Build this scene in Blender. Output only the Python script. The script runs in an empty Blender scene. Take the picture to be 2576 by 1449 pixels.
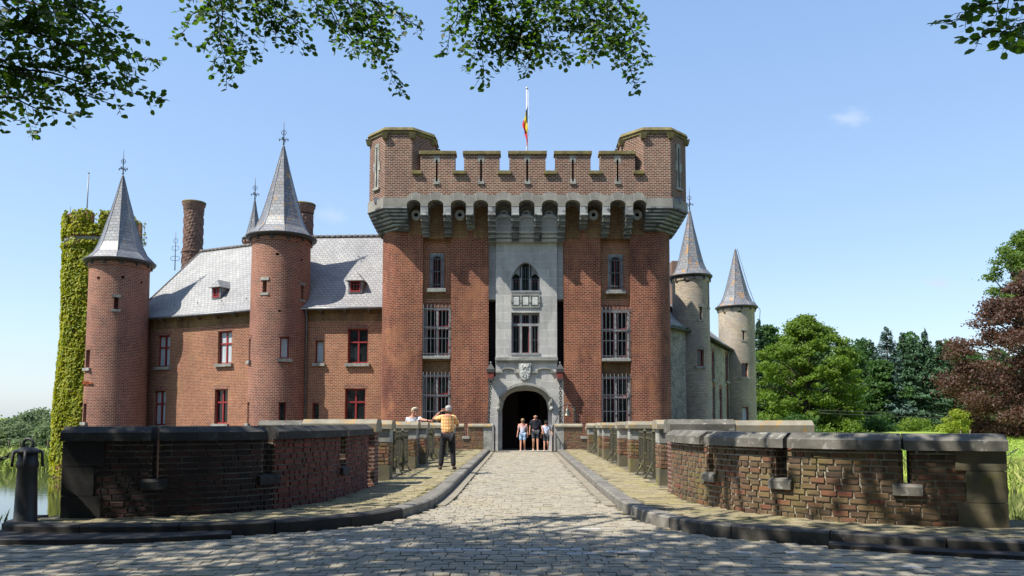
import bpy, math, random
import numpy as np
from mathutils import Vector, Matrix
sc = bpy.context.scene
COL = sc.collection
rnd = random.Random(7)
PI = math.pi
# ---------------------------------------------------------------- camera geometry
F, U0, V0, PITCH, HCAM = 1900.0, 1314.0, 942.0, math.radians(3.5), 1.45
CP, SP = math.cos(PITCH), math.sin(PITCH)
def Z(v, Y):
    k = (V0 - v) / F
    return HCAM + Y * (SP + k * CP) / (CP - k * SP)
def X(u, v, Y):
    return (u - U0) / F * (Y * CP + (Z(v, Y) - HCAM) * SP)
def W(u, v, Y):
    return Vector((X(u, v, Y), Y, Z(v, Y)))
cam = bpy.data.cameras.new('camera'); co = bpy.data.objects.new('camera', cam); COL.objects.link(co)
co.location = (0, 0, HCAM); co.rotation_euler = (PI / 2 + PITCH, 0, 0)
cam.sensor_width = 36; cam.lens = F / 2576 * 36
cam.shift_x = -(U0 - 1288) / 2576; cam.shift_y = (V0 - 724.5) / 2576
cam.clip_end = 3000; cam.clip_start = .05
sc.camera = co
# ---------------------------------------------------------------- light
SUN = Vector((-.62, -.33, 1.0)).normalized()
EL = math.asin(SUN.z)
w = bpy.data.worlds.new('World'); sc.world = w; w.use_nodes = True
nt = w.node_tree; nt.nodes.clear()
sky = nt.nodes.new('ShaderNodeTexSky'); sky.sky_type = 'NISHITA'; sky.sun_disc = False
sky.sun_elevation = EL; sky.sun_rotation = math.atan2(SUN.x, SUN.y)
sky.air_density = 1.15; sky.dust_density = 1.0; sky.ozone_density = 3.0; sky.altitude = 0
bg = nt.nodes.new('ShaderNodeBackground'); bg.inputs[1].default_value = .15
wo = nt.nodes.new('ShaderNodeOutputWorld')
col = sky.outputs[0]
gtc = nt.nodes.new('ShaderNodeTexCoord')
for cu, cv, sx_, sz_, amt in ((2140, 300, .028, .012, .8), (2362, 713, .022, .009, .95), (835, 545, .024, .015, .6), (80, 905, .05, .02, .25)):
    kx, kz = (cu - U0) / F, (V0 - cv) / F; dvec = Vector((kx, CP - kz * SP, SP + kz * CP)).normalized()
    mp = nt.nodes.new('ShaderNodeVectorMath'); mp.operation = 'SUBTRACT'; nt.links.new(gtc.outputs['Generated'], mp.inputs[0]); mp.inputs[1].default_value = dvec
    m2 = nt.nodes.new('ShaderNodeVectorMath'); m2.operation = 'MULTIPLY'; nt.links.new(mp.outputs[0], m2.inputs[0]); m2.inputs[1].default_value = (1 / sx_, 1 / sx_, 1 / sz_)
    ln = nt.nodes.new('ShaderNodeVectorMath'); ln.operation = 'LENGTH'; nt.links.new(m2.outputs[0], ln.inputs[0])
    nz = nt.nodes.new('ShaderNodeTexNoise'); nz.inputs['Scale'].default_value = 1.4; nz.inputs['Detail'].default_value = 5; nt.links.new(m2.outputs[0], nz.inputs['Vector'])
    ad = nt.nodes.new('ShaderNodeMath'); ad.operation = 'MULTIPLY_ADD'; nt.links.new(nz.outputs[0], ad.inputs[0]); ad.inputs[1].default_value = 1.6; nt.links.new(ln.outputs['Value'], ad.inputs[2])
    mr = nt.nodes.new('ShaderNodeMapRange'); mr.inputs[1].default_value = 1.85; mr.inputs[2].default_value = .8; mr.inputs[3].default_value = 0; mr.inputs[4].default_value = amt; mr.interpolation_type = 'SMOOTHSTEP'; nt.links.new(ad.outputs[0], mr.inputs[0])
    mx = nt.nodes.new('ShaderNodeMix'); mx.data_type = 'RGBA'; nt.links.new(mr.outputs[0], mx.inputs[0]); nt.links.new(col, mx.inputs[6]); mx.inputs[7].default_value = (3.6, 4.0, 4.6, 1); col = mx.outputs[2]
sepn = nt.nodes.new('ShaderNodeSeparateXYZ'); nt.links.new(gtc.outputs['Generated'], sepn.inputs[0])
crs = nt.nodes.new('ShaderNodeValToRGB'); e_ = crs.color_ramp.elements
e_[0].position = 0; e_[0].color = (.60, .72, .88, 1); e_[1].position = .62; e_[1].color = (.25, .43, .80, 1); k_ = e_.new(.22); k_.color = (.40, .57, .83, 1)
nt.links.new(sepn.outputs[2], crs.inputs[0])
scl = nt.nodes.new('ShaderNodeMix'); scl.data_type = 'RGBA'; scl.blend_type = 'MULTIPLY'; scl.inputs[0].default_value = 1; nt.links.new(crs.outputs[0], scl.inputs[6]); scl.inputs[7].default_value = (3.6, 3.6, 3.6, 1)
fin_ = nt.nodes.new('ShaderNodeMix'); fin_.data_type = 'RGBA'; fin_.inputs[0].default_value = .62; nt.links.new(col, fin_.inputs[6]); nt.links.new(scl.outputs[2], fin_.inputs[7]); col = fin_.outputs[2]
nt.links.new(col, bg.inputs[0]); nt.links.new(bg.outputs[0], wo.inputs[0])
sl = bpy.data.lights.new('sun', 'SUN'); so = bpy.data.objects.new('sun', sl); COL.objects.link(so)
sl.energy = 4.3; sl.angle = math.radians(.53); sl.color = (1, .95, .86)
so.rotation_euler = SUN.to_track_quat('Z', 'Y').to_euler(); so.location = (-30, -15, 50)
sc.view_settings.view_transform = 'Standard'; sc.view_settings.look = 'None'
sc.view_settings.exposure = .92; sc.view_settings.gamma = 1
sc.cycles.max_bounces = 6; sc.cycles.transparent_max_bounces = 4
sc.cycles.diffuse_bounces = 3

# ---------------------------------------------------------------- materials
MATS = {}
def nodes(name):
    m = bpy.data.materials.new(name); m.use_nodes = True
    t = m.node_tree; t.nodes.clear()
    o = t.nodes.new('ShaderNodeOutputMaterial'); p = t.nodes.new('ShaderNodeBsdfPrincipled')
    t.links.new(p.outputs[0], o.inputs[0]); MATS[name] = m
    return m, t, p, o
def nd(t, kind, **kw):
    n = t.nodes.new(kind)
    for k, v in kw.items():
        if k in n.inputs.keys(): n.inputs[k].default_value = v
        else: setattr(n, k, v)
    return n
def c4(c): return (c[0], c[1], c[2], 1)
def mixc(t, fac, a, b, mode='MIX'):
    n = t.nodes.new('ShaderNodeMix'); n.data_type = 'RGBA'; n.blend_type = mode
    for i, val in ((0, fac), (6, a), (7, b)):
        if hasattr(val, 'is_linked') or isinstance(val, bpy.types.NodeSocket): t.links.new(val, n.inputs[i])
        else: n.inputs[i].default_value = val if i == 0 else c4(val)
    return n.outputs[2]
def noise(t, vec, scale, detail=4, rough=.55, stretch=None):
    if stretch:
        mp = t.nodes.new('ShaderNodeMapping'); mp.inputs['Scale'].default_value = stretch
        t.links.new(vec, mp.inputs[0]); vec = mp.outputs[0]
    n = nd(t, 'ShaderNodeTexNoise', Scale=scale, Detail=detail, Roughness=rough)
    t.links.new(vec, n.inputs['Vector']); return n.outputs[0]
def ramp(t, fac, lo, hi):
    n = t.nodes.new('ShaderNodeMapRange'); n.inputs[1].default_value = lo; n.inputs[2].default_value = hi
    t.links.new(fac, n.inputs[0]); return n.outputs[0]
def bumpn(t, h, strength, dist):
    b = nd(t, 'ShaderNodeBump', Strength=strength, Distance=dist); t.links.new(h, b.inputs['Height']); return b.outputs[0]
def mat(name, a, b=None, scale=4, rough=.85, bump=0, spec=.3, metal=0, island=False, stretch=None, lo=.35, hi=.65, spots=None, trans=None):
    m, t, p, o = nodes(name)
    b = b or tuple(x * .7 for x in a)
    tc = t.nodes.new('ShaderNodeTexCoord')
    f = ramp(t, noise(t, tc.outputs['Object'], scale, stretch=stretch), lo, hi)
    c = mixc(t, f, a, b)
    if island:
        g = t.nodes.new('ShaderNodeNewGeometry')
        f2 = ramp(t, g.outputs['Random Per Island'], 0, 1)
        cr = t.nodes.new('ShaderNodeValToRGB'); e = cr.color_ramp.elements
        cols = island; e[0].color = c4(cols[0]); e[0].position = 0; e[1].color = c4(cols[-1]); e[1].position = 1
        for i, cc in enumerate(cols[1:-1]):
            k = e.new((i + 1) / (len(cols) - 1)); k.color = c4(cc)
        t.links.new(f2, cr.inputs[0]); c = mixc(t, .6, c, cr.outputs[0])
    if spots:
        sc_, lo_, hi_, colr, amt = spots
        f3 = ramp(t, noise(t, tc.outputs['Object'], sc_, 6, .65), lo_, hi_)
        mm = nd(t, 'ShaderNodeMath', operation='MULTIPLY'); t.links.new(f3, mm.inputs[0]); mm.inputs[1].default_value = amt
        c = mixc(t, mm.outputs[0], c, colr)
    t.links.new(c, p.inputs['Base Color'])
    p.inputs['Roughness'].default_value = rough; p.inputs['Specular IOR Level'].default_value = spec; p.inputs['Metallic'].default_value = metal
    if bump:
        t.links.new(bumpn(t, noise(t, tc.outputs['Object'], scale * 6, 5, .6), .6, bump), p.inputs['Normal'])
    if trans:
        tr = t.nodes.new('ShaderNodeBsdfTranslucent'); cc = mixc(t, 1.0, c, trans, 'MULTIPLY'); t.links.new(cc, tr.inputs[0])
        ms = t.nodes.new('ShaderNodeMixShader'); ms.inputs[0].default_value = .42
        t.links.new(p.outputs[0], ms.inputs[1]); t.links.new(tr.outputs[0], ms.inputs[2]); t.links.new(ms.outputs[0], o.inputs[0])
    return m
def brick(name, c1, c2, mortar, bw=.22, rh=.078, ms=.011, stain=(.5, .5, .5), st_amt=.35, rough=.9, bump=.006, spots=None, patch=None, spec=.2, offs=.5, vary=.3, streak=None):
    m, t, p, o = nodes(name)
    uv = t.nodes.new('ShaderNodeUVMap'); tc = t.nodes.new('ShaderNodeTexCoord')
    def bt(w_, h_, a_, b_, mo, sz):
        n = t.nodes.new('ShaderNodeTexBrick'); n.offset = offs
        for k, v in (('Color1', c4(a_)), ('Color2', c4(b_)), ('Mortar', c4(mo)), ('Scale', 1.0), ('Mortar Size', sz), ('Mortar Smooth', .2), ('Brick Width', w_), ('Row Height', h_), ('Bias', 0)):
            n.inputs[k].default_value = v
        # wobble
        nn = nd(t, 'ShaderNodeTexNoise', Scale=3.0, Detail=2); t.links.new(tc.outputs['Object'], nn.inputs['Vector'])
        sub = nd(t, 'ShaderNodeVectorMath', operation='SUBTRACT'); t.links.new(nn.outputs[1], sub.inputs[0]); sub.inputs[1].default_value = (.5, .5, .5)
        scv = nd(t, 'ShaderNodeVectorMath', operation='SCALE'); t.links.new(sub.outputs[0], scv.inputs[0]); scv.inputs['Scale'].default_value = rh * .35
        ad = nd(t, 'ShaderNodeVectorMath', operation='ADD'); t.links.new(uv.outputs[0], ad.inputs[0]); t.links.new(scv.outputs[0], ad.inputs[1])
        t.links.new(ad.outputs[0], n.inputs['Vector']); return n
    b1 = bt(bw, rh, c1, c2, mortar, ms)
    n1 = noise(t, tc.outputs['Object'], 9, 3)
    c = mixc(t, ramp(t, n1, .3, .75), b1.outputs[0], tuple(x * (1 - vary) for x in c1), 'MIX')
    c = mixc(t, .55, b1.outputs[0], c)
    big = ramp(t, noise(t, tc.outputs['Object'], .16, 4, .7), .38, .62)
    c = mixc(t, big, mixc(t, 1.0, c, (.78, .76, .78), 'MULTIPLY'), mixc(t, 1.0, c, (1.12, 1.1, 1.05), 'MULTIPLY'))
    if patch:  # differently coloured patches
        pc, lo, hi, amt = patch
        f = ramp(t, noise(t, tc.outputs['Object'], .55, 5, .65), lo, hi)
        mm = nd(t, 'ShaderNodeMath', operation='MULTIPLY'); t.links.new(f, mm.inputs[0]); mm.inputs[1].default_value = amt
        c = mixc(t, mm.outputs[0], c, pc)
    f = ramp(t, noise(t, tc.outputs['Object'], 1.1, 6, .7, (1, 1, .35)), .45, .72)
    mm = nd(t, 'ShaderNodeMath', operation='MULTIPLY'); t.links.new(f, mm.inputs[0]); mm.inputs[1].default_value = st_amt
    c = mixc(t, mm.outputs[0], c, stain, 'MULTIPLY')
    if streak:
        f = ramp(t, noise(t, tc.outputs['Object'], 3.2, 5, .7, (1, 1, .12)), .5, .68)
        mm = nd(t, 'ShaderNodeMath', operation='MULTIPLY'); t.links.new(f, mm.inputs[0]); mm.inputs[1].default_value = streak[1]
        c = mixc(t, mm.outputs[0], c, streak[0])
    if spots:
        s_, lo, hi, colr, amt = spots
        f = ramp(t, noise(t, tc.outputs['Object'], s_, 6, .7), lo, hi)
        mm = nd(t, 'ShaderNodeMath', operation='MULTIPLY'); t.links.new(f, mm.inputs[0]); mm.inputs[1].default_value = amt
        c = mixc(t, mm.outputs[0], c, colr)
    t.links.new(c, p.inputs['Base Color']); p.inputs['Roughness'].default_value = rough; p.inputs['Specular IOR Level'].default_value = spec
    inv = nd(t, 'ShaderNodeMath', operation='SUBTRACT'); inv.inputs[0].default_value = 1; t.links.new(b1.outputs[1], inv.inputs[1])
    ns = nd(t, 'ShaderNodeMath', operation='MULTIPLY_ADD'); t.links.new(noise(t, tc.outputs['Object'], 25, 4), ns.inputs[0]); ns.inputs[1].default_value = .5; t.links.new(inv.outputs[0], ns.inputs[2])
    t.links.new(bumpn(t, ns.outputs[0], .8, bump), p.inputs['Normal'])
    return m

# ---------------------------------------------------------------- mesh builder
class MB:
    def __init__(s, M=None):
        s.V = []; s.F = []; s.UV = {}; s.S = set(); s.M = M
    def v(s, p):
        p = Vector(p)
        if s.M is not None: p = s.M @ p
        s.V.append((p.x, p.y, p.z)); return len(s.V) - 1
    def f(s, idx, uv=None, smooth=False):
        s.F.append(tuple(idx)); k = len(s.F) - 1
        if uv: s.UV[k] = uv
        if smooth: s.S.add(k)
        return k
    def poly(s, pts, uv=None): return s.f([s.v(p) for p in pts], uv)
    def box(s, x0, x1, y0, y1, z0, z1, bev=0):
        if x0 > x1: x0, x1 = x1, x0
        if y0 > y1: y0, y1 = y1, y0
        if z0 > z1: z0, z1 = z1, z0
        if bev:
            b = bev
            rings = [(x0 + b, x1 - b, y0 + b, y1 - b, z0), (x0, x1, y0, y1, z0 + b), (x0, x1, y0, y1, z1 - b), (x0 + b, x1 - b, y0 + b, y1 - b, z1)]
            R_ = [[s.v((a, c, z)), s.v((b_, c, z)), s.v((b_, d, z)), s.v((a, d, z))] for a, b_, c, d, z in rings]
            s.f(R_[0][::-1]); s.f(R_[3])
            for i in range(3):
                for j in range(4): s.f((R_[i][j], R_[i][(j + 1) % 4], R_[i + 1][(j + 1) % 4], R_[i + 1][j]))
            return
        i = [s.v(p) for p in ((x0, y0, z0), (x1, y0, z0), (x1, y1, z0), (x0, y1, z0), (x0, y0, z1), (x1, y0, z1), (x1, y1, z1), (x0, y1, z1))]
        for q in ((3, 2, 1, 0), (4, 5, 6, 7), (0, 1, 5, 4), (1, 2, 6, 5), (2, 3, 7, 6), (3, 0, 4, 7)): s.f([i[k] for k in q])
    def prism(s, poly, z0, z1, poly1=None, cap=True):
        """poly: ccw (x,y) list"""
        poly1 = poly1 or poly; n = len(poly)
        a = [s.v((x, y, z0)) for x, y in poly]; b = [s.v((x, y, z1)) for x, y in poly1]
        for i in range(n): s.f((a[i], a[(i + 1) % n], b[(i + 1) % n], b[i]))
        if cap: s.f(a[::-1]); s.f(b)
    def extr(s, poly, y0, y1):
        """poly in (x,z), ccw seen from the front (-y); extruded y0->y1"""
        n = len(poly)
        a = [s.v((x, y0, z)) for x, z in poly]; b = [s.v((x, y1, z)) for x, z in poly]
        s.f(a); s.f(b[::-1])
        for i in range(n): s.f((a[(i + 1) % n], a[i], b[i], b[(i + 1) % n]))
    def strip(s, xs, top, bot, y0, y1):
        """slab between curves bot(x) and top(x), front y0, back y1"""
        n = len(xs)
        for i in range(n - 1):
            xa, xb = xs[i], xs[i + 1]
            ta, tb, ba, bb = top[i], top[i + 1], bot[i], bot[i + 1]
            s.poly([(xa, y0, ba), (xb, y0, bb), (xb, y0, tb), (xa, y0, ta)])
            s.poly([(xb, y1, bb), (xa, y1, ba), (xa, y1, ta), (xb, y1, tb)])
            s.poly([(xa, y0, ta), (xb, y0, tb), (xb, y1, tb), (xa, y1, ta)])
            s.poly([(xa, y1, ba), (xb, y1, bb), (xb, y0, bb), (xa, y0, ba)])
        for i, k in ((0, 1), (n - 1, -1)):
            q = [(xs[i], y1, bot[i]), (xs[i], y0, bot[i]), (xs[i], y0, top[i]), (xs[i], y1, top[i])]
            s.poly(q if k > 0 else q[::-1])
    def tube(s, pts, rad, n=8, caps=True, smooth=True):
        pts = [Vector(p) for p in pts]
        if not hasattr(rad, '__len__'): rad = [rad] * len(pts)
        rings = []; up = Vector((0, 0, 1)); prev = None
        for i, p in enumerate(pts):
            d = (pts[min(i + 1, len(pts) - 1)] - pts[max(i - 1, 0)])
            d = d.normalized() if d.length > 1e-9 else Vector((0, 0, 1))
            a = prev if prev is not None else (up if abs(d.z) < .9 else Vector((1, 0, 0)))
            a = (a - d * a.dot(d))
            a = a.normalized() if a.length > 1e-6 else d.orthogonal().normalized()
            prev = a; b = d.cross(a)
            rings.append([s.v(p + (a * math.cos(2 * PI * k / n) + b * math.sin(2 * PI * k / n)) * rad[i]) for k in range(n)])
        for i in range(len(rings) - 1):
            for k in range(n): s.f((rings[i][k], rings[i][(k + 1) % n], rings[i + 1][(k + 1) % n], rings[i + 1][k]), None, smooth)
        if caps: s.f(rings[0][::-1]); s.f(rings[-1])
    def ring(s, c, R_, r, ax='z', n=16, m=6, sq=1.0):
        c = Vector(c); idx = []
        for i in range(n):
            a = 2 * PI * i / n; row = []
            for j in range(m):
                b = 2 * PI * j / m
                rr = R_ + r * math.cos(b); x, y, z = rr * math.cos(a), rr * math.sin(a) * sq, r * math.sin(b)
                p = {'z': (x, y, z), 'y': (x, z, y), 'x': (z, x, y)}[ax]
                row.append(s.v(c + Vector(p)))
            idx.append(row)
        for i in range(n):
            for j in range(m): s.f((idx[i][j], idx[(i + 1) % n][j], idx[(i + 1) % n][(j + 1) % m], idx[i][(j + 1) % m]), None, True)
    def lathe(s, cx, cy, prof, n=24, smooth=True, rot=0, uvs=1.0, capb=False, capt=True):
        rows = [[s.v((cx + r * math.cos(rot + 2 * PI * k / n), cy + r * math.sin(rot + 2 * PI * k / n), z)) for k in range(n)] for r, z in prof]
        L = 0; R0 = max(r for r, z in prof)
        for i in range(len(prof) - 1):
            L2 = L + math.hypot(prof[i + 1][0] - prof[i][0], prof[i + 1][1] - prof[i][1])
            for k in range(n):
                ra, rb = prof[i][0], prof[i + 1][0]; st = 2 * PI / n; c_ = (k + .5) * st * R0 * uvs
                ha, hb = ra * st / 2, rb * st / 2
                s.f((rows[i][k], rows[i][(k + 1) % n], rows[i + 1][(k + 1) % n], rows[i + 1][k]), [(c_ - ha, L), (c_ + ha, L), (c_ + hb, L2), (c_ - hb, L2)], smooth)
            L = L2
        if capb: s.f(rows[0][::-1])
        if capt: s.f(rows[-1])
    def ball(s, c, r, n=12, m=8, smooth=True):
        if not hasattr(r, '__len__'): r = (r, r, r)
        rows = []
        for i in range(m + 1):
            th = PI * i / m
            rows.append([s.v((c[0] + r[0] * math.sin(th) * math.cos(2 * PI * k / n), c[1] + r[1] * math.sin(th) * math.sin(2 * PI * k / n), c[2] - r[2] * math.cos(th))) for k in range(n)])
        for i in range(m):
            for k in range(n): s.f((rows[i][k], rows[i][(k + 1) % n], rows[i + 1][(k + 1) % n], rows[i + 1][k]), None, smooth)
    def grid(s, fn, s0, s1, z0, z1, holes=(), ds=.6, dz=50, depth=.25, smooth=False, uo=0):
        """wall surface fn(s,z,d)->xyz with rectangular holes (s0,s1,z0,z1) and reveals going inward by depth"""
        S = sorted({round(v, 4) for v in [s0, s1] + [h[0] for h in holes] + [h[1] for h in holes] if s0 <= v <= s1})
        out = [S[0]]
        for v in S[1:]:
            k = max(1, int(math.ceil((v - out[-1]) / ds - 1e-6))); a = out[-1]
            out += [a + (v - a) * (i + 1) / k for i in range(k)]
        S = out
        Zs = sorted({round(v, 4) for v in [z0, z1] + [h[2] for h in holes] + [h[3] for h in holes] if z0 <= v <= z1})
        out = [Zs[0]]
        for v in Zs[1:]:
            k = max(1, int(math.ceil((v - out[-1]) / dz - 1e-6))); a = out[-1]
            out += [a + (v - a) * (i + 1) / k for i in range(k)]
        Zs = out
        idx = {}
        def g(i, j):
            if (i, j) not in idx: idx[(i, j)] = s.v(fn(S[i], Zs[j], 0))
            return idx[(i, j)]
        def inh(i, j):
            a, b = (S[i] + S[i + 1]) / 2, (Zs[j] + Zs[j + 1]) / 2
            return any(h[0] < a < h[1] and h[2] < b < h[3] for h in holes)
        for i in range(len(S) - 1):
            for j in range(len(Zs) - 1):
                if inh(i, j): continue
                s.f((g(i, j), g(i + 1, j), g(i + 1, j + 1), g(i, j + 1)), [(S[i] + uo, Zs[j]), (S[i + 1] + uo, Zs[j]), (S[i + 1] + uo, Zs[j + 1]), (S[i] + uo, Zs[j + 1])], smooth)
        for h in holes:
            a, b, c, d = h[:4]
            D_ = h[4] if len(h) > 4 else depth
            ss = [x for x in S if a - 1e-4 <= x <= b + 1e-4]
            for x0, x1 in zip(ss[:-1], ss[1:]):
                s.poly([fn(x0, c, 0), fn(x0, c, D_), fn(x1, c, D_), fn(x1, c, 0)][::-1])
                s.poly([fn(x0, d, 0), fn(x1, d, 0), fn(x1, d, D_), fn(x0, d, D_)][::-1])
            s.poly([fn(a, c, 0), fn(a, d, 0), fn(a, d, D_), fn(a, c, D_)][::-1])
            s.poly([fn(b, d, 0), fn(b, c, 0), fn(b, c, D_), fn(b, d, D_)][::-1])
    def build(s, name, m, parent=None, uv=True):
        off = wloc(parent)
        me = bpy.data.meshes.new(name)
        me.from_pydata([(x - off[0], y - off[1], z - off[2]) for x, y, z in s.V], [], s.F)
        if s.S:
            fl = [False] * len(s.F)
            for k in s.S: fl[k] = True
            me.polygons.foreach_set('use_smooth', fl)
        if uv:
            lay = me.uv_layers.new(name='UVMap'); data = []
            V = s.V
            for k, fc in enumerate(s.F):
                u = s.UV.get(k)
                if u is None:
                    a, b, c = (Vector(V[fc[0]]), Vector(V[fc[1]]), Vector(V[fc[2]]))
                    n = (b - a).cross(c - a)
                    if n.length < 1e-12: n = Vector((0, 1, 0))
                    n.normalize()
                    if abs(n.z) > .9:
                        u = [(V[i][0], V[i][1]) for i in fc]
                    else:
                        h = Vector((-n.y, n.x, 0)).normalized(); q = n.cross(h)
                        u = [(V[i][0] * h.x + V[i][1] * h.y, V[i][0] * q.x + V[i][1] * q.y + V[i][2] * q.z) for i in fc]
                for x in u: data += [x[0], x[1]]
            lay.data.foreach_set('uv', data)
        me.materials.append(MATS[m] if isinstance(m, str) else m)
        me.validate()
        o = bpy.data.objects.new(name, me); COL.objects.link(o)
        if parent: o.parent = parent
        return o
def wloc(o):
    x = y = z = 0
    while o: x += o.location.x; y += o.location.y; z += o.location.z; o = o.parent
    return (x, y, z)
def thing(name, label, cat, loc=(0, 0, 0), group=None):
    o = bpy.data.objects.new(name, None); COL.objects.link(o); o.location = loc; o.empty_display_size = .3
    return tag(o, label, cat, group)
def tag(o, label, cat=None, group=None, kind=None):
    if label: o['label'] = label
    if cat: o['category'] = cat
    if group: o['group'] = group
    if kind: o['kind'] = kind
    return o
def rebase(o, p):
    """move a single-mesh object's origin to p"""
    o.data.transform(Matrix.Translation(-Vector(p))); o.location = p; return o
def raw(name, V, Fc, m, parent=None, smooth=False):
    off = np.array(wloc(parent))
    me = bpy.data.meshes.new(name); V = np.asarray(V, dtype=np.float32) - off.astype(np.float32); Fc = np.asarray(Fc, dtype=np.int32)
    n, k = Fc.shape
    me.vertices.add(len(V)); me.vertices.foreach_set('co', V.ravel())
    me.loops.add(n * k); me.loops.foreach_set('vertex_index', Fc.ravel())
    me.polygons.add(n); me.polygons.foreach_set('loop_start', np.arange(0, n * k, k, dtype=np.int32))
    me.update(calc_edges=True); me.validate()
    me.polygons.foreach_set('use_smooth', [bool(smooth)] * n)
    me.materials.append(MATS[m]); o = bpy.data.objects.new(name, me); COL.objects.link(o)
    if parent: o.parent = parent
    return o
def leaves(C, N, size, rng, aspect=.6, hexa=False, T=None, fold=.12):
    n = len(C); N = N / (np.linalg.norm(N, axis=1)[:, None] + 1e-9)
    if T is None: T = rng.normal(size=(n, 3))
    T = T - N * (T * N).sum(1)[:, None]; T /= (np.linalg.norm(T, axis=1)[:, None] + 1e-9)
    B = np.cross(N, T); s = np.asarray(size).reshape(-1, 1) * np.ones((n, 1))
    if hexa:
        vs = [C, C + T * s * .3 + B * s * aspect * .42 + N * s * fold, C + T * s * .72 + B * s * aspect * .36 + N * s * fold * .5, C + T * s,
              C + T * s * .72 - B * s * aspect * .36 + N * s * fold * .5, C + T * s * .3 - B * s * aspect * .42 + N * s * fold]
    else:
        vs = [C - T * s * .5, C + B * s * aspect * .5 + N * s * fold, C + T * s * .5, C - B * s * aspect * .5 + N * s * fold]
    k = len(vs); V = np.stack(vs, 1).reshape(-1, 3); return V, np.arange(n * k).reshape(n, k)
# ---------------------------------------------------------------- material set
brick('gate_brick', (.27, .068, .036), (.115, .03, .022), (.50, .35, .24), bw=.22, rh=.085, ms=.0105, stain=(.42, .38, .42), st_amt=.8, streak=((.085, .035, .03), .38), patch=((.38, .17, .085), .5, .64, .6), vary=.45)
brick('parapet_brick', (.20, .072, .05), (.075, .035, .035), (.50, .42, .32), bw=.22, rh=.085, ms=.0145, stain=(.5, .5, .55), st_amt=.5, vary=.4)
brick('ochre_brick', (.30, .165, .07), (.19, .085, .04), (.34, .28, .18), bw=.2, rh=.078, ms=.010, stain=(.35, .3, .25), st_amt=.7, streak=((.07, .055, .04), .55))
brick('wing_brick', (.38, .135, .066), (.19, .062, .036), (.54, .42, .30), bw=.22, rh=.088, ms=.0125, stain=(.6, .55, .55), st_amt=.35, patch=((.33, .2, .1), .5, .72, .5), vary=.35)
brick('tower_brick', (.29, .092, .055), (.115, .038, .028), (.52, .41, .32), bw=.22, rh=.088, ms=.013, stain=(.5, .48, .5), st_amt=.5, patch=((.42, .19, .13), .45, .7, .4), vary=.4)
brick('pale_brick', (.60, .50, .37), (.36, .30, .235), (.25, .22, .175), bw=.24, rh=.1, ms=.015, stain=(.5, .5, .5), st_amt=.5, patch=((.32, .30, .27), .48, .64, .6), vary=.35, bump=.012)
brick('rubble', (.56, .52, .44), (.26, .245, .2), (.30, .29, .25), bw=.26, rh=.11, ms=.022, stain=(.45, .45, .45), st_amt=.6, vary=.5, bump=.03, spots=(1.6, .5, .62, (.1, .09, .07), .5))
brick('chimney_brick', (.22, .085, .06), (.08, .035, .03), (.36, .29, .23), bw=.2, rh=.08, ms=.014, st_amt=.6, vary=.5)
brick('ashlar', (.55, .545, .515), (.43, .43, .41), (.72, .71, .67), bw=.86, rh=.42, ms=.011, stain=(.5, .5, .49), st_amt=.75, rough=.8, bump=.004, vary=.25, streak=((.2, .2, .19), .25))
mat('frame_stone', (.30, .31, .31), (.18, .185, .19), 2.2, .8, .004, spots=(4, .56, .68, (.14, .14, .14), .5))
mat('grey_stone', (.36, .35, .31), (.2, .2, .18), 2.2, .85, .006, spots=(3.5, .52, .66, (.12, .12, .11), .6))
mat('band_stone', (.29, .275, .24), (.21, .195, .17), 1.6, .85, .006, spots=(5, .55, .7, (.13, .12, .1), .6))
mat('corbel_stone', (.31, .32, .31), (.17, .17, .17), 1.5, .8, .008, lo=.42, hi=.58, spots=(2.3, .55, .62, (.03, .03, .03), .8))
mat('shaded_stained_corbel', (.13, .13, .13), (.05, .05, .05), 1.8, .85, .008)  # recessed courses: black stain, darkened further to deepen the lip shadows
mat('mossy_stone', (.20, .165, .06), (.11, .09, .05), 3, .95, .006, spots=(2, .5, .65, (.26, .22, .12), .6))
mat('coping_stone', (.17, .16, .135), (.085, .08, .068), 2.5, .85, .006, spots=(9, .56, .66, (.38, .37, .33), .6))
mat('lichen_coping', (.30, .27, .20), (.18, .165, .13), 2.5, .9, .006, spots=(5, .53, .62, (.42, .24, .055), .7))
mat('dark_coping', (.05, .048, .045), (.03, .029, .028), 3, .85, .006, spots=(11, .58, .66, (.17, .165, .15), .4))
mat('block_stone', (.17, .14, .085), (.09, .085, .06), 2.5, .9, .008, spots=(3, .5, .66, (.16, .145, .03), .7))
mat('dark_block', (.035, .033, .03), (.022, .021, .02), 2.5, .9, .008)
mat('mortar', (.46, .42, .34), (.30, .27, .2), 5, .95, .01, spots=(1.6, .54, .66, (.16, .15, .05), .5))
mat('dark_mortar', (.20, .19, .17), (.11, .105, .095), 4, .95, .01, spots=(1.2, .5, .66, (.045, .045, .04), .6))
RB = [(.13, .08, .045), (.085, .055, .04), (.20, .135, .065), (.05, .04, .034), (.24, .165, .085), (.12, .07, .045), (.24, .07, .045), (.16, .115, .06), (.07, .05, .038)]
mat('old_brick', (.13, .08, .045), (.07, .05, .035), 9, .92, .005, island=RB, spots=(1.3, .53, .66, (.16, .14, .045), .55))
mat('pillar_brick', (.18, .105, .06), (.10, .065, .042), 9, .92, .005, island=[(.17, .075, .05), (.25, .16, .09), (.09, .055, .04), (.27, .10, .06), (.2, .14, .07)], spots=(2.5, .5, .66, (.2, .17, .04), .5))
mat('shaded_dirty_brick', (.040, .030, .028), (.026, .022, .021), 7, .93, .005, island=[(.032, .022, .02), (.06, .03, .026), (.022, .018, .018), (.09, .035, .028), (.04, .028, .022)])  # dirty brick, with the foreground shade put into its colour
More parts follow.
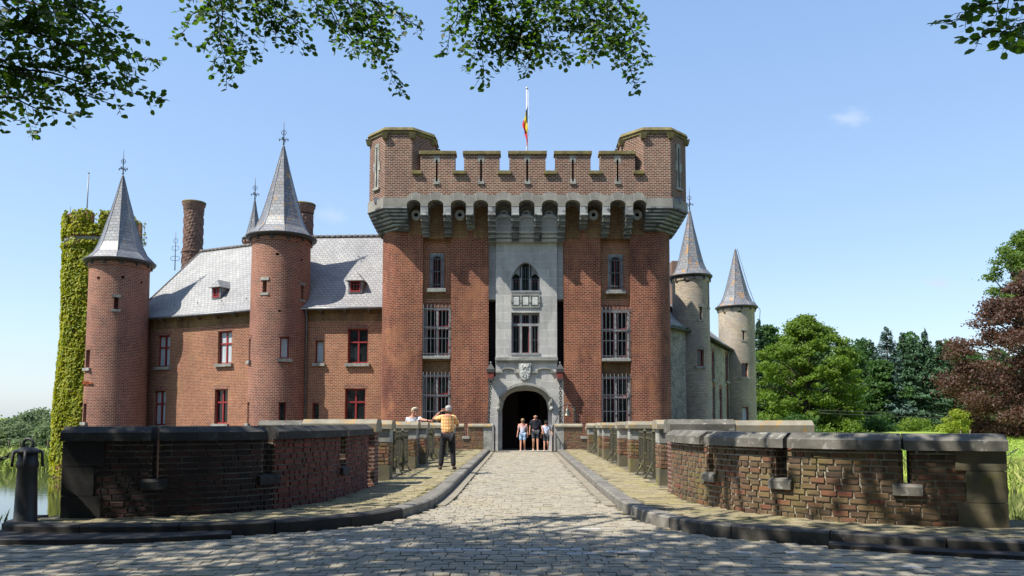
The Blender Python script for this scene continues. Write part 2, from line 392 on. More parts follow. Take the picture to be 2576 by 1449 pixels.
mat('red_brick_near', (.15, .055, .04), (.09, .04, .035), 7, .93, .005, island=[(.17, .05, .035), (.10, .04, .035), (.22, .07, .05), (.06, .035, .035)])
mat('pale_cobble', (.44, .43, .41), (.38, .375, .36), 8, .7, .0012, spec=.35)
mat('cobble', (.33, .29, .215), (.25, .222, .17), 8, .75, .0012, spec=.35, island=[(.28, .245, .18), (.35, .315, .24), (.30, .262, .19), (.21, .19, .155), (.33, .305, .255)], spots=(.5, .52, .66, (.34, .29, .17), .35))
mat('sett', (.34, .285, .175), (.22, .185, .11), 8, .85, .0015, island=[(.18, .15, .085), (.31, .265, .165), (.24, .205, .12), (.14, .12, .075)], spots=(.9, .5, .64, (.22, .20, .05), .5))
mat('joint', (.15, .13, .09), (.085, .075, .05), 6, .95, .01, spots=(1.0, .54, .62, (.06, .08, .02), .7))
mat('kerb_stone', (.21, .195, .165), (.12, .112, .095), 4, .75, .006, spots=(14, .57, .66, (.35, .34, .31), .5))
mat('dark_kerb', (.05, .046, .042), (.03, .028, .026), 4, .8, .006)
mat('shaded_kerb', (.095, .088, .075), (.055, .05, .045), 4, .75, .006, spots=(14, .58, .66, (.22, .21, .19), .4))  # near kerb stone darkened to carry the shade on its front
mat('gutter_stone', (.27, .24, .18), (.19, .165, .12), 3, .9, .006)
def slate(name, a, b, spots=None, rh=.2, bw=.28, rough=.5, spec=.4, vary=.3, streak=None):
    return brick(name, a, b, tuple(x * .28 for x in a), bw=bw, rh=rh, ms=.016, stain=(.6, .6, .6), st_amt=.4, rough=rough, bump=.012, spots=spots, spec=spec, vary=vary, streak=streak)
slate('slate_roof', (.37, .37, .365), (.28, .285, .29), spots=(.8, .56, .7, (.17, .165, .15), .6), rough=.55, spec=.35)
slate('spire_slate', (.24, .25, .27), (.14, .145, .16), spots=(2.6, .57, .62, (.42, .2, .03), .9), rough=.42, spec=.55)
slate('spire_clean', (.24, .25, .27), (.14, .145, .16), spots=(1.9, .61, .65, (.34, .17, .04), .6), rough=.42, spec=.55)
mat('yellow_moss', (.34, .24, .03), (.15, .13, .06), 5, .95, .01)
mat('green_moss', (.14, .22, .02), (.09, .14, .02), 5, .95, .02)
mat('ridge_tile', (.16, .15, .14), (.09, .085, .08), 4, .8)
mat('white_mortar', (.55, .54, .5), None, 6, .9)
mat('iron', (.028, .028, .03), (.045, .042, .04), 10, .55, .002, spec=.5)
mat('railing_iron', (.06, .056, .042), (.04, .04, .034), 14, .7, .003, island=[(.04, .04, .035), (.08, .075, .05), (.11, .10, .055)], spots=(22, .60, .64, (.40, .33, .06), .8))
mat('grille_iron', (.10, .11, .12), (.06, .065, .07), 10, .5, spec=.5)
mat('finial_iron', (.05, .055, .06), None, 10, .5)
mat('zinc', (.20, .205, .21), (.12, .12, .125), 3, .45, spec=.6, metal=.3)
mat('red_paint', (.30, .028, .03), (.24, .022, .025), 8, .55, spec=.4)
mat('red_wood', (.22, .05, .035), (.11, .03, .025), 6, .7)
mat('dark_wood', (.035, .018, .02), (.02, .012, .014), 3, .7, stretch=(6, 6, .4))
mat('rafter_wood', (.16, .12, .09), None, 3, .85)
mat('white_paint', (.66, .66, .64), None, 3, .5)
mat('curtain', (.50, .54, .55), (.36, .40, .42), 3, .9, stretch=(9, 9, .4))
mat('void', (.006, .006, .007), None, 3, .95)
m, t, p, o = nodes('glass'); p.inputs['Base Color'].default_value = (.012, .014, .016, 1); p.inputs['Roughness'].default_value = .06; p.inputs['Specular IOR Level'].default_value = .5
tc = t.nodes.new('ShaderNodeTexCoord'); t.links.new(bumpn(t, noise(t, tc.outputs['Object'], 1.5, 2), .25, .02), p.inputs['Normal'])
m, t, p, o = nodes('water'); p.inputs['Base Color'].default_value = (.035, .042, .022, 1); p.inputs['Roughness'].default_value = .04; p.inputs['Specular IOR Level'].default_value = .6
tc = t.nodes.new('ShaderNodeTexCoord'); t.links.new(bumpn(t, noise(t, tc.outputs['Object'], .9, 4, stretch=(1, 2.5, 1)), .12, .03), p.inputs['Normal'])
mat('lawn', (.27, .34, .045), (.18, .26, .035), .35, .95, .03, spots=(.12, .5, .65, (.26, .34, .06), .6))
# vegetation
BL = [(.015, .035, .008), (.03, .06, .012), (.045, .085, .016)]
mat('beech_leaf', (.06, .11, .018), (.035, .075, .014), 3, .5, spec=.35, island=BL, trans=(3.4, 3.6, .8))
mat('canopy_leaf', (.03, .06, .012), (.02, .045, .01), 3, .6, island=BL)
mat('oak_leaf', (.12, .19, .025), (.08, .14, .02), .4, .6, island=[(.06, .115, .015), (.13, .20, .025), (.19, .25, .035)], trans=(1.6, 1.7, .8))
mat('wood_leaf', (.055, .12, .03), (.035, .085, .025), .4, .6, island=[(.035, .08, .02), (.065, .13, .032), (.09, .16, .035)], trans=(1.3, 1.4, .8))
mat('far_leaf', (.19, .25, .12), (.14, .2, .10), .3, .7, island=[(.12, .175, .095), (.18, .25, .125), (.24, .30, .15)], trans=(1, 1, .8))  # distance haze mixed into the leaf colour, paler and bluer
mat('conifer_leaf', (.055, .115, .05), (.04, .085, .038), .5, .65, island=[(.035, .078, .036), (.065, .13, .06), (.09, .165, .075)])
mat('blue_conifer_leaf', (.075, .13, .10), (.05, .095, .07), .5, .65, island=[(.045, .085, .065), (.085, .15, .115), (.12, .19, .145)])
mat('copper_leaf', (.11, .058, .042), (.075, .044, .032), .4, .5, spec=.4, island=[(.06, .032, .024), (.12, .06, .045), (.16, .10, .065), (.07, .06, .035)], trans=(1.5, 1, .8))
mat('yellow_leaf', (.26, .32, .03), (.18, .26, .03), .6, .6, island=[(.17, .25, .025), (.28, .34, .035), (.32, .34, .05)], trans=(1.3, 1.3, .7))
mat('lime_leaf', (.11, .18, .03), (.08, .14, .025), .4, .55, island=[(.065, .115, .016), (.12, .19, .03), (.16, .22, .05)], trans=(1.6, 1.6, .8))
mat('ivy_leaf', (.33, .33, .010), (.17, .23, .012), .8, .6, spec=.3, lo=.40, hi=.6, island=[(.07, .12, .01), (.28, .31, .012), (.44, .40, .012), (.18, .24, .012)], trans=(1.2, 1.2, .6))
mat('creeper_leaf', (.42, .11, .03), (.3, .07, .02), 3, .7)
mat('reed', (.36, .40, .08), (.2, .3, .05), 3, .8, island=[(.16, .26, .04), (.36, .4, .12), (.48, .44, .2)])
mat('grass_blade', (.12, .22, .03), (.08, .16, .02), 3, .8, island=[(.08, .16, .02), (.16, .27, .03), (.24, .30, .06)])
mat('bark', (.075, .06, .042), (.045, .037, .028), 2, .95, .02, stretch=(3, 3, .6))
mat('branch_bark', (.035, .03, .026), (.02, .018, .016), 4, .9)

# ---------------------------------------------------------------- terrain and water
WZ = -2.3
def smooth(a, b, v):
    t_ = np.clip((v - a) / (b - a), 0, 1); return t_ * t_ * (3 - 2 * t_)
def height(x, y):
    far = np.interp(x, [-400, -60, -27, -24, 15, 19, 22, 400], [58, 57, 56, 74, 74, 60, 39.5, 39.5])
    wig = .8 * np.sin(x * .35) + .5 * np.sin(x * .83 + 1)
    near = (1 - smooth(10.2, 13.2, y + .25 * np.sin(x * 1.3))) * 3.5
    fz = smooth(-1.5, 3.5, y - far - wig)
    slope = np.where(x > 0, -1.25 + 1.3 * smooth(45, 92, y), -1.6 + 1.5 * smooth(60, 130, y))
    hills = 3 * smooth(230, 420, y)
    return -3.6 + near + fz * (slope + 3.6) + hills * (fz > .5)
def axis(pts):
    out = []
    for a, b, st in pts: out += list(np.arange(a, b, st))
    return np.array(out + [pts[-1][1]])
xs = axis([(-900, -100, 60), (-100, -40, 4), (-40, 60, 1.0), (60, 140, 4), (140, 900, 60)])
ys = axis([(-200, -20, 20), (-20, 8, 2), (8, 16, .4), (16, 34, 2), (34, 66, .8), (66, 160, 3), (160, 440, 20), (440, 1500, 100)])
XX, YY = np.meshgrid(xs, ys, indexing='ij'); HH = height(XX, YY) + .05 * np.sin(XX * 1.7) * np.sin(YY * 1.3)
nx, ny = XX.shape
idx = np.arange(nx * ny).reshape(nx, ny)
q = np.stack([idx[:-1, :-1], idx[1:, :-1], idx[1:, 1:], idx[:-1, 1:]], -1).reshape(-1, 4)
g = raw('ground', np.stack([XX, YY, HH], -1).reshape(-1, 3), q, 'lawn', smooth=True); g['kind'] = 'structure'
b = MB(); b.poly([(-400, 9, WZ), (400, 9, WZ), (400, 110, WZ), (-400, 110, WZ)])
tag(b.build('water', 'water'), None, kind='structure')
def hgt(x, y): return float(height(np.array([float(x)]), np.array([float(y)]))[0])

# ---------------------------------------------------------------- road, pavements, kerbs
ZP = .12
def catmull(P, n=12):
    P = [Vector(p) for p in P]; out = []
    for i in range(len(P) - 1):
        a, b_, c, d = P[max(i - 1, 0)], P[i], P[i + 1], P[min(i + 2, len(P) - 1)]
        for k in range(n):
            t_ = k / n
            out.append(.5 * ((2 * b_) + (c - a) * t_ + (2 * a - 5 * b_ + 4 * c - d) * t_ * t_ + (3 * b_ - a - 3 * c + d) * t_ ** 3))
    out.append(P[-1]); return out
class Path:
    def __init__(s, P, n=12, side=1):
        s.P = catmull([(p[0], p[1], 0) for p in P], n); s.side = side
        s.L = [0]
        for a, b_ in zip(s.P[:-1], s.P[1:]): s.L.append(s.L[-1] + (b_ - a).length)
        s.len = s.L[-1]
    def at(s, t_):
        t_ = min(max(t_, 0), s.len)
        lo, hi = 0, len(s.L) - 1
        while hi - lo > 1:
            m_ = (lo + hi) // 2
            if s.L[m_] <= t_: lo = m_
            else: hi = m_
        a, b_ = s.P[lo], s.P[hi]; k = (t_ - s.L[lo]) / max(s.L[hi] - s.L[lo], 1e-9)
        d0 = (s.P[hi] - s.P[max(lo - 1, 0)]).normalized(); d1 = (s.P[min(hi + 1, len(s.P) - 1)] - a).normalized()
        d = (d0 * (1 - k) + d1 * k).normalized()
        return a.lerp(b_, k), Vector((d.y, -d.x, 0)) * s.side   # normal
    def q(s, t_, d, z):
        p_, n_ = s.at(t_); return (p_.x + n_.x * d, p_.y + n_.y * d, z)
def sweep(mb, path, prof, s0, s1, ds=.4, cap=True):
    """prof: closed list of (d,z)"""
    n = max(1, int(math.ceil((s1 - s0) / ds))); rows = []
    for i in range(n + 1):
        t_ = s0 + (s1 - s0) * i / n; rows.append([mb.v(path.q(t_, d, z)) for d, z in prof])
    m_ = len(prof); fl = path.side
    for i in range(n):
        for k in range(m_):
            f_ = (rows[i][k], rows[i][(k + 1) % m_], rows[i + 1][(k + 1) % m_], rows[i + 1][k]); mb.f(f_ if fl > 0 else f_[::-1])
    if cap:
        mb.f(rows[0][::-1] if fl > 0 else rows[0]); mb.f(rows[-1] if fl > 0 else rows[-1][::-1])
# kerb edge (road side face), outer = away from road
KL = Path([(-1.54, 37), (-1.5, 28), (-1.48, 19.4), (-1.47, 14.4), (-1.60, 12.4), (-2.10, 10.95), (-3.1, 10.05), (-4.4, 9.62), (-5.9, 9.55), (-6.55, 9.7), (-6.85, 10.1), (-6.9, 10.7)], side=-1)
KR = Path([(1.62, 37), (1.60, 28), (1.59, 19.4), (1.6, 14.6), (1.66, 12.2), (1.95, 10.6), (2.55, 9.65), (3.5, 9.08), (4.7, 8.5), (6.2, 8.1), (8.0, 7.9), (10, 7.8)], side=1)
def kerb(path, split, mats):
    segs = []; t_ = 0; r_ = random.Random(3)
    a, b_ = MB(), MB()
    while t_ < path.len - .1:
        L = min(r_.uniform(.9, 1.35), path.len - t_)
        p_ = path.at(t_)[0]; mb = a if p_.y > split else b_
        dz = r_.uniform(-.006, .006); g_ = .008
        sweep(mb, path, [(.0, -.05), (0, .115 + dz), (-.03, .135 + dz), (-.25, .135 + dz), (-.25, -.05)], t_ + g_, t_ + L - g_, .25)
        t_ += L
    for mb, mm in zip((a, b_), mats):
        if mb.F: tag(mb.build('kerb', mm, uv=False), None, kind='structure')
kerb(KL, 12.3, ('kerb_stone', 'dark_kerb')); kerb(KR, 10.6, ('kerb_stone', 'shaded_kerb'))
# low outer steps in front of the kerbs
sp = Path([(-9.5, 9.6), (-7.6, 9.15), (-6.0, 8.98), (-4.6, 9.1), (-3.6, 9.45)], side=1)
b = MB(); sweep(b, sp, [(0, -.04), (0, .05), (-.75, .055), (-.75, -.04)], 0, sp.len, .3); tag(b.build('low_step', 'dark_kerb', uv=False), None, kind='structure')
sp = Path([(3.5, 8.75), (4.7, 8.2), (6.2, 7.8), (8.0, 7.6), (10, 7.5)], side=1)
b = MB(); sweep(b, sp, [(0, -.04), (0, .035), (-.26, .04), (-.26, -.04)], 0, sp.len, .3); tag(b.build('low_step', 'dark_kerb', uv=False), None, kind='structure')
# flat gutter stones along the bridge kerbs
for path, s_ in ((KL, -1), (KR, 1)):
    b = MB(); t_ = 0
    while t_ < 23.5:
        sweep(b, path, [(.02, -.03), (.02, .008), (.20, .010), (.20, -.03)], t_ + .01, t_ + .99, .5); t_ += 1
    tag(b.build('gutter', 'gutter_stone', uv=False), None, kind='structure')

def pip(poly, x, y):
    ins = np.zeros(len(x), bool); n = len(poly)
    for i in range(n):
        x1, y1 = poly[i]; x2, y2 = poly[(i + 1) % n]
        c = ((y1 > y) != (y2 > y)) & (x < (x2 - x1) * (y - y1) / (y2 - y1 + 1e-12) + x1)
        ins ^= c
    return ins
def setts(name, poly, row, wr, z, m, seed, zfun=None, gap=.011, pale=None):
    rg = np.random.default_rng(seed); P = np.array(poly)
    x0, y0 = P.min(0); x1, y1 = P.max(0); bx = []
    y = y0
    while y < y1:
        d = row * rg.uniform(.85, 1.15); x = x0 - rg.uniform(0, wr[1])
        while x < x1:
            w_ = rg.uniform(*wr); bx.append((x, x + w_, y, y + d)); x += w_
        y += d
    B = np.array(bx); cx, cy = (B[:, 0] + B[:, 1]) / 2, (B[:, 2] + B[:, 3]) / 2
    ok = pip(poly, cx, cy)
    for sx, sy in ((-1, -1), (1, 1), (1, -1), (-1, 1)):
        ok &= pip(poly, cx + sx * (B[:, 1] - B[:, 0]) * .3, cy + sy * (B[:, 3] - B[:, 2]) * .3)
    B = B[ok]; n = len(B)
    zt = rg.normal(0, .0035, n)
    def ring(ins, dz, jit):
        gx_, gy_ = .004, gap * .75
        c = np.stack([np.stack([B[:, 0] + gx_ + ins, B[:, 2] + gy_ + ins], -1), np.stack([B[:, 1] - gx_ - ins, B[:, 2] + gy_ + ins], -1),
                      np.stack([B[:, 1] - gx_ - ins, B[:, 3] - gy_ - ins], -1), np.stack([B[:, 0] + gx_ + ins, B[:, 3] - gy_ - ins], -1)], 1)
        c = c + rg.normal(0, jit, c.shape); c[:, :, 1] += .03 * np.sin(c[:, :, 0] * 1.1 + 1)
        zz = np.repeat((zt + dz)[:, None], 4, 1) + rg.normal(0, jit * .5, (n, 4)) * (dz > -.03)
        if zfun is not None: zz = zz + zfun(c[:, :, 0], c[:, :, 1])
        else: zz = zz + z
        return np.concatenate([c, zz[:, :, None]], 2)
    r0 = ring(0, -.05, .002); r1 = ring(.001, -.005, .0025); r2 = ring(.007, 0, .0018)
    V = np.concatenate([r0, r1, r2], 1).reshape(-1, 3)
    base = (np.arange(n) * 12)[:, None]
    fs = [base + np.array([8, 9, 10, 11])]
    for L in (0, 4):
        for k in range(4): fs.append(base + np.array([L + k, L + (k + 1) % 4, L + 4 + (k + 1) % 4, L + 4 + k]))
    Fa = np.concatenate(fs, 0)
    if pale is not None:
        ys_ = np.unique(B[:, 2]); sel = np.zeros(n, bool); rp = np.random.default_rng(4)
        for (yy, xa, xb, pr) in pale:
            yr = ys_[np.argmin(abs(ys_ - yy))]; sel |= (B[:, 2] == yr) & (B[:, 0] > xa) & (B[:, 1] < xb) & (rp.random(n) < pr)
        ms_ = sel[Fa[:, 0] // 12]; o2 = raw('pale_road_stones', V, Fa[ms_], 'pale_cobble'); o2['kind'] = 'structure'; Fa = Fa[~ms_]
    o_ = raw(name, V, Fa, m); o_['kind'] = 'structure'; return o_
KLp = [KL.q(t_, .2 if KL.at(t_)[0].y > 13.4 else .03, 0)[:2] for t_ in np.linspace(0, KL.len, 90)]
KRp = [KR.q(t_, .2 if KR.at(t_)[0].y > 13.4 else .03, 0)[:2] for t_ in np.linspace(0, KR.len, 90)]
lo = [p_ for p_ in KLp if p_[0] > -6.6]
road = lo + [(-7.5, 9.1), (-11, 9.3), (-11, 2.5), (11, 2.5), (11, 7.6)] + KRp[::-1]
setts('road', road, .138, (.135, .215), -.008, 'cobble', 5, pale=[(8.55, -1.75, .75, .97), (8.35, -.2, .9, .5), (8.4, .9, 3.2, .5), (9.3, -2.6, -1.6, .5), (8.7, 2.6, 4.6, .35), (7.6, 3, 5, .3), (10.3, .6, 1.4, .4)])
b = MB(); b.poly([(-40, -20, -.03), (40, -20, -.03), (40, 9.4, -.03), (3, 10.2, -.03), (1.75, 14, -.03), (1.75, 37.4, -.03), (-1.68, 37.4, -.03), (-1.68, 14, -.03), (-3, 10.2, -.03), (-40, 9.4, -.03)])
tag(b.build('road_bed', 'joint', uv=False), None, kind='structure')
# wall paths
WLp = Path([(-6.30, 10.42), (-5.3, 10.55), (-4.4, 10.95), (-3.72, 11.7), (-3.32, 12.8), (-3.15, 14.2), (-3.13, 15.4)], side=1)
WRp = Path([(6.05, 9.5), (5.0, 9.78), (4.1, 10.3), (3.42, 11.05), (2.98, 12.0), (2.78, 13.1), (2.75, 14.0)], side=-1)
PL = [KL.q(t_, -.26, 0)[:2] for t_ in np.linspace(0, KL.len, 90)] + [(-6.4, 11.0)] + [WLp.q(t_, -.02, 0)[:2] for t_ in np.linspace(0, WLp.len, 30)] + [(-3.05, 17), (-3.0, 20), (-2.95, 35.6)]
PR = [KR.q(t_, -.26, 0)[:2] for t_ in np.linspace(0, KR.len, 90)] + [(9.8, 9.6), (6.6, 9.6)] + [WRp.q(t_, -.02, 0)[:2] for t_ in np.linspace(0, WRp.len, 30)] + [(2.85, 15), (2.85, 35.6)]
setts('pavement', PL, .13, (.16, .3), ZP - .002, 'sett', 8); setts('pavement', PR, .13, (.16, .3), ZP - .002, 'sett', 9)
def slab(poly, z, m, name, z0=None):
    mb = MB(); mb.f([mb.v((x, y, z)) for x, y in poly]); o_ = mb.build(name, m, uv=False); o_['kind'] = 'structure'
slab([(-1.7, 37.2), (-1.7, 14.4), (-1.85, 12.4), (-2.3, 11.2), (-3.2, 10.35), (-4.5, 9.85), (-5.9, 9.78), (-6.4, 9.9), (-6.62, 10.2), (-6.65, 10.9), (-6, 11.2), (-3.9, 13), (-4.2, 15), (-4.2, 37.2)], ZP - .02, 'joint', 'pavement_bed')
slab([(1.8, 37.2), (4.2, 37.2), (4.2, 15), (4.0, 13), (6, 10.6), (10, 9.4), (10, 8.05), (8, 8.15), (6.2, 8.35), (4.8, 8.75), (3.6, 9.33), (2.7, 9.9), (2.2, 10.8), (1.9, 12.2), (1.8, 14.6)], ZP - .02, 'joint', 'pavement_bed')
# ---------------------------------------------------------------- bridge body and real-brick walls
def bricks(mb_path, s0, s1, z0, z1, m, parent, seed, skip=(), rh=.085, bl=(.19, .24), d0=0.0, flip=False, rough=.014, zt=None):
    """individually laid bricks on a path's face at offset d0; skip = (s0,s1,z0,z1) boxes"""
    rg = random.Random(seed); V = []; Fc = []
    row = 0; z = z0
    while z < z1 - .03:
        h = min(rh, z1 - z); s_ = s0 - (row % 2) * .11 - rg.uniform(0, .02)
        while s_ < s1:
            L = rg.uniform(*bl) if rg.random() < .72 else rg.uniform(.10, .13)
            a, b_ = max(s_, s0), min(s_ + L, s1); s_ += L
            zz0, zz1 = z, z + h
            for k in skip:
                if a < k[1] and b_ > k[0] and zz0 + .02 < k[3] and zz1 - .02 > k[2]:
                    if (a + b_) / 2 < (k[0] + k[1]) / 2: b_ = min(b_, k[0])
                    else: a = max(a, k[1])
            if b_ - a < .035: continue
            g_ = .0085 + rg.uniform(0, .004); pr = rg.uniform(0, rough); sg = -1 if flip else 1
            j = lambda k_: rg.uniform(-k_, k_)
            rings = []
            for ins, dd in ((0, -.02), (.001, pr), (.005, pr + .005 + j(.002))):
                ring_ = []
                for (ss, zz) in ((a + g_ + ins, zz0 + g_ + ins), (b_ - g_ - ins, zz0 + g_ + ins), (b_ - g_ - ins, zz1 - g_ - ins), (a + g_ + ins, zz1 - g_ - ins)):
                    kj = .004 if ins or dd > 0 else 0
                    ring_.append(mb_path.q(ss + j(kj), sg * (d0 + dd + (j(.004) if kj else 0)), zz + j(kj)))
                rings.append(ring_)
            k0 = len(V); V += rings[0] + rings[1] + rings[2]
            Fc.append((k0 + 8, k0 + 9, k0 + 10, k0 + 11))
            for lv in (0, 4):
                for k in range(4): Fc.append((k0 + lv + k, k0 + lv + (k + 1) % 4, k0 + lv + 4 + (k + 1) % 4, k0 + lv + 4 + k))
        z += h; row += 1
    F_ = np.array(Fc)
    if (mb_path.side < 0) != flip: F_ = F_[:, ::-1]
    return raw('brickwork', V, F_, m, parent)
COP = lambda z0, z1, w_=.25: [(w_, z0), (w_, z1 - .085), (w_ - .14, z1), (-w_ - .32, z1), (-w_ - .46, z1 - .085), (-w_ - .46, z0)]
brick('slit_brick', (.12, .07, .045), (.06, .04, .03), (.30, .27, .21), bw=.2, rh=.085, ms=.012, st_amt=.6)
def curved_wall(name, label, path, zc, zt, slits, cops, mats, endw, thick=.46, end_mat=None, brick_split=None):
    root = thing(name, label, 'wall', (path.at(0)[0].x, path.at(0)[0].y, 0))
    mb = MB()
    # mortar core, split at the slits
    zs = .62
    sweep(mb, path, [(-.012, -.6), (-.012, zs), (-thick, zs), (-thick, -.6)], endw - .01, path.len, .25)
    prev = endw - .01
    for a, c in slits + [(path.len, path.len)]:
        if a > prev: sweep(mb, path, [(-.012, zs - .002), (-.012, zc), (-thick, zc), (-thick, zs - .002)], prev, a, .25)
        prev = c
    mb.build('core', mats[0], root, uv=False)
    for a, c in slits:
        for e0, e1 in ((a - .05, a + .008), (c - .008, c + .05)):
            mr_ = MB(); sweep(mr_, path, [(-.008, zs + .004), (-.008, zc - .003), (-thick + .01, zc - .003), (-thick + .01, zs + .004)], e0, e1, .1); mr_.build('slit_reveal', 'slit_brick', root)
    sk = [(a, c, zs, 9) for a, c in slits]
    if brick_split:
        bricks(path, endw, brick_split, ZP - .03, zc, mats[1], root, 3, sk); bricks(path, brick_split, path.len, ZP - .03, zc, mats[2], root, 4, sk)
    else: bricks(path, endw, path.len, ZP - .03, zc, mats[1], root, 3, sk)
    bricks(path, endw, path.len, -.3, zc, mats[1], root, 5, sk, d0=thick - .01, flip=True)
    # stone quoins at the end
    hs = [-.1, .42, .82, zc - .001]
    mq = MB()
    for k in range(3):
        wq = endw + (.10, .0, .12)[k]
        sweep(mq, path, [(.036, hs[k] + .004), (.036, hs[k + 1] - .004), (-thick - .02, hs[k + 1] - .004), (-thick - .02, hs[k] + .004)], -.0, wq, .3)
    mq.build('quoin', end_mat or 'block_stone', root, uv=False)
    for k, (a, c) in enumerate(cops):
        mc = MB(); sweep(mc, path, COP(zc, zt, .11), a, c, .7)
        mc.build('coping', mats[3] if k != 1 or len(mats) < 5 else mats[4], root, uv=False)
    for a, c in slits:
        ms = MB(); mid = (a + c) / 2
        sweep(ms, path, [(.07, zs - .13), (.07, zs - .02), (.02, zs + .02), (-.14, zs + .02), (-.14, zs - .13)], mid - .17, mid + .17, .2)
        ms.build('sill_block', mats[3], root, uv=False)
    return root
def s_of(path, u):
    best = min(range(400), key=lambda i: abs(U0 + F * path.q(path.len * i / 400, 0, 0)[0] / path.q(path.len * i / 400, 0, 0)[1] - u))
    return path.len * best / 400
sL = lambda u: s_of(WLp, u); sR = lambda u: s_of(WRp, u)
curved_wall('parapet_wall', 'dark dirty curved brick parapet wall left of the road in the foreground shade', WLp, 1.17, 1.37,
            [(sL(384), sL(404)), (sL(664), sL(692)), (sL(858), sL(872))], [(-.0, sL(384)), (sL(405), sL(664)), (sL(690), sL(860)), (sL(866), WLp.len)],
            ['dark_mortar', 'shaded_dirty_brick', 'red_brick_near', 'dark_coping', 'dark_coping'], .42, end_mat='dark_block', brick_split=sL(690))
curved_wall('parapet_wall', 'rough red brown curved brick parapet wall right of the road with grey coping', WRp, 1.07, 1.28,
            [(sR(2286), sR(2264)), (sR(1976), sR(1946)), (sR(1793), sR(1779))], [(-.0, sR(2270)), (sR(2263), sR(1988)), (sR(1977), sR(1784)), (sR(1772), WRp.len)],
            ['mortar', 'old_brick', 'old_brick', 'coping_stone', 'coping_stone'], .46)

# bridge structure under the deck
br = thing('bridge', 'brick road bridge over the moat leading to the gate', 'bridge', (0, 24, 0))
b = MB(); b.box(-4.15, 4.15, 11.5, 37.2, -1.0, -.06); b.build('deck', 'rubble', br)
for y in (14.5, 22.0, 27.8, 34):
    b = MB(); b.box(-4.3, 4.3, y - .9, y + .9, -3.6, -1.0); b.build('pier', 'rubble', br)

def zc_at(y): return 1.47 - max(0, y - 15.5) * .0078        # coping top height
def brick_box(parent, x0, x1, y0, y1, z0, z1, m, seed):
    """a small brick pier with bricks laid on the faces seen"""
    c = MB(); c.box(x0 + .012, x1 - .012, y0 + .012, y1 - .012, z0, z1); c.build('core', 'mortar', parent, uv=False)
    per = Path([(x0 + .001, y0), ((x0 + x1) / 2, y0), (x1 - .001, y0)], 1, side=1)
    o1 = bricks(per, 0, per.len, z0, z1, m, parent, seed)
    for xx, sd in ((x0, -1), (x1, 1)):
        pp = Path([(xx, y0 + .001), (xx, (y0 + y1) / 2), (xx, y1)], 1, side=sd); bricks(pp, 0, pp.len, z0, z1, m, parent, seed + 1)
def cop_x(mb, x0, x1, y0, y1, z0, z1):
    """coping stone with chamfered long sides running along x"""
    c = .09
    mb.M = None
    a = [(y0, z0), (y0, z1 - c), (y0 + c * 1.3, z1), (y1 - c * 1.3, z1), (y1, z1 - c), (y1, z0)]
    l = [mb.v((x0, y, z)) for y, z in a]; r = [mb.v((x1, y, z)) for y, z in a]
    mb.f(l[::-1]); mb.f(r)
    for i in range(6): mb.f((l[i], l[(i + 1) % 6], r[(i + 1) % 6], r[i]))
def cop_y(mb, x0, x1, y0, y1, z0, z1):
    c = .09; a = [(x0, z0), (x0, z1 - c), (x0 + c * 1.3, z1), (x1 - c * 1.3, z1), (x1, z1 - c), (x1, z0)]
    l = [mb.v((x, y0, z)) for x, z in a]; r = [mb.v((x, y1, z)) for x, z in a]
    mb.f(l); mb.f(r[::-1])
    for i in range(6): mb.f((l[(i + 1) % 6], l[i], r[i], r[(i + 1) % 6]))
def parapet(sd, xin, ys_, label):
    root = thing('bridge_parapet', label, 'parapet', (sd * (xin + .4), 25, ZP), 'parapets along the bridge')
    X_ = lambda a, b_: (sd * a, sd * b_) if sd > 0 else (sd * b_, sd * a)
    seed = 11
    for k, (y, wide) in enumerate(ys_):       # (front y, outward width)
        z = zc_at(y); x0, x1 = X_(xin, xin + wide); th = .45
        pl = tag_pillar = bpy.data.objects.new('pillar', None); COL.objects.link(pl); pl.parent = root
        h0, h1 = ZP + .33, z - .19 - .30
        b = MB(); b.box(x0 - .004, x1 + .004, y - .004, y + th, -.9, h0, .006); b.build('plinth', 'block_stone', pl, uv=False)
        brick_box(pl, x0, x1, y, y + th, h0, h1, 'pillar_brick', seed + k * 3)
        b = MB(); b.box(x0 - .004, x1 + .004, y - .004, y + th, h1, z - .19, .006); b.build('stone_block', 'grey_stone', pl, uv=False)
        b = MB(); cop_x(b, x0 - .06, x1 + .06, y - .07, y + th + .07, z - .19, z); b.build('coping', 'lichen_coping', pl, uv=False)
    # recessed back walls of the refuges and copings over railings
    for k in range(len(ys_) - 1):
        ya, yb = ys_[k][0], ys_[k + 1][0]; z = zc_at((ya + yb) / 2)
        if abs(ys_[k][1] - ys_[k + 1][1]) < .01 and ys_[k][1] > .8:      # refuge: wall set back
            x0, x1 = X_(xin + ys_[k][1] - .38, xin + ys_[k][1])
            b = MB(); b.box(x0, x1, ya + .46, yb - .01, -.9, z - .2); b.build('refuge_wall', 'chimney_brick', root)
            b = MB(); cop_y(b, x0 - .06, x1 + .06, ya + .53, yb - .075, z - .2, z - .003); b.build('coping', 'lichen_coping', root, uv=False)
    return root
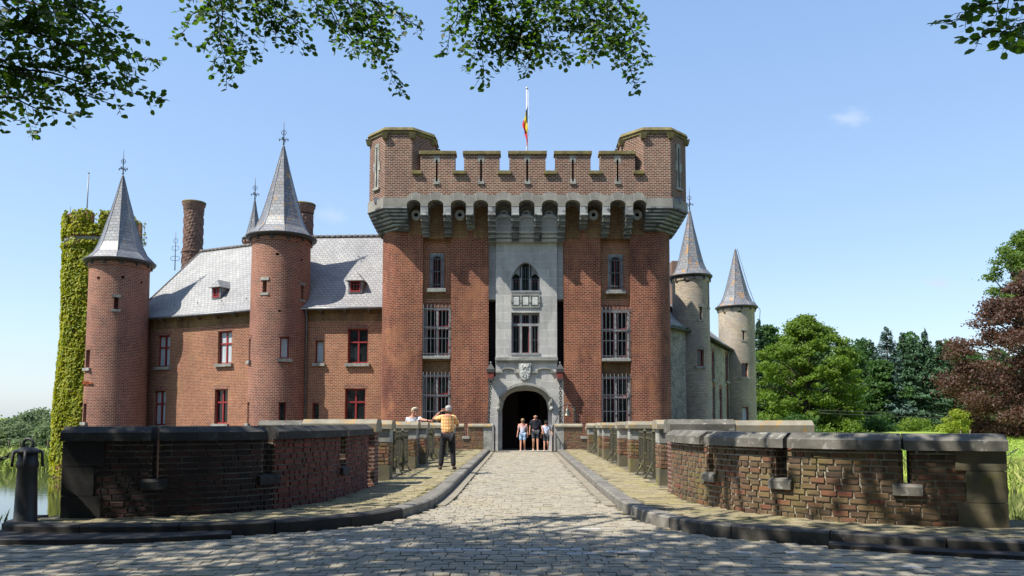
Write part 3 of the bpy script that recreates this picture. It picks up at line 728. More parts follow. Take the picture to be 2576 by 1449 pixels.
def railing(parent, x, y0, y1, seed, inn):
    """iron railing panel along y at x; inn = direction of the road"""
    rl = MB(); z0, z1 = ZP + .10, ZP + 1.02; n = int((y1 - y0) / .115)
    for zz in (z0 + .12, z1 - .12): rl.box(x - .02, x + .02, y0 + .05, y1 - .05, zz - .02, zz + .02)
    for i in range(n + 1):
        yy = y0 + .08 + (y1 - y0 - .16) * i / n; rl.box(x - .012, x + .012, yy - .012, yy + .012, z0, z1)
        rl.prism([(x - .02, yy - .02), (x + .02, yy - .02), (x + .02, yy + .02), (x - .02, yy + .02)], z1, z1 + .05, [(x - .002, yy - .002), (x + .002, yy - .002), (x + .002, yy + .002), (x - .002, yy + .002)])
    o_ = rl.build('railing', 'railing_iron', parent, uv=False)
    for fy in (.33, .67):
        yy = y0 + (y1 - y0) * fy; ps = MB(); xx = x + inn * .045
        ps.box(xx - .028, xx + .028, yy - .028, yy + .028, ZP, z1 + .05); ps.box(xx + inn * .0 - .035, xx + .035, yy - .035, yy + .035, ZP, ZP + .5)
        ps.prism([(xx - .045, yy - .045), (xx + .045, yy - .045), (xx + .045, yy + .045), (xx - .045, yy + .045)], z1 + .05, z1 + .12, [(xx - .005, yy - .005), (xx + .005, yy - .005), (xx + .005, yy + .005), (xx - .005, yy + .005)])
        ps.tube([(xx, yy, ZP + .42), (xx + inn * .14, yy, ZP + .12), (xx + inn * .2, yy, ZP + .01)], .016, 6); ps.box(xx - .06, xx + .24 if inn > 0 else xx + .06, yy - .04, yy + .04, ZP, ZP + .02) if inn > 0 else ps.box(xx - .24, xx + .06, yy - .04, yy + .04, ZP, ZP + .02)
        ps.build('railing_post', 'railing_iron', o_, uv=False)
XI = 2.86
rp = parapet(1, XI, [(15.8, .98), (20.1, .98), (22.4, .98), (26.7, .98), (28.4, .98), (32.8, .6)][:0] or
             [(15.8, .99), (20.1, 1.0), (22.4, 1.0), (26.7, 1.01), (28.4, 1.01), (32.8, .6)], 'right hand bridge parapet of brick piers, yellow lichened railings and grey copings')
lp = parapet(-1, 3.0, [(17.1, .99), (21.4, 1.0), (23.6, 1.0), (27.8, 1.01), (29.6, 1.01), (33.6, .6)], 'left hand bridge parapet of brick piers and dark railings the couple stand beside')
for a, b_ in ((16.3, 20.05), (22.9, 26.65), (28.9, 32.75)): railing(rp, XI + .22, a, b_, 1, -1)
for a, b_ in ((17.6, 21.35), (24.1, 27.75), (30.1, 33.55)): railing(lp, -3.22, a, b_, 1, 1)
for sd, par, xi, ysl in ((1, rp, XI, [(20.1, 15.8), (26.7, 22.4), (32.8, 28.4)]), (-1, lp, 3.0, [(21.4, 17.1), (27.8, 23.6), (33.6, 29.6)])):
    pass

# abutment walls behind the curved ones
for sd, x0, x1, y, lab in ((1, 2.78, 5.35, 14.1, 'right hand'), (-1, -5.4, -3.06, 15.7, 'left hand')):
    r = thing('abutment_wall', f'short brick wall with thick grey coping crossing behind the {lab} curved wall', 'wall', ((x0 + x1) / 2, y, 0))
    b = MB(); b.box(x0, x1, y, y + .42, -3.4, 1.22); b.build('brickwork', 'chimney_brick', r)
    if sd > 0: cuts = [x0 - .06, 3.95, x1 + .06]; zt = (1.475, 1.455)
    else: cuts = [x0 - .06, -4.55, x1 + .06]; zt = (1.455, 1.48)
    for k in range(2):
        b = MB(); cop_x(b, cuts[k] + .008, cuts[k + 1] - .008, y - .1, y + .52, 1.22, zt[k]); b.build('coping', 'lichen_coping' if k else 'coping_stone', r, uv=False)
# walls flanking the gate
for sd, x0, x1, lab in ((-1, -3.9, -1.42, 'left'), (1, 1.55, 3.85, 'right')):
    y = 35.15; z = 1.31
    r = thing('gate_wall', f'low brick wall with slit and stone coping {lab} of the gate arch', 'wall', ((x0 + x1) / 2, y, ZP), 'low walls beside the gate')
    xs_, xq = (-2.62, -1.80) if sd < 0 else (2.87, 1.93)    # slit, quoin edge
    p_ = Path([(x0, y), ((x0 + x1) / 2, y), (x1, y)], 1, side=1)
    b = MB(); b.box(x0, x1, y + .012, y + .34, -.5, .72)
    a, c = xs_ - .07 - x0, xs_ + .07 - x0
    b.box(x0, xs_ - .07, y + .012, y + .34, .721, z - .16); b.box(xs_ + .07, x1, y + .012, y + .34, .721, z - .16); b.build('core', 'mortar', r, uv=False)
    bricks(p_, 0 if sd < 0 else xq - x0, xq - x0 if sd < 0 else p_.len, ZP - .02, z - .16, 'pillar_brick', r, 40, [(a, c, .72, 9)])
    b = MB(); b.box(*((xq, x1 + .015) if sd < 0 else (x0 - .015, xq)), y - .012, y + .352, 0, z - .16, .005); b.build('quoin', 'grey_stone', r, uv=False)
    b = MB()
    cop_x(b, x0 - .05, xs_ - .09, y - .07, y + .42, z - .16, z); cop_x(b, xs_ + .09, x1 + .06, y - .07, y + .42, z - .16, z); b.build('coping', 'lichen_coping', r, uv=False)
    b = MB(); b.box(xs_ - .17, xs_ + .17, y - .06, y + .1, .60, .72, .01); b.build('sill_block', 'grey_stone', r, uv=False)
    # iron gate leaf folded back against the wall end
    g_ = MB(); xg = (x1 + .13) if sd < 0 else (x0 - .13)
    g_.box(xg - .03, xg + .03, y - .35, y - .28, 0.02, 1.25); g_.box(xg - .02, xg + .02, y - .28, y + .45, .15, .2); g_.box(xg - .02, xg + .02, y - .28, y + .45, 1.0, 1.05); g_.box(xg - .03, xg + .03, y + .38, y + .45, .02, 1.15)
    for k in range(6): g_.box(xg - .01, xg + .01, y - .2 + k * .1, y - .18 + k * .1, .2, 1.0)
    o_ = g_.build('gate_leaf', 'iron', None, uv=False); tag(o_, f'black iron gate leaf folded open at the {lab} jamb of the gate arch', 'gate', 'folded gate leaves'); rebase(o_, (xg, y, 0))
# bell on its bracket, on the right low wall
bx, by, bz = X(1427, 1050, 35.3), 35.3, 1.31
r = thing('bell', 'small bronze bell hanging in a black iron frame on the low wall', 'bell', (bx, by, bz))
b = MB(); 
for s_ in (-1, 1):
    b.box(bx + s_ * .34 - .04, bx + s_ * .34 + .04, by - .04, by + .04, bz, bz + .78); b.tube([(bx + s_ * .34, by, bz + .5), (bx + s_ * .5, by, bz + .42), (bx + s_ * .46, by, bz + .25), (bx + s_ * .56, by, bz + .05)], .018, 6)
    b.ball((bx + s_ * .34, by, bz + .6), .07, 8, 6)
b.tube([(bx + .34 * math.cos(a), by, bz + .62 + .28 * math.sin(a)) for a in np.linspace(0, PI, 9)], .022, 6)
b.build('frame', 'iron', r, uv=False)
mat('bronze', (.16, .15, .11), (.09, .1, .08), 6, .4, metal=.7, spec=.5)
b = MB(); b.lathe(bx, by, [(.17, bz + .38), (.15, bz + .42), (.115, bz + .50), (.1, bz + .6), (.075, bz + .67), (.02, bz + .70), (.015, bz + .86)], 16); b.build('bell_body', 'bronze', r, uv=False)
# ---------------------------------------------------------------- gatehouse
YF, YR, YC, YO = 36.5, 36.82, 36.62, 35.55
gx = lambda u, v=800: X(u, v, YF)
gz = lambda v, Y=YF: Z(v, Y)
G = thing('gatehouse', 'tall red brick castle gatehouse with battlements, two corner turrets and central stone archway', 'castle gatehouse', (.2, YF, 0))
ZBASE = -3.6; ZTOP = Z(487, YO)          # underside of the overhanging parapet
XL, XR_ = gx(951), gx(1697)
rl0, rl1, rr0, rr1 = gx(1063), gx(1134), gx(1512), gx(1587)
sl0, sl1, sr0, sr1 = gx(1229), gx(1247), gx(1401.5), gx(1418)
ZC = Z(560, YF) + .6
mb = MB()
Rr = 1.15
def left_map(s, z, d):   # s from 0: back of side wall -> corner -> front
    side = 10.0; arc = Rr * PI / 2
    if s < side: return (XL + d, YF + Rr + side - s, z)
    if s < side + arc:
        a = (s - side) / Rr; return (XL + Rr - (Rr - d) * math.cos(a), YF + Rr - (Rr - d) * math.sin(a), z)
    return (XL + Rr + s - side - arc, YF + d, z)
Ls = 10 + Rr * PI / 2
mb.grid(left_map, 0, 10, ZBASE, ZTOP, ds=5)
mb.grid(left_map, 10, Ls, ZBASE, ZTOP, ds=.15, smooth=True)
mb.grid(left_map, Ls, Ls + rl0 - XL - Rr, ZBASE, ZTOP, ds=5)
def right_map(s, z, d):
    p_ = left_map(s, z, d); return (XR_ - (p_[0] - XL), p_[1], z)
k0 = len(mb.F)
mb.grid(right_map, 0, 10, ZBASE, ZTOP, ds=5); mb.grid(right_map, 10, Ls, ZBASE, ZTOP, ds=.15, smooth=True); mb.grid(right_map, Ls, Ls + XR_ - Rr - rr1, ZBASE, ZTOP, ds=5)
for k in range(k0, len(mb.F)):
    mb.F[k] = mb.F[k][::-1]
    if k in mb.UV: mb.UV[k] = mb.UV[k][::-1]
flat = lambda y: (lambda s, z, d: (s, y + d, z))
for a, b_ in ((rl1, sl0), (sr1, rr0)): mb.grid(flat(YF), a, b_, ZBASE, ZTOP, ds=9)
# recess returns
for x, s_ in ((rl0, 1), (rl1, -1), (rr0, 1), (rr1, -1)):
    q_ = [(x, YF, ZBASE), (x, YR, ZBASE), (x, YR, ZTOP), (x, YF, ZTOP)]
    mb.poly(q_ if s_ > 0 else q_[::-1])
mb.poly([(XL, 49, ZBASE), (XL, 49, ZTOP), (XR_, 49, ZTOP), (XR_, 49, ZBASE)]); mb.poly([(XL, YF + .3, ZTOP), (XR_, YF + .3, ZTOP), (XR_, 49, ZTOP), (XL, 49, ZTOP)])
mb.build('brick_wall', 'gate_brick', G)
# recessed strips with window openings
cols = []
for (a, b_, side) in ((rl0, rl1, 0), (rr0, rr1, 1)):
    us = [(1082, 1117), (1063, 1131), (1060, 1129)] if side == 0 else [(1529, 1567), (1513, 1584), (1513, 1586)]
    vs = [(638, 727), (775, 897), (943, 1085)] if side == 0 else [(641, 731), (781, 903), (948, 1088)]
    H = []
    for (u0, u1), (v0, v1) in zip(us, vs):
        x0, x1 = X(u0, (v0 + v1) / 2, YR), X(u1, (v0 + v1) / 2, YR)
        if u1 - u0 > 50: x0, x1 = a + .03, b_ - .03
        H.append((x0, x1, Z(v1, YR), Z(v0, YR), .3))
    cols.append(H)
    m1 = MB(); m1.grid(flat(YR), a, b_, ZBASE, Z(586, YR), H, ds=9, depth=.3); m1.build('recess_wall', 'ochre_brick' if 0 else 'wing_brick', G)
# ochre patches of masonry: niches under the corbel arches
for a, c in ((rl0, rl1), (rr0, rr1)): m1 = MB(); m1.box(a, c, YR, YR + .2, Z(586, YR), ZTOP); m1.build('niche_wall', 'ochre_brick', G)

def bars(mb, x0, x1, z0, z1, y, nv, hz, r=.016, prong=.12, depth=.14):
    """projecting iron window grille"""
    for k in range(nv):
        x = x0 + (x1 - x0) * k / (nv - 1)
        mb.tube([(x, y + depth, z1 + .01), (x, y + .02, z1 + prong * .45), (x, y, z1 - .05), (x, y, z0)], r, 5, False)
    for z in hz:
        mb.box(x0 - .03, x1 + .03, y - .014, y + .014, z - .02, z + .02)
        for x in (x0 - .01, x1 + .01): mb.box(x - .015, x + .015, y, y + depth + .1, z - .015, z + .015)
def small_window(parent, x0, x1, z0, z1, y, arch=True):
    """single light in a stone surround"""
    b = MB(); wf = .13
    b.box(x0, x0 + wf, y - .06, y + .2, z0, z1); b.box(x1 - wf, x1, y - .06, y + .2, z0, z1); b.box(x0 + wf, x1 - wf, y - .06, y + .2, z0, z0 + .06)
    n = 8; xs_ = [x0 + wf + (x1 - x0 - 2 * wf) * i / n for i in range(n + 1)]; zr = z1 - .34
    arc_ = [zr + .22 * math.sqrt(max(0, 1 - ((x - (x0 + x1) / 2) / ((x1 - x0) / 2 - wf)) ** 2)) for x in xs_]
    b.strip(xs_, [z1] * (n + 1), arc_, y - .06, y + .2)
    win = b.build('window', 'frame_stone', parent, uv=False)
    b = MB(); b.box(x0 + wf, x0 + wf + .05, y + .1, y + .16, z0 + .06, z1 - .1); b.box(x1 - wf - .05, x1 - wf, y + .1, y + .16, z0 + .06, z1 - .1)
    b.box(x0 + wf + .05, x1 - wf - .05, y + .1, y + .16, z0 + .06, z0 + .12); b.box((x0 + x1) / 2 - .02, (x0 + x1) / 2 + .02, y + .1, y + .16, z0 + .12, z1 - .1); b.build('casement', 'red_paint', win, uv=False)
    b = MB(); b.poly([(x0, y + .17, z0), (x1, y + .17, z0), (x1, y + .17, z1), (x0, y + .17, z1)]); b.build('pane', 'glass', win, uv=False)
    b = MB(); b.box(x0 - .12, x1 + .12, y - .22, y + .0, z0 - .18, z0 - .002, .01); b.build('sill', 'grey_stone', win, uv=False)
    b = MB(); bars(b, x0 + .05, x1 - .05, z0 + .03, z1 - .12, y - .12, 6, [z0 + .2, z0 + (z1 - z0) * .48, z1 - .3], r=.012); b.build('grille', 'grille_iron', win, uv=False)
def brick_arch(parent, xc, z, w_, y, m='wing_brick'):
    b = MB(); n = 15
    for i in range(n):
        a = PI * (.18 + .64 * (i + .5) / n); R0 = w_ * .62; zc_ = z - R0 * math.sin(PI * .18) * .6
        c_, s_ = math.cos(a), math.sin(a); t_ = R0 * PI * .64 / n * .42
        pts = [(R0, -t_), (R0 + .26, -t_ * 1.25), (R0 + .26, t_ * 1.25), (R0, t_)]
        P_ = [(xc + (r_ * c_ - q_ * s_), zc_ + (r_ * s_ + q_ * c_) * .72) for r_, q_ in pts]
        b.extr(P_, y - .012, y + .05)
    b.build('brick_arch', m, parent)
def cross_window(parent, x0, x1, z0, z1, y, zt, nb=8, hz=None, curt=False):
    b = MB(); wf = .10; mu = .05; xm = (x0 + x1) / 2
    b.box(x0, x0 + wf, y - .02, y + .25, z0, z1); b.box(x1 - wf, x1, y - .02, y + .25, z0, z1); b.box(x0 + wf, x1 - wf, y - .02, y + .25, z1 - wf, z1); b.box(x0 + wf, x1 - wf, y - .02, y + .25, z0, z0 + .08)
    b.box(xm - mu, xm + mu, y - .005, y + .24, z0 + .08, z1 - wf); b.box(x0 + wf, xm - mu, y - .003, y + .24, zt - mu, zt + mu); b.box(xm + mu, x1 - wf, y - .003, y + .24, zt - mu, zt + mu)
    win = b.build('window', 'frame_stone', parent, uv=False)
    b = MB(); cs = .045
    for a, c in ((x0 + wf, xm - mu), (xm + mu, x1 - wf)):
        for e, f_ in ((z0 + .08, zt - mu), (zt + mu, z1 - wf)):
            b.box(a, a + cs, y + .15, y + .2, e, f_); b.box(c - cs, c, y + .15, y + .2, e, f_); b.box(a + cs, c - cs, y + .15, y + .2, e, e + .08); b.box(a + cs, c - cs, y + .15, y + .2, f_ - cs, f_)
    b.build('casement', 'red_paint', win, uv=False)
    b = MB(); b.poly([(x0, y + .21, z0), (x1, y + .21, z0), (x1, y + .21, z1), (x0, y + .21, z1)]); b.build('pane', 'glass', win, uv=False)
    b = MB(); b.box(x0 - .0, x1 + .0, y - .36, y - .03, z0 - .14, z0 - .002, .012); b.build('sill', 'grey_stone', win, uv=False)
    b = MB(); hz = hz or [z0 + .12, z0 + (z1 - z0) * .36, zt, z1 - .08]
    bars(b, x0 + .02, x1 - .02, z0 + .02, z1 - .02, y - .34, nb, hz, depth=.3, prong=.3); b.build('grille', 'grille_iron', win, uv=False)
for side, H in enumerate(cols):
    x0, x1, z0, z1 = H[0][:4]; small_window(G, x0, x1, z0, z1, YR); brick_arch(G, (x0 + x1) / 2, z1 - .05, x1 - x0, YR)
    x0, x1, z0, z1 = H[1][:4]; cross_window(G, x0, x1, z0, z1, YR, Z(825 if side == 0 else 831, YR))
    b = MB(); 
    for k in range(17):
        xx = x0 + (x1 - x0) * (k + .5) / 17; b.box(xx - .031, xx + .031, YR - .012, YR + .03, z1 + .02, z1 + .27)
    b.build('brick_arch', 'gate_brick', G)
    b = MB(); rx0, rx1 = (rl0, rl1) if side == 0 else (rr0, rr1); b.box(rx0 + .002, rx1 - .002, YR - .008, YR + .02, Z(941 if side == 0 else 946, YR), Z(909 if side == 0 else 914, YR)); b.build('ochre_panel', 'ochre_brick', G); b = MB(); b.box(rx0 + .002, rx1 - .002, YR - .008, YR + .02, Z(752, YR), Z(740, YR)); b.build('ochre_panel', 'ochre_brick', G)
    x0, x1, z0, z1 = H[2][:4]; cross_window(G, x0, x1, z0, z1, YR, Z(995 if side == 0 else 1000, YR), hz=[z0 + .3, Z(1035, YR), Z(994, YR), z1 - .08])

# central stone front
xc = (sl1 + sr0) / 2
zslot0, zslot1 = Z(947, YC), Z(752, YC)
zl_s = Z(898, YC); zl_b = Z(910, YC)
wx0, wx1 = X(1286.5, 800, YC), X(1357.5, 800, YC)
uw0, uw1 = X(1286.5, 700, YC), X(1357.5, 700, YC)
W1 = (uw0, uw1, Z(736, YC), Z(660, YC), .45); W2 = (uw0, uw1, Z(893, YC), Z(786, YC), .45)
ax0, ax1 = X(1253, 1050, YC), X(1389, 1050, YC); axc = (ax0 + ax1) / 2
zsp, zap = Z(1012, YC), Z(974, YC)
m1 = MB(); m1.grid(flat(YC), sl1, sr0, zl_s, Z(609, YC), [W1, W2], ds=9)
# flanks: above the slots and beside them
for a, c in ((sl0, sl1), (sr0, sr1)):
    m1.grid(flat(YC + .12), a, c, zslot1, ZTOP, ds=9)
    m1.grid(flat(YC - .0), a, c, ZBASE, zslot0, ds=9) if 0 else None
m1.poly([(sl1, YC, zslot0), (sl1, YC + .9, zslot0), (sl1, YC + .9, ZTOP), (sl1, YC, ZTOP)][::-1]); m1.poly([(sr0, YC, zslot0), (sr0, YC + .9, zslot0), (sr0, YC + .9, ZTOP), (sr0, YC, ZTOP)])
for a, c in ((sl0, sl1), (sr0, sr1)): m1.poly([(a, YC + .12, zslot1), (c, YC + .12, zslot1), (c, YC + .9, zslot1), (a, YC + .9, zslot1)])
# lower portal wall, slightly proud
YP = YC - .08
m1.grid(flat(YP), sl1 + .002, sr0 - .002, zslot0, zl_b, [], ds=9)
m1.grid(flat(YP), sl0 + .0, sr1 - .0, 0, zslot0, [(ax0, ax1, 0, zap, 1.0)], ds=9)
m1.poly([(sl0, YP, zslot0), (sl1, YP, zslot0), (sl1, YC + .9, zslot0), (sl0, YC + .9, zslot0)]); m1.poly([(sr0, YP, zslot0), (sr1, YP, zslot0), (sr1, YC + .9, zslot0), (sr0, YC + .9, zslot0)])
m1.poly([(sl0, YP, 0), (sl0, YF + .3, 0), (sl0, YF + .3, zslot0), (sl0, YP, zslot0)][::1]); m1.poly([(sr1, YP, 0), (sr1, YF + .3, 0), (sr1, YF + .3, zslot0), (sr1, YP, zslot0)][::-1])
def archf(x, c, hw, zs_, za, p=3.3):   # depressed arch
    t_ = min(1, abs((x - c) / hw)); return zs_ + (za - zs_) * (1 - t_ ** p) ** (1 / 1.9) * (1 - .06 * t_)
n = 24; ex = [ax0 + (ax1 - ax0) * i / n for i in range(n + 1)]
m1.strip(ex, [zap] * (n + 1), [min(zap - .002, archf(x, axc, (ax1 - ax0) / 2, zsp, zap - .01)) for x in ex], YP, YP + 1.0)
# spandrels of the pointed upper window
un = 16; uxs = [uw0 + (uw1 - uw0) * i / un for i in range(un + 1)]; umc = (uw0 + uw1) / 2
zsu = Z(700, YC)
parch = lambda x: zsu + (W1[3] - zsu) * max(0, 1 - abs((x - umc) / ((uw1 - uw0) / 2)) ** 1.7) ** (.72)
m1.strip(uxs, [W1[3]] * (un + 1), [min(W1[3] - .003, parch(x)) for x in uxs], YC, YC + .45)
m1.build('stone_front', 'ashlar', G)
# inner arch ring and jambs (narrower opening)
jx0, jx1 = X(1263, 1050, YC + .5), X(1379, 1050, YC + .5); jc = (jx0 + jx1) / 2
m1 = MB(); zs2, za2 = Z(1030, YC), Z(981, YC)
ex2 = [jx0 + (jx1 - jx0) * i / n for i in range(n + 1)]
m1.strip(ex2, [zap + .05] * (n + 1), [archf(x, jc, (jx1 - jx0) / 2, zs2, za2) for x in ex2], YC + .35, YC + .95)
for a, c in ((ax0 - .02, jx0), (jx1, ax1 + .02)): m1.box(a, c, YC + .35, YC + .95, 0, zap + .05)
m1.build('inner_arch', 'ashlar', G)
# corbels at arch springing
for x, s_ in ((ax0, 1), (ax1, -1)):
    m1 = MB(); m1.ball((x + s_ * .07, YP + .12, Z(1012, YP)), (.13, .2, .30), 12, 8); m1.ball((x + s_ * .02, YP + .05, Z(1028, YP)), (.12, .16, .14), 12, 8); m1.build('arch_corbel', 'grey_stone', G)
# hood mould over the arch
hx0, hx1 = X(1257, 1000, YP), X(1386, 1000, YP); hc = (hx0 + hx1) / 2
ex = [hx0 + (hx1 - hx0) * i / 26 for i in range(27)]
hz = lambda x: Z(999, YP) + (Z(963, YP) - Z(999, YP)) * max(0, 1 - abs((x - hc) / ((hx1 - hx0) / 2)) ** 2.2) ** .8
m1 = MB(); m1.strip(ex, [hz(x) + .0 for x in ex], [hz(x) - .13 for x in ex], YP - .20, YP + .01); m1.strip(ex, [hz(x) - .135 for x in ex], [hz(x) - .22 for x in ex], YP - .10, YP + .01)
for xx in (hx0, hx1): m1.box(xx - .05, xx + .05, YP - .2, YP, Z(999, YP) - .28, Z(999, YP) - .0)
m1.build('hood_mould', 'grey_stone', G)
# ledge and the label moulds above the shield
m1 = MB(); zl = Z(908, YC); m1.box(sl1 - .02, sr0 + .02, YC - .22, YC + .05, zl, Z(899, YC), .015); m1.box(sl1 - .01, sr0 + .01, YC - .14, YC + .05, zl - .1, zl - .002)
zz = Z(935, YP)
def label(xa, xb):
    pts = [(xa - .35, zz), (xa, zz), (xa, zz + .10)] 
    xs_ = np.linspace(xa, xb, 11); m1.strip(list(xs_), [zz + .14 + .07 * (1 - ((x - (xa + xb) / 2) / ((xb - xa) / 2)) ** 2) for x in xs_], [zz + .07 + .07 * (1 - ((x - (xa + xb) / 2) / ((xb - xa) / 2)) ** 2) for x in xs_], YP - .09, YP + .005)
    m1.box(xa - .02, xa + .04, YP - .09, YP, zz - .08, zz + .08); m1.box(xb - .04, xb + .02, YP - .09, YP, zz - .08, zz + .08)
    m1.box(xa - .28, xa - .022, YP - .09, YP, zz - .06, zz + .01); m1.box(xb + .022, xb + .3, YP - .09, YP, zz - .06, zz + .01)
label(X(1262, 935, YP), X(1296, 935, YP)); label(X(1351, 935, YP), X(1388, 935, YP))
m1.build('ledge', 'grey_stone', G)
# shield with rampant lion above a rayed field
sx, sz0, sz1 = X(1320.5, 935, YP), Z(958, YP), Z(914, YP); hw = .31
def shield(k, dz=0): 
    h_ = sz1 - sz0; pts = []
    for i in range(9):
        t_ = i / 8; pts.append((sx + hw * k * math.cos(-PI / 2 + PI / 2 * t_) ** .8 if t_ > 0 else sx, sz0 + h_ * .55 * (1 - math.sqrt(max(0, 1 - t_ ** 1.6))) + (1 - k) * .1))
    right = [(sx + hw * k * math.sin(PI / 2 * i / 8) ** .8, sz0 + (1 - k) * .28 + h_ * .55 * (1 - math.cos(PI / 2 * i / 8) ** .9)) for i in range(9)]
    top = sz1 - (1 - k) * .2
    right += [(sx + hw * k * 1.04, top - .04), (sx + hw * k, top)]
    left = [(2 * sx - x, z) for x, z in right[::-1]]
    return right + left[:-1]
m1 = MB(); m1.extr(shield(1.0), YP - .10, YP + .004); sh = m1.build('shield', 'grey_stone', G, uv=False)
mat('pale_stone', (.60, .60, .57), (.40, .40, .38), 3, .8, .006)
m1 = MB(); m1.extr(shield(.84), YP - .14, YP - .101)
zc_s = sz0 + (sz1 - sz0) * .40
for i in range(5):   # rays of the lower field
    a0, a1 = -PI * (.06 + .19 * i), -PI * (.06 + .19 * i + .095)
    c_ = (sx, zc_s + .12); r_ = (.22, .27, .31, .27, .22)[i]
    m1.extr([c_, (c_[0] + r_ * math.cos(a1), c_[1] + r_ * math.sin(a1)), (c_[0] + r_ * math.cos(a0), c_[1] + r_ * math.sin(a0))], YP - .18, YP - .141)
lz = zc_s + .34    # lion: body, head, mane, legs, tail
for (dx, dz, rx, rz) in ((0, 0, .10, .07), (-.10, .07, .055, .06), (-.14, .09, .03, .03), (.09, -.03, .06, .05)): m1.ball((sx + dx, YP - .15, lz + dz), (rx, .04, rz), 10, 6)
for pts in (((-.06, .0), (-.14, -.03), (-.18, .02)), ((-.04, -.04), (-.11, -.10), (-.15, -.08)), ((.08, -.05), (.06, -.13), (.02, -.14)), ((.12, -.04), (.16, -.12), (.12, -.15)), ((.13, 0), (.19, .05), (.16, .12), (.2, .15))):
    m1.tube([(sx + a, YP - .155, lz + c) for a, c in pts], .02, 6)
m1.build('relief', 'pale_stone', sh, uv=False)

# upper traceried window and lower mullioned window
def three_lights(H, arched, zt=None):
    x0, x1, z0, z1 = H[:4]; y = YC + .22; b = MB(); w3 = (x1 - x0) / 3; mu = .055
    for k in (1, 2): b.box(x0 + w3 * k - mu, x0 + w3 * k + mu, y - .05, y + .1, z0 + .1, z1 - .05 if not arched else parch(x0 + w3 * k) + .02)
    b.box(x0, x0 + .07, y - .05, y + .1, z0 + .1, z1 if not arched else zsu); b.box(x1 - .07, x1, y - .05, y + .1, z0 + .1, z1 if not arched else zsu)
    b.box(x0 - .02, x1 + .02, YC - .04, y + .14, z0, z0 + .1)
    if not arched:
        b.box(x0 + .07, x1 - .07, y - .055, y + .1, zt - .06, zt + .06); b.box(x0 + .07, x1 - .07, y - .06, y + .1, z1 - .1, z1)
    else:
        for k in (0, 2):   # little pointed heads of the side lights
            xa, xb = x0 + w3 * k, x0 + w3 * (k + 1); cx = (xa + xb) / 2; xs_ = list(np.linspace(xa, xb, 9))
            b.strip(xs_, [parch(x) + .03 for x in xs_], [min(zsu - .02 + .27 * max(0, 1 - abs((x - cx) / (w3 / 2)) ** 1.6) ** .7, parch(x)) for x in xs_], y - .05, y + .06)
    win = b.build('window', 'frame_stone', G, uv=False)
    for k in range(3):
        if arched and k == 1: continue
        b = MB()
        a, c = x0 + w3 * k + (mu if k else .07), x0 + w3 * (k + 1) - (mu if k < 2 else .07)
        for e, f_ in (((z0 + .1, zt - .06), (zt + .06, z1 - .1)) if zt else ((z0 + .1, zsu - .1),)):
            b.box(a, a + .03, y + .04, y + .08, e, f_); b.box(c - .03, c, y + .04, y + .08, e, f_); b.box(a + .03, c - .03, y + .04, y + .08, e, e + .05); b.box(a + .03, c - .03, y + .04, y + .08, f_ - .03, f_)
        b.build('casement', 'red_paint', win, uv=False)
    b = MB(); b.poly([(x0, y + .09, z0), (x1, y + .09, z0), (x1, y + .09, z1), (x0, y + .09, z1)]); b.build('pane', 'glass', win, uv=False)
    b = MB()
    for k in range(3):
        if not arched and k == 1: 
            e0, e1 = zt + .05, z1 - .1
        else: e0, e1 = z0 + .1, (z1 - .1 if not arched else (zsu - .02 if k != 1 else W1[3] - .2))
        for j in range(3):
            x = x0 + w3 * (k + .22 + .28 * j); b.box(x - .011, x + .011, y - .03, y - .008, e0, e1)
    for z in ((z0 + z1) / 2 - (.05 if arched else .3),): b.box(x0 + .07, x0 + w3 - mu, y - .03, y - .01, z, z + .025); b.box(x1 - w3 + mu, x1 - .07, y - .03, y - .01, z, z + .025)
    if arched: b.box(x0 + w3 + mu, x0 + 2 * w3 - mu, y - .03, y - .01, (z0 + z1) / 2 - .05, (z0 + z1) / 2 - .025)
    b.build('grille', 'grille_iron', win, uv=False)
three_lights(W1, True); three_lights(W2, False, Z(816, YC))
# panelled band between the two windows
m1 = MB(); za, zb = Z(771, YC), Z(744, YC)
m1.box(uw0 + .01, uw1 - .01, YC - .012, YC + .02, za, zb); m1.box(uw0, uw1, YC - .05, YC + .01, zb + .002, zb + .06); m1.box(uw0, uw1, YC - .05, YC + .01, za - .06, za - .002)
for k in range(4):
    xx = uw0 + .02 + (uw1 - uw0 - .04) * k / 3; m1.box(xx - .035, xx + .035, YC - .05, YC - .012, za + .002, zb - .002)
    m1.prism([(xx - .05, YC - .07), (xx + .05, YC - .07), (xx + .05, YC - .05), (xx - .05, YC - .05)], (za + zb) / 2 - .08, (za + zb) / 2 + .08)
m1.build('panel_band', 'grey_stone', G, uv=False)
for k in range(3):
    m1 = MB(); xx = uw0 + (uw1 - uw0) * (k + .5) / 3; m1.box(xx - .13, xx + .13, YC - .045, YC - .011, za + .07, zb - .07, .012); m1.build('square_panel', 'pale_stone', G, uv=False)
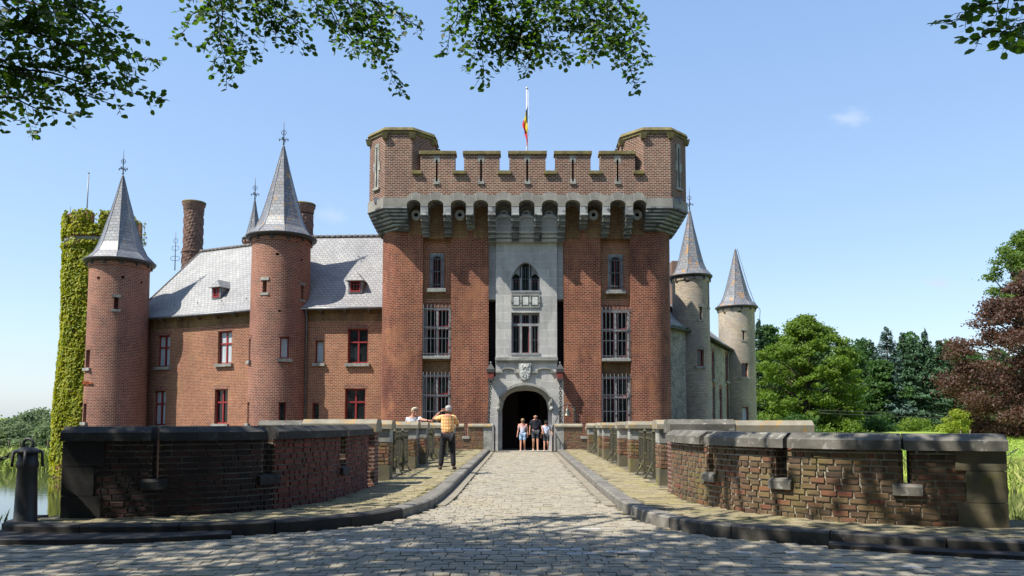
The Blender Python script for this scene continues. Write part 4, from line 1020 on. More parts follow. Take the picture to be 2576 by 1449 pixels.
# drawbridge slots: dark interior, and passage behind the arch
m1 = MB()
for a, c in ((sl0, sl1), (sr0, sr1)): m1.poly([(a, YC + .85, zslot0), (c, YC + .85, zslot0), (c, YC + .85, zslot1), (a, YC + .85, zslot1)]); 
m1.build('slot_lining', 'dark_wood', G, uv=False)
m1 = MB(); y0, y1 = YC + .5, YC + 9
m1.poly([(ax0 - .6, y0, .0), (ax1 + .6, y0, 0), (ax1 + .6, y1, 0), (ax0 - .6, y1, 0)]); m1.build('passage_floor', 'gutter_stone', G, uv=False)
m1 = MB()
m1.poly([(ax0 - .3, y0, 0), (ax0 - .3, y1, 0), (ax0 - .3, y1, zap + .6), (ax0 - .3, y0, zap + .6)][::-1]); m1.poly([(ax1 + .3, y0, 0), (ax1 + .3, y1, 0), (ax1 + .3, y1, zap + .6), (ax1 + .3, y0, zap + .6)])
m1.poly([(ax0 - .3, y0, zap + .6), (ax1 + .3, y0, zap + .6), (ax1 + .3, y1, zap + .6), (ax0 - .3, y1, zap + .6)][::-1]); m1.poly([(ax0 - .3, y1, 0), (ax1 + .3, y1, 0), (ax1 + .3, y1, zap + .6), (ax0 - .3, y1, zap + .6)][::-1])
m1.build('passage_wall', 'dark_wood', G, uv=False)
# heavy inner doors
m1 = MB(); yd = YC + 3.2
for k in range(2):
    a, c = (ax0 - .28, axc - .35) if k == 0 else (axc + .75, ax1 + .28)
    for j in range(6): m1.box(a + (c - a) * j / 6 + .01, a + (c - a) * (j + 1) / 6 - .01, yd, yd + .08, .02, zap + .4)
    for z in (.6, 1.8, 2.9): m1.box(a, c, yd - .03, yd - .002, z, z + .12)
m1.build('door', 'dark_wood', G, uv=False)

# ---- corbel table
TH = .5
ztop_band = Z(487, YO); zval = Z(498, YO); zarch = Z(503, YO - .05); zfoot = Z(519, YO - .05)
bu = [858.7 + .5 * x for x in (421, 535, 648, 758, 875, 990, 1107, 1218, 1330, 1445)]
bv = [597, 597, 580, 609, 609, 609, 609, 580, 599, 600]
bx_ = [X(u, 560, YO + .3) for u in bu]; bw = .175
eL, eR = X(1023.7, 520, YO), X(1626, 520, YO)
edges = [eL + bw * 0 - .0] + bx_ + [eR]
# band with wavy top and arched underside
xs_, tp, bt_ = [], [], []
openings = []
for i in range(len(edges) - 1):
    a = edges[i] + (bw if i > 0 else 0); c = edges[i + 1] - (bw if i < len(edges) - 2 else 0); openings.append((a, c))
def band_bottom(x):
    for a, c in openings:
        if a < x < c:
            t_ = (x - (a + c) / 2) / ((c - a) / 2); return zfoot + .12 + (zarch - zfoot - .12) * max(0, 1 - abs(t_) ** 2.2) ** .7
    return zfoot
def band_top(x):
    best = zval
    for i in range(len(edges) - 1):
        a, c = edges[i], edges[i + 1]
        if a - .001 <= x <= c + .001:
            t_ = (x - (a + c) / 2) / ((c - a) / 2); best = zval + (ztop_band - zval) * max(0, max(0, 1 - abs(t_) ** 2)) * 1.25
    return best
pts = set([edges[0], edges[-1]])
for a, c in openings:
    for i in range(13): pts.add(a + 1e-4 + (c - a - 2e-4) * i / 12)
    pts.add(a - 1e-4); pts.add(c + 1e-4)
xs_ = sorted(pts); YB = YO - .07
m1 = MB(); m1.strip(xs_, [band_top(x) for x in xs_], [band_bottom(x) for x in xs_], YB, YF + .05)
m1.build('arched_band', 'band_stone', G, uv=False)
# thin joints between voussoirs
for i in range(len(edges) - 1):
    mid, h_ = (edges[i] + edges[i + 1]) / 2, (edges[i + 1] - edges[i]) / 2
    for s_ in (-1, 1):
        xa, xb = mid + s_ * h_ * .38, mid + s_ * h_ * .52
        m1 = MB(); m1.extr([(xa - .008, band_bottom(xa) + .0), (xa + .008, band_bottom(xa)), (xb + .008, band_top(xb)), (xb - .008, band_top(xb))], YB - .003, YB + .02); m1.build('joint', 'white_mortar', G, uv=False)
# second, deeper arch ring and niche backs
m1 = MB(); m2 = MB()
for k, (a, c) in enumerate(openings):
    xx = [a + (c - a) * i / 12 for i in range(13)]
    m1 = MB(); m1.strip(xx, [band_bottom(min(max(x, a + .001), c - .001)) + .05 for x in xx], [Z(530, YF - .3) + (.36) * max(0, 1 - abs((x - (a + c) / 2) / ((c - a) / 2)) ** 2) ** .6 - .06 for x in xx], YF - .28, YF - .02); m1.build('inner_arch_ring', 'corbel_stone', G, uv=False)
    if 4 <= k <= 6: continue
    m2 = MB()
    zb_ = Z(600 if k not in (0, 10) else 592, YF)
    m2.box(a - .05, c + .05, YF - .02, YF + .2, zb_, ZTOP - .25); m2.build('niche_wall', 'ochre_brick', G)

# brackets
def bracket(x, z0, z1, w_=bw, mbx=None):
    b = mbx or MB(); dk = MB(); n_ = max(4, int(round((z1 - z0) / .22)))
    h_ = (z1 - z0) / n_
    for i in range(n_):
        pr = (YF - YB) * ((i + 1) / n_) ** .85; za_, zb_ = z0 + h_ * i, z0 + h_ * (i + 1)
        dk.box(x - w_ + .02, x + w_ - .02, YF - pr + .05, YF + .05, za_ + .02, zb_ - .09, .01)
        b.box(x - w_ - .015, x + w_ + .015, YF - pr - .04, YF + .05, zb_ - .09, zb_ - .002, .02)
        b.box(x - w_ * .93, x + w_ * .93, YF - pr + .08, YF + .05, za_, za_ + .03)
    return b, dk
for x, v in zip(bx_, bv):
    b, dk = bracket(x, Z(v, YF), zfoot - .36)
    b.box(x - bw, x + bw, YB + .01, YF, zfoot - .36, zfoot - .002)
    b.extr([(x, zfoot - .50), (x + bw - .01, zfoot - .37), (x - bw + .01, zfoot - .37)], YB + .03, YF)
    o_ = b.build('bracket', 'corbel_stone', G, uv=False); dk.build('shaded_stained_course', 'shaded_stained_corbel', o_, uv=False)
# stone niches of the middle three bays
m1 = MB(); m2 = MB()
for k in (4, 5, 6):
    a, c = openings[k]; zb_ = Z(609, YC)
    m1.box(a - .02, c + .02, YF - .03, YF + .3, Z(583, YF), ZTOP - .3)
    for i, (v0, v1, pr) in enumerate(((609, 601, .13), (600, 592, .24), (591, 583, .34))): m1.box(a, c, YF - pr, YF + .2, Z(v0, YF), Z(v1, YF), .012)
    xx = [a + (c - a) * i / 12 for i in range(13)]; zr = Z(583, YF)
    m1.strip(xx, [zr + .42 + .22 * max(0, 1 - abs((x - (a + c) / 2) / ((c - a) / 2)) ** 2) ** .6 for x in xx], [zr] * 13, YF - .30, YF)
    m1.strip(xx, [zr + .54 + .24 * max(0, 1 - abs((x - (a + c) / 2) / ((c - a) / 2)) ** 2) ** .6 for x in xx], [zr + .40 + .22 * max(0, 1 - abs((x - (a + c) / 2) / ((c - a) / 2)) ** 2) ** .6 for x in xx], YF - .40, YF)
m1.build('stone_niche', 'ashlar', G)
m3 = MB(); m3.box(sl0 - .02, bx_[3] , YC + .05, YF + .4, Z(609, YF), ZTOP - .3); m3.box(bx_[6], sr1 + .02, YC + .05, YF + .4, Z(609, YF), ZTOP - .3); m3.build('stone_pier', 'ashlar', G)
for k in (0, 2, 4, 5, 6, 8, 10):   # round gun ports
    a, c = openings[k]; cx = (a + c) / 2; v = 541.5; yy = YF - .06; cz = Z(v, yy); b = MB()
    b.M = Matrix.Translation((cx, yy, cz)) @ Matrix.Rotation(PI / 2, 4, 'X')
    b.lathe(0, 0, [(.265, -.12), (.265, .08), (.225, .14), (.11, .14), (.09, .04)], 20, smooth=False, capt=False)
    r = b.build('gun_port', 'pale_stone', G, uv=False)
    b = MB(); b.M = Matrix.Translation((cx, yy, cz)) @ Matrix.Rotation(PI / 2, 4, 'X'); b.lathe(0, 0, [(.11, -.1), (.11, .06)], 14, smooth=False); b.build('port_hole', 'void', r, uv=False)
# corner corbels: stepped blocks below both turrets
yfo, yfi = YB, YF; OCT = 1.57
tcx = [-5.94, 6.47]; tcy = YO + OCT
def oct_poly(cx, cy, ap):
    r_ = ap / math.cos(PI / 8); return [(cx + r_ * math.cos(PI / 8 + PI / 4 * k), cy + r_ * math.sin(PI / 8 + PI / 4 * k)) for k in range(8)]
def corner_poly(t_, side, grow=0):
    """t_: 0 at the bottom (flush with walls) .. 1 at the top (turret outline)"""
    yf = YF + (YO - YF) * t_ - grow; ch = 1.15 + (.92 - 1.15) * t_
    if side == 0:
        xl = XL + (tcx[0] - OCT - XL) * t_ - grow; xr = eL
        return [(xl + ch, yf), (xr, yf), (xr, YF + 1.2), (xl, YF + 1.6 + 1.0 * t_), (xl, yf + ch)]
    xr = XR_ + (tcx[1] + OCT - XR_) * t_ + grow; xl = eR
    return [(xl, yf), (xr - ch, yf), (xr, yf + ch), (xr, YF + 1.6 + 1.0 * t_), (xl, YF + 1.2)]
for side in (0, 1):
    b = MB(); dk = MB(); z0, z1 = Z(583, YF), zfoot; n_ = 7; h_ = (z1 - z0) / n_
    for i in range(n_):
        t_ = ((i + 1) / n_) ** .8
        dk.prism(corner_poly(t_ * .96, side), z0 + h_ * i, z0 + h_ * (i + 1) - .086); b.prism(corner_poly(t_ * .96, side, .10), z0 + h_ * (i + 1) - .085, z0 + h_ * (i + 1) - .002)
    o_ = b.build('corner_corbel', 'corbel_stone', G, uv=False); dk.build('shaded_stained_course', 'shaded_stained_corbel', o_, uv=False)
    b = MB(); b.prism(corner_poly(1, side, .06), zfoot, zval); b.build('corner_band', 'band_stone', G, uv=False)
# ---- battlements
zmer, zcr = Z(389, YO), Z(432, YO); PT = .45
pl0, pl1 = tcx[0] + .652, tcx[1] - .652
mu_ = [(397, 571), (617, 795), (845, 1028), (1076, 1254), (1302, 1477)]
mer = [(X(858.7 + .5 * a, 420, YO), X(858.7 + .5 * c, 420, YO)) for a, c in mu_]
slu = [480, 703, 935, 1165, 1390]; sls = [X(858.7 + .5 * a, 420, YO) for a in slu]
zs0_, zs1_ = Z(456, YO), Z(400, YO)
m1 = MB(); zwall0 = zval - .0
holes = []
for (a, c), s_ in zip(mer, sls): holes.append((s_ - .045, s_ + .045, zs0_, zs1_, PT))
gaps = []; prev = pl0
for a, c in mer: gaps.append((prev, a)); prev = c
gaps.append((prev, pl1))
m1.grid(flat(YO), pl0, pl1, zwall0 - .05, zcr, [h for h in [(h[0], h[1], h[2], zcr, PT) for h in holes]], ds=99)
for (a, c), h in zip(mer, holes): m1.grid(flat(YO), a, c, zcr, zmer, [(h[0], h[1], zcr, h[3], PT)], ds=99)
# back and sides of the parapet
bk = lambda s, z, d: (s, YO + PT, z)
m1.grid(bk, pl0, pl1, zwall0 - .05, zcr, [], ds=99)
for a, c in mer: m1.grid(bk, a, c, zcr, zmer, [], ds=99)
for (a, c) in mer:
    m1.poly([(a, YO, zcr), (a, YO + PT, zcr), (a, YO + PT, zmer), (a, YO, zmer)][::-1]); m1.poly([(c, YO, zcr), (c, YO + PT, zcr), (c, YO + PT, zmer), (c, YO, zmer)])
m1.build('parapet', 'parapet_brick', G)
for a, c in mer: m1 = MB(); m1.box(a - .06, c + .06, YO - .08, YO + PT + .06, zmer + .001, zmer + .17, .015); m1.build('merlon_cap', 'mossy_stone', G, uv=False)
for a, c in gaps: m1 = MB(); m1.box(a - .09 if a > pl0 else a, c + .09 if c < pl1 else c, YO - .12, YO + PT + .05, zcr - .14, zcr + .03, .012); m1.build('crenel_sill', 'mossy_stone', G, uv=False)
for s_ in sls:
    m1 = MB(); m1.box(s_ - .15, s_ + .15, YO - .06, YO + .1, zs0_ - .16, zs0_ - .04, .01); m1.box(s_ - .13, s_ - .046, YO - .01, YO + .1, zs0_ - .03, zs0_ + .13); m1.box(s_ + .046, s_ + .13, YO - .01, YO + .1, zs0_ - .03, zs0_ + .13)
    m1.extr([(s_ - .15, zs1_ - .17), (s_ - .055, zs1_ - .17), (s_ - .055, zs1_ - .08), (s_, zs1_ + .02), (s_, zs1_ + .16), (s_ - .15, zs1_ + .16)], YO - .01, YO + .1)
    m1.extr([(s_ + .15, zs1_ - .17), (s_ + .15, zs1_ + .16), (s_, zs1_ + .16), (s_, zs1_ + .02), (s_ + .055, zs1_ - .08), (s_ + .055, zs1_ - .17)], YO - .01, YO + .1); m1.build('slit_stone', 'grey_stone', G, uv=False)
# side and rear parapets, roof floor
m1 = MB(); xo0, xo1 = tcx[0] - OCT + .25, tcx[1] + OCT - .25
m1.box(xo0, xo0 + .45, YO + 2.9, 48.6, ZTOP - .6, zcr); m1.box(xo1 - .45, xo1, YO + 2.9, 48.6, ZTOP - .6, zcr); m1.box(xo0 + .46, xo1 - .46, 48.55, 49.0, ZTOP - .6, zcr)
for y in np.arange(YO + 3.6, 48, 2.9): m1.box(xo0 + .002, xo0 + .448, y, y + 1.7, zcr + .001, zmer); m1.box(xo1 - .448, xo1 - .002, y, y + 1.7, zcr + .001, zmer)
for x in np.arange(xo0 + 1, xo1 - 1.6, 2.9): m1.box(x, x + 1.7, 48.552, 48.998, zcr + .001, zmer - .8) if 0 else None
m1.build('rear_parapet', 'parapet_brick', G)
m1 = MB(); m1.box(xo0 + .1, xo1 - .1, YO + .3, 48.8, ZTOP - .35, ZTOP - .1); m1.build('roof_floor', 'zinc', G, uv=False)
# ---- turrets
ztt = Z(336, YO)
for side, cx in enumerate(tcx):
    T_ = bpy.data.objects.new('turret', None); COL.objects.link(T_); T_.parent = G
    b = MB(); b.prism(oct_poly(cx, tcy, OCT), zval - .02, ztt)
    b.build('turret_wall', 'parapet_brick', T_)
    b = MB(); b.prism(oct_poly(cx, tcy, OCT + .06), ztt + .001, ztt + .14); b.prism(oct_poly(cx, tcy, OCT + .12), ztt + .141, ztt + .30, oct_poly(cx, tcy, OCT + .04))
    P_ = oct_poly(cx, tcy, OCT + .02)
    for (x, y) in P_: b.prism([(x - .11, y - .11), (x + .11, y - .11), (x + .11, y + .11), (x - .11, y + .11)], ztt - .26, ztt - .0, [(x - .17, y - .17), (x + .17, y - .17), (x + .17, y + .17), (x - .17, y + .17)])
    b.build('turret_cap', 'mossy_stone', T_, uv=False)
    # arrow slit on the outer chamfer face
    s_ = -1 if side == 0 else 1; nx_, ny_ = s_ * math.cos(PI / 4), -math.sin(PI / 4)
    px, py = cx + nx_ * OCT, tcy + ny_ * OCT; tx, ty = -ny_, nx_
    M_ = Matrix(((tx, -nx_, 0, px), (ty, -ny_, 0, py), (0, 0, 1, 0), (0, 0, 0, 1)))
    if M_.to_3x3().determinant() < 0: M_ = Matrix(((-tx, -nx_, 0, px), (-ty, -ny_, 0, py), (0, 0, 1, 0), (0, 0, 0, 1)))
    za_, zb_ = Z(466, YO), Z(362, YO); zm = (za_ + zb_) / 2 + .05
    b = MB(M_)
    for x in (-1, 1): b.box(x * .05, x * .17, -.03, .05, za_, zb_)
    b.box(-.17, .17, -.032, .05, zb_ - .02, zb_ + .16); b.box(-.25, .25, -.10, .05, za_ - .12, za_ - .0, .01); b.box(-.27, -.06, -.036, .05, zm - .22, zm + .2); b.box(.06, .27, -.036, .05, zm - .22, zm + .2)
    b.build('slit_stone', 'grey_stone', T_, uv=False)
    b = MB(M_); b.box(-.05, .05, -.008, .03, za_, zb_); b.build('slit', 'void', T_, uv=False)
# ---- flagpole with flag
fx = X(1325.5, 300, 38.5); fy = 38.5; zf0, zf1 = ZTOP - .1, Z(222, fy)
pole = thing('flagpole', 'white metal flagpole on the gatehouse roof', 'flagpole', (fx, fy, zf0))
b = MB(); b.tube([(fx, fy, zf0), (fx, fy, zf1)], [.045, .035], 10); b.ball((fx, fy, zf1), .07, 10, 6); b.build('pole', 'white_paint', pole, uv=False)
b = MB(); b.tube([(fx + .09, fy - .02, zf0 + 1), (fx + .09, fy - .02, zf1 - .1)], .008, 4); b.build('halyard', 'white_paint', pole, uv=False)
m, t, p, o = nodes('flag_cloth')
at_ = t.nodes.new('ShaderNodeUVMap'); sp_ = t.nodes.new('ShaderNodeSeparateXYZ'); t.links.new(at_.outputs[0], sp_.inputs[0])
cr = t.nodes.new('ShaderNodeValToRGB'); cr.color_ramp.interpolation = 'CONSTANT'; e = cr.color_ramp.elements
e[0].position = 0; e[0].color = (.012, .012, .014, 1); e[1].position = .333; e[1].color = (.72, .50, .02, 1); k = e.new(.666); k.color = (.55, .015, .03, 1)
t.links.new(sp_.outputs[0], cr.inputs[0]); t.links.new(cr.outputs[0], p.inputs['Base Color']); p.inputs['Roughness'].default_value = .8
b = MB(); zt0, zb0 = Z(262, fy), Z(376, fy); nu, nv_ = 18, 24; gi = {}
for i in range(nu + 1):
    for j in range(nv_ + 1):
        uu, vv = i / nu, j / nv_           # uu: hoist -> fly, vv: top -> bottom of the hoist edge
        # limp flag: hoist on the pole, fly drops down alongside in folds
        hoist = Vector((fx + .05, fy - .05, zt0 - vv * 1.0))
        drop = uu * (1.35 - .0 * vv); spread = .30 * math.sin(uu * 1.4) * (1 - .35 * vv)
        fold = .06 * math.sin(uu * 14 + vv * 3) * uu ** .4 + .03 * math.sin(vv * 11) * uu
        gi[i, j] = b.v((hoist.x - spread * (.35 + .65 * uu) * (1 - vv) + fold * .6 - .02, hoist.y - .05 - fold - .12 * uu, hoist.z - drop * 1.0 * (1 - .05 * math.sin(vv * 3))))
for i in range(nu):
    for j in range(nv_): b.f((gi[i, j], gi[i, j + 1], gi[i + 1, j + 1], gi[i + 1, j]), [(i / nu, j / nv_), (i / nu, (j + 1) / nv_), ((i + 1) / nu, (j + 1) / nv_), ((i + 1) / nu, j / nv_)], True)
fl = b.build('flag', 'flag_cloth'); tag(fl, 'black, yellow and red striped flag hanging limp on the roof flagpole', 'flag'); rebase(fl, (fx, fy, zt0))
# ---- drawbridge beams and chains
for side, (u, uc) in enumerate(((1235, 1235), (1408.5, 1410))):
    x = X(u, 940, YC - .35); b = MB(); z0, z1 = Z(954, YC - .35), Z(930, YC - .35); hw = .16
    y0 = YC - .62
    r = bpy.data.objects.new('drawbridge_beam', None); COL.objects.link(r); r.parent = G
    b.prism([(x - hw * .8, y0), (x + hw * .8, y0), (x + hw * .8, YC + .8), (x - hw * .8, YC + .8)], z0 - .05, z1, [(x - hw, y0), (x + hw, y0), (x + hw, YC + .8), (x - hw, YC + .8)]); b.build('beam', 'red_wood', r, uv=False)
    b = MB(); b.box(x - hw - .02, x + hw + .02, y0 - .03, y0 + .3, z1 - .14, z1 + .003); zc2 = z1 + .30
    b.prism([(x - hw - .03, y0 - .04), (x + hw + .03, y0 - .04), (x + hw + .03, y0 + .33), (x - hw - .03, y0 + .33)], z1 + .004, zc2, [(x - .02, y0 + .13), (x + .02, y0 + .13), (x + .02, y0 + .17), (x - .02, y0 + .17)])
    b.box(x - hw * .82, x + hw * .82, y0 - .02, y0 + .25, z0 - .09, z0 + .02)
    b.build('iron_cap', 'iron', r, uv=False)
    b = MB(); b.ball((x, y0 + .15, zc2 + .03), .05, 8, 6); b.build('knob', 'zinc', r, uv=False)
    # chain hanging down to the low wall
    ch = MB(); zt, zb = z0 - .08, (1.33 if side == 0 else 1.36); xb = X(1228 if side == 0 else 1412, 1060, y0); n_ = int((zt - zb) / .115)
    for i in range(n_ + 1):
        f_ = i / n_; cx_, cz_ = x + (xb - x) * f_, zt + (zb - zt) * f_
        ch.ring((cx_, y0 + .05, cz_), .055, .019, 'y' if i % 2 else 'x', 12, 5)
        for k_ in range(len(ch.V) - 60, len(ch.V)):
            vx, vy, vz = ch.V[k_]; ch.V[k_] = (cx_ + (vx - cx_) * 1.0, y0 + .05 + (vy - y0 - .05) * 1.0, cz_ + (vz - cz_) * 1.45)
    o_ = ch.build('drawbridge_chain', 'iron', None, uv=False); rebase(o_, (x, y0, zt))
    tag(o_, f'heavy iron drawbridge chain hanging from the beam {"left" if side == 0 else "right"} of the gate arch', 'chain', 'drawbridge chains')
# ---------------------------------------------------------------- towers and wings
def finial(parent, x, y, z0, z1, s=1.0):
    b = MB(); h = z1 - z0
    b.tube([(x, y, z0 - .2), (x, y, z0 + h * .5), (x, y, z1)], [.05 * s, .035 * s, .012 * s], 6)
    b.ring((x, y, z0 + h * .55), .17 * s, .02 * s, 'y', 16, 5); b.ring((x, y, z0 + h * .55), .10 * s, .015 * s, 'x', 16, 5)
    b.ball((x, y, z0 + h * .1), .07 * s, 8, 6); zc_ = z0 + h * .26
    for dx, dy in ((1, 0), (0, 1)):
        b.tube([(x - dx * .3 * s, y - dy * .3 * s, zc_), (x + dx * .3 * s, y + dy * .3 * s, zc_)], .018 * s, 5)
        for k in (-1, 1): b.box(x + k * dx * .3 * s - .02, x + k * dx * .3 * s + .02, y + k * dy * .3 * s - .02, y + k * dy * .3 * s + .02, zc_ - .09 * s, zc_ + .09 * s); b.ring((x + k * dx * .16 * s, y + k * dy * .16 * s, zc_ + .07 * s), .06 * s, .012 * s, 'y' if dx else 'x', 10, 4)
    b.build('weather_finial', 'finial_iron', parent, uv=False)
def red_window(parent, fn, s0, s1, z0, z1, cross=True, sill=True, curt=0, lintel=None, trim=.06, tr=.62, d=.16, sillm='grey_stone', glaz=0, arch_m=None):
    """casement set in a wall opening; fn(s,z,depth)"""
    def bx(b, a, c, e, f_, d0, d1):
        P_ = [fn(a, e, d0), fn(c, e, d0), fn(c, e, d1), fn(a, e, d1), fn(a, f_, d0), fn(c, f_, d0), fn(c, f_, d1), fn(a, f_, d1)]
        i = [b.v(p_) for p_ in P_]
        for q_ in ((3, 2, 1, 0), (4, 5, 6, 7), (0, 1, 5, 4), (1, 2, 6, 5), (2, 3, 7, 6), (3, 0, 4, 7)): b.f([i[k] for k in q_])
    b = MB(); w_ = trim
    bx(b, s0, s0 + w_, z0, z1, d, d + .08); bx(b, s1 - w_, s1, z0, z1, d, d + .08); bx(b, s0 + w_, s1 - w_, z0, z0 + w_ * 1.2, d, d + .08); bx(b, s0 + w_, s1 - w_, z1 - w_, z1, d, d + .08)
    if cross:
        sm = (s0 + s1) / 2; zt_ = z0 + (z1 - z0) * tr; bx(b, sm - w_ * .62, sm + w_ * .62, z0 + w_ * 1.2, z1 - w_, d - .01, d + .07); bx(b, s0 + w_, s1 - w_, zt_ - w_ * .6, zt_ + w_ * .6, d - .015, d + .065)
    for k in range(glaz):
        sm = s0 + (s1 - s0) * (k + 1) / (glaz + 1); bx(b, sm - .012, sm + .012, z0 + w_, z1 - w_, d + .02, d + .06)
        zt_ = z0 + (z1 - z0) * (k + 1) / (glaz + 1); bx(b, s0 + w_, s1 - w_, zt_ - .012, zt_ + .012, d + .02, d + .06)
    win = b.build('window', 'red_paint', parent, uv=False)
    b = MB(); b.poly([fn(s0, z0, d + .05), fn(s1, z0, d + .05), fn(s1, z1, d + .05), fn(s0, z1, d + .05)]); b.build('pane', 'glass', win, uv=False)
    if curt:
        b = MB(); W_ = s1 - s0 - 2 * w_
        for a, c in (((.02, .40), (.60, .98)) if curt == 1 else ((.02, .98),)):
            n_ = 8
            for i in range(n_):
                sa, sb = s0 + w_ + W_ * (a + (c - a) * i / n_), s0 + w_ + W_ * (a + (c - a) * (i + 1) / n_); da, db = (d + .046, d + .04) if i % 2 else (d + .04, d + .046)
                b.poly([fn(sa, z0 + w_, da), fn(sb, z0 + w_, db), fn(sb, z1 - w_, db), fn(sa, z1 - w_, da)])
        b.build('curtain', 'curtain', win, uv=False)
    if sill:
        b = MB(); bx(b, s0 - .12, s1 + .12, z0 - .17, z0 - .002, -.14, d); b.build('sill', sillm, win, uv=False)
    if lintel:
        b = MB(); bx(b, s0 - .1, s1 + .1, z1 + .002, z1 + .16, -.025, d); b.build('lintel', lintel, win, uv=False)
    if arch_m:
        b = MB(); n_ = int((s1 - s0 + .2) / .085)
        for i in range(n_):
            a = s0 - .1 + (s1 - s0 + .2) * i / n_; t_ = (i + .5) / n_ * 2 - 1; up = .07 * (1 - t_ * t_); bx(b, a + .006, a + (s1 - s0 + .2) / n_ - .006, z1 + .01 + up * 0, z1 + .2 + up, -.012, .02)
        b.build('brick_lintel', arch_m, win, uv=True)
    return win
def tower(name, label, cat, xc, yc, R0, R1, zb, zt, wall_m, roof_m, z_apex, z_fin, wins=(), eave=1.2, group=None, holes_deco=(), fin=1.0, flare=.35, sil='grey_stone'):
    """wins: (kind, u_left, u_right, v_top, v_bottom) in facing-angle terms"""
    root = thing(name, label, cat, (xc, yc, -2.3), group)
    def RR(z): return R0 + (R1 - R0) * min(1, max(0, (z + 1) / (zt + 1)))
    def fn(s, z, d):
        a = s / R1; r = RR(z) - d; return (xc + r * math.sin(a), yc - r * math.cos(a), z)
    H = []; specs = []
    for kind, u0, u1, v0, v1 in wins:
        ym = yc - R1 * .9; xm = X((u0 + u1) / 2, (v0 + v1) / 2, ym); z0, z1 = Z(v1, ym), Z(v0, ym)
        # angle of the window centre on the cylinder as seen from the camera
        al = math.asin(max(-.97, min(.97, ((xm - xc) * yc - 0) / math.hypot(xc, yc) / R1 * 1.0))) if 0 else 0
        D_ = math.hypot(xc, yc); view = math.atan2(xc, yc)      # direction camera->tower
        uc_c = X(1314 + F * xc / yc, 1000, yc)
        off = ((u0 + u1) / 2 - (U0 + F * xc / (yc * CP + (z0 - HCAM) * SP))) / F * yc * math.cos(view)
        a_ = math.asin(max(-.98, min(.98, off / RR(z0)))) - view      # measured from -y axis
        wid = (u1 - u0) / F * yc * math.cos(view) / max(.25, math.cos(a_ + view)); wid = min(wid, .95)
        s_ = a_ * R1; H.append((s_ - wid / 2, s_ + wid / 2, z0, z1, .3)); specs.append(kind)
    mb = MB(); mb.grid(fn, -PI * R1, PI * R1, zb, zt, H, ds=.14 * R1 / 1.0, smooth=True); mb.build('wall', wall_m, root)
    for h, kind in zip(H, specs):
        if kind == 'slit':
            b = MB(); b.poly([fn(h[0], h[2], .28), fn(h[1], h[2], .28), fn(h[1], h[3], .28), fn(h[0], h[3], .28)]); s_ = b.build('slit', 'red_wood', root, uv=False)
            for e, f_ in ((h[2] - .13, h[2] - .002), (h[3] + .002, h[3] + .16)):
                b = MB()
                P_ = [fn(a, z, d) for z in (e, f_) for a, d in ((h[0] - .12, -.05), (h[1] + .12, -.05), (h[1] + .12, .1), (h[0] - .12, .1))]
                i = [b.v(p_) for p_ in P_]
                for q_ in ((3, 2, 1, 0), (4, 5, 6, 7), (0, 1, 5, 4), (1, 2, 6, 5), (2, 3, 7, 6), (3, 0, 4, 7)): b.f([i[k] for k in q_])
                b.build('slit_stone', sil, s_, uv=False)
        elif kind == 'hole':
            b = MB(); b.poly([fn(h[0], h[2], .28), fn(h[1], h[2], .28), fn(h[1], h[3], .28), fn(h[0], h[3], .28)]); b.build('putlog_hole', 'void', root, uv=False)
        elif kind == 'win': red_window(root, fn, *h[:4], cross=False, curt=2 if (h[3] - h[2]) > 1.1 else 0, arch_m=wall_m, sillm=sil)
        elif kind == 'dark': red_window(root, fn, *h[:4], cross=False, sill=True, arch_m=wall_m, sillm=sil)
    # corbel course and eaves gutter
    b = MB(); Re = R1 * eave
    b.lathe(xc, yc, [(R1 + .0, zt - .28), (R1 + .07, zt - .2), (R1 + .07, zt)], 32, capt=True); b.build('cornice', wall_m, root)
    b = MB(); b.lathe(xc, yc, [(R1 * .9, zt - .02), (Re - .05, zt + .02), (Re + .02, zt + .1), (Re + .04, zt + .18), (Re - .05, zt + .19)], 32, capt=True); 
    for k in range(12):
        a = 2 * PI * k / 12; b.box(xc + (R1 + .08) * math.cos(a) - .06, xc + (R1 + .08) * math.cos(a) + .06, yc + (R1 + .08) * math.sin(a) - .06, yc + (R1 + .08) * math.sin(a) + .06, zt - .18, zt + .02)
    b.build('gutter', 'rafter_wood' if 0 else 'iron', root, uv=False)
    h_ = z_apex - zt; prof = [(Re, zt + .17), (Re * .88, zt + .17 + h_ * .045), (Re * .745, zt + h_ * .125), (Re * .62, zt + h_ * .22), (Re * .52, zt + h_ * .33), (Re * .36, zt + h_ * .53), (Re * .2, zt + h_ * .74), (.045, z_apex)]
    b = MB(); b.lathe(xc, yc, prof, 8, smooth=False, rot=PI / 8); b.build('spire', roof_m, root)
    b = MB()
    for k in range(8):
        a = PI / 8 + k * PI / 4; b.tube([(xc + r_ * math.cos(a), yc + r_ * math.sin(a), z + .01) for r_, z in prof], .022, 4, False)
    b.build('spire_hip', 'zinc', root, uv=False)
    b = MB(); b.lathe(xc, yc, [(.13, z_apex - .75), (.06, z_apex - .05), (.02, z_apex + .1)], 8); b.build('spire_tip', 'zinc', root, uv=False)
    if z_fin: finial(root, xc, yc, z_apex, z_fin, fin * .8)
    return root, fn
yA = 44.4; xA = X(296, 850, yA); RA = 1.60
tower('round_tower', 'round brick tower with slate spire beside the ivy covered tower', 'tower', xA, yA, 1.68, RA, -3.6, Z(664, yA - RA * .3), 'tower_brick', 'spire_clean', Z(443, yA), Z(376, yA),
      [('slit', 286, 297, 748, 778), ('dark', 216, 226, 880, 925), ('dark', 210, 218, 1016, 1062), ('hole', 245, 252, 697, 704), ('hole', 305, 312, 693, 700), ('hole', 353, 358, 700, 706)])
yB = 41.6; xB = X(704, 850, yB); RB_ = 1.56
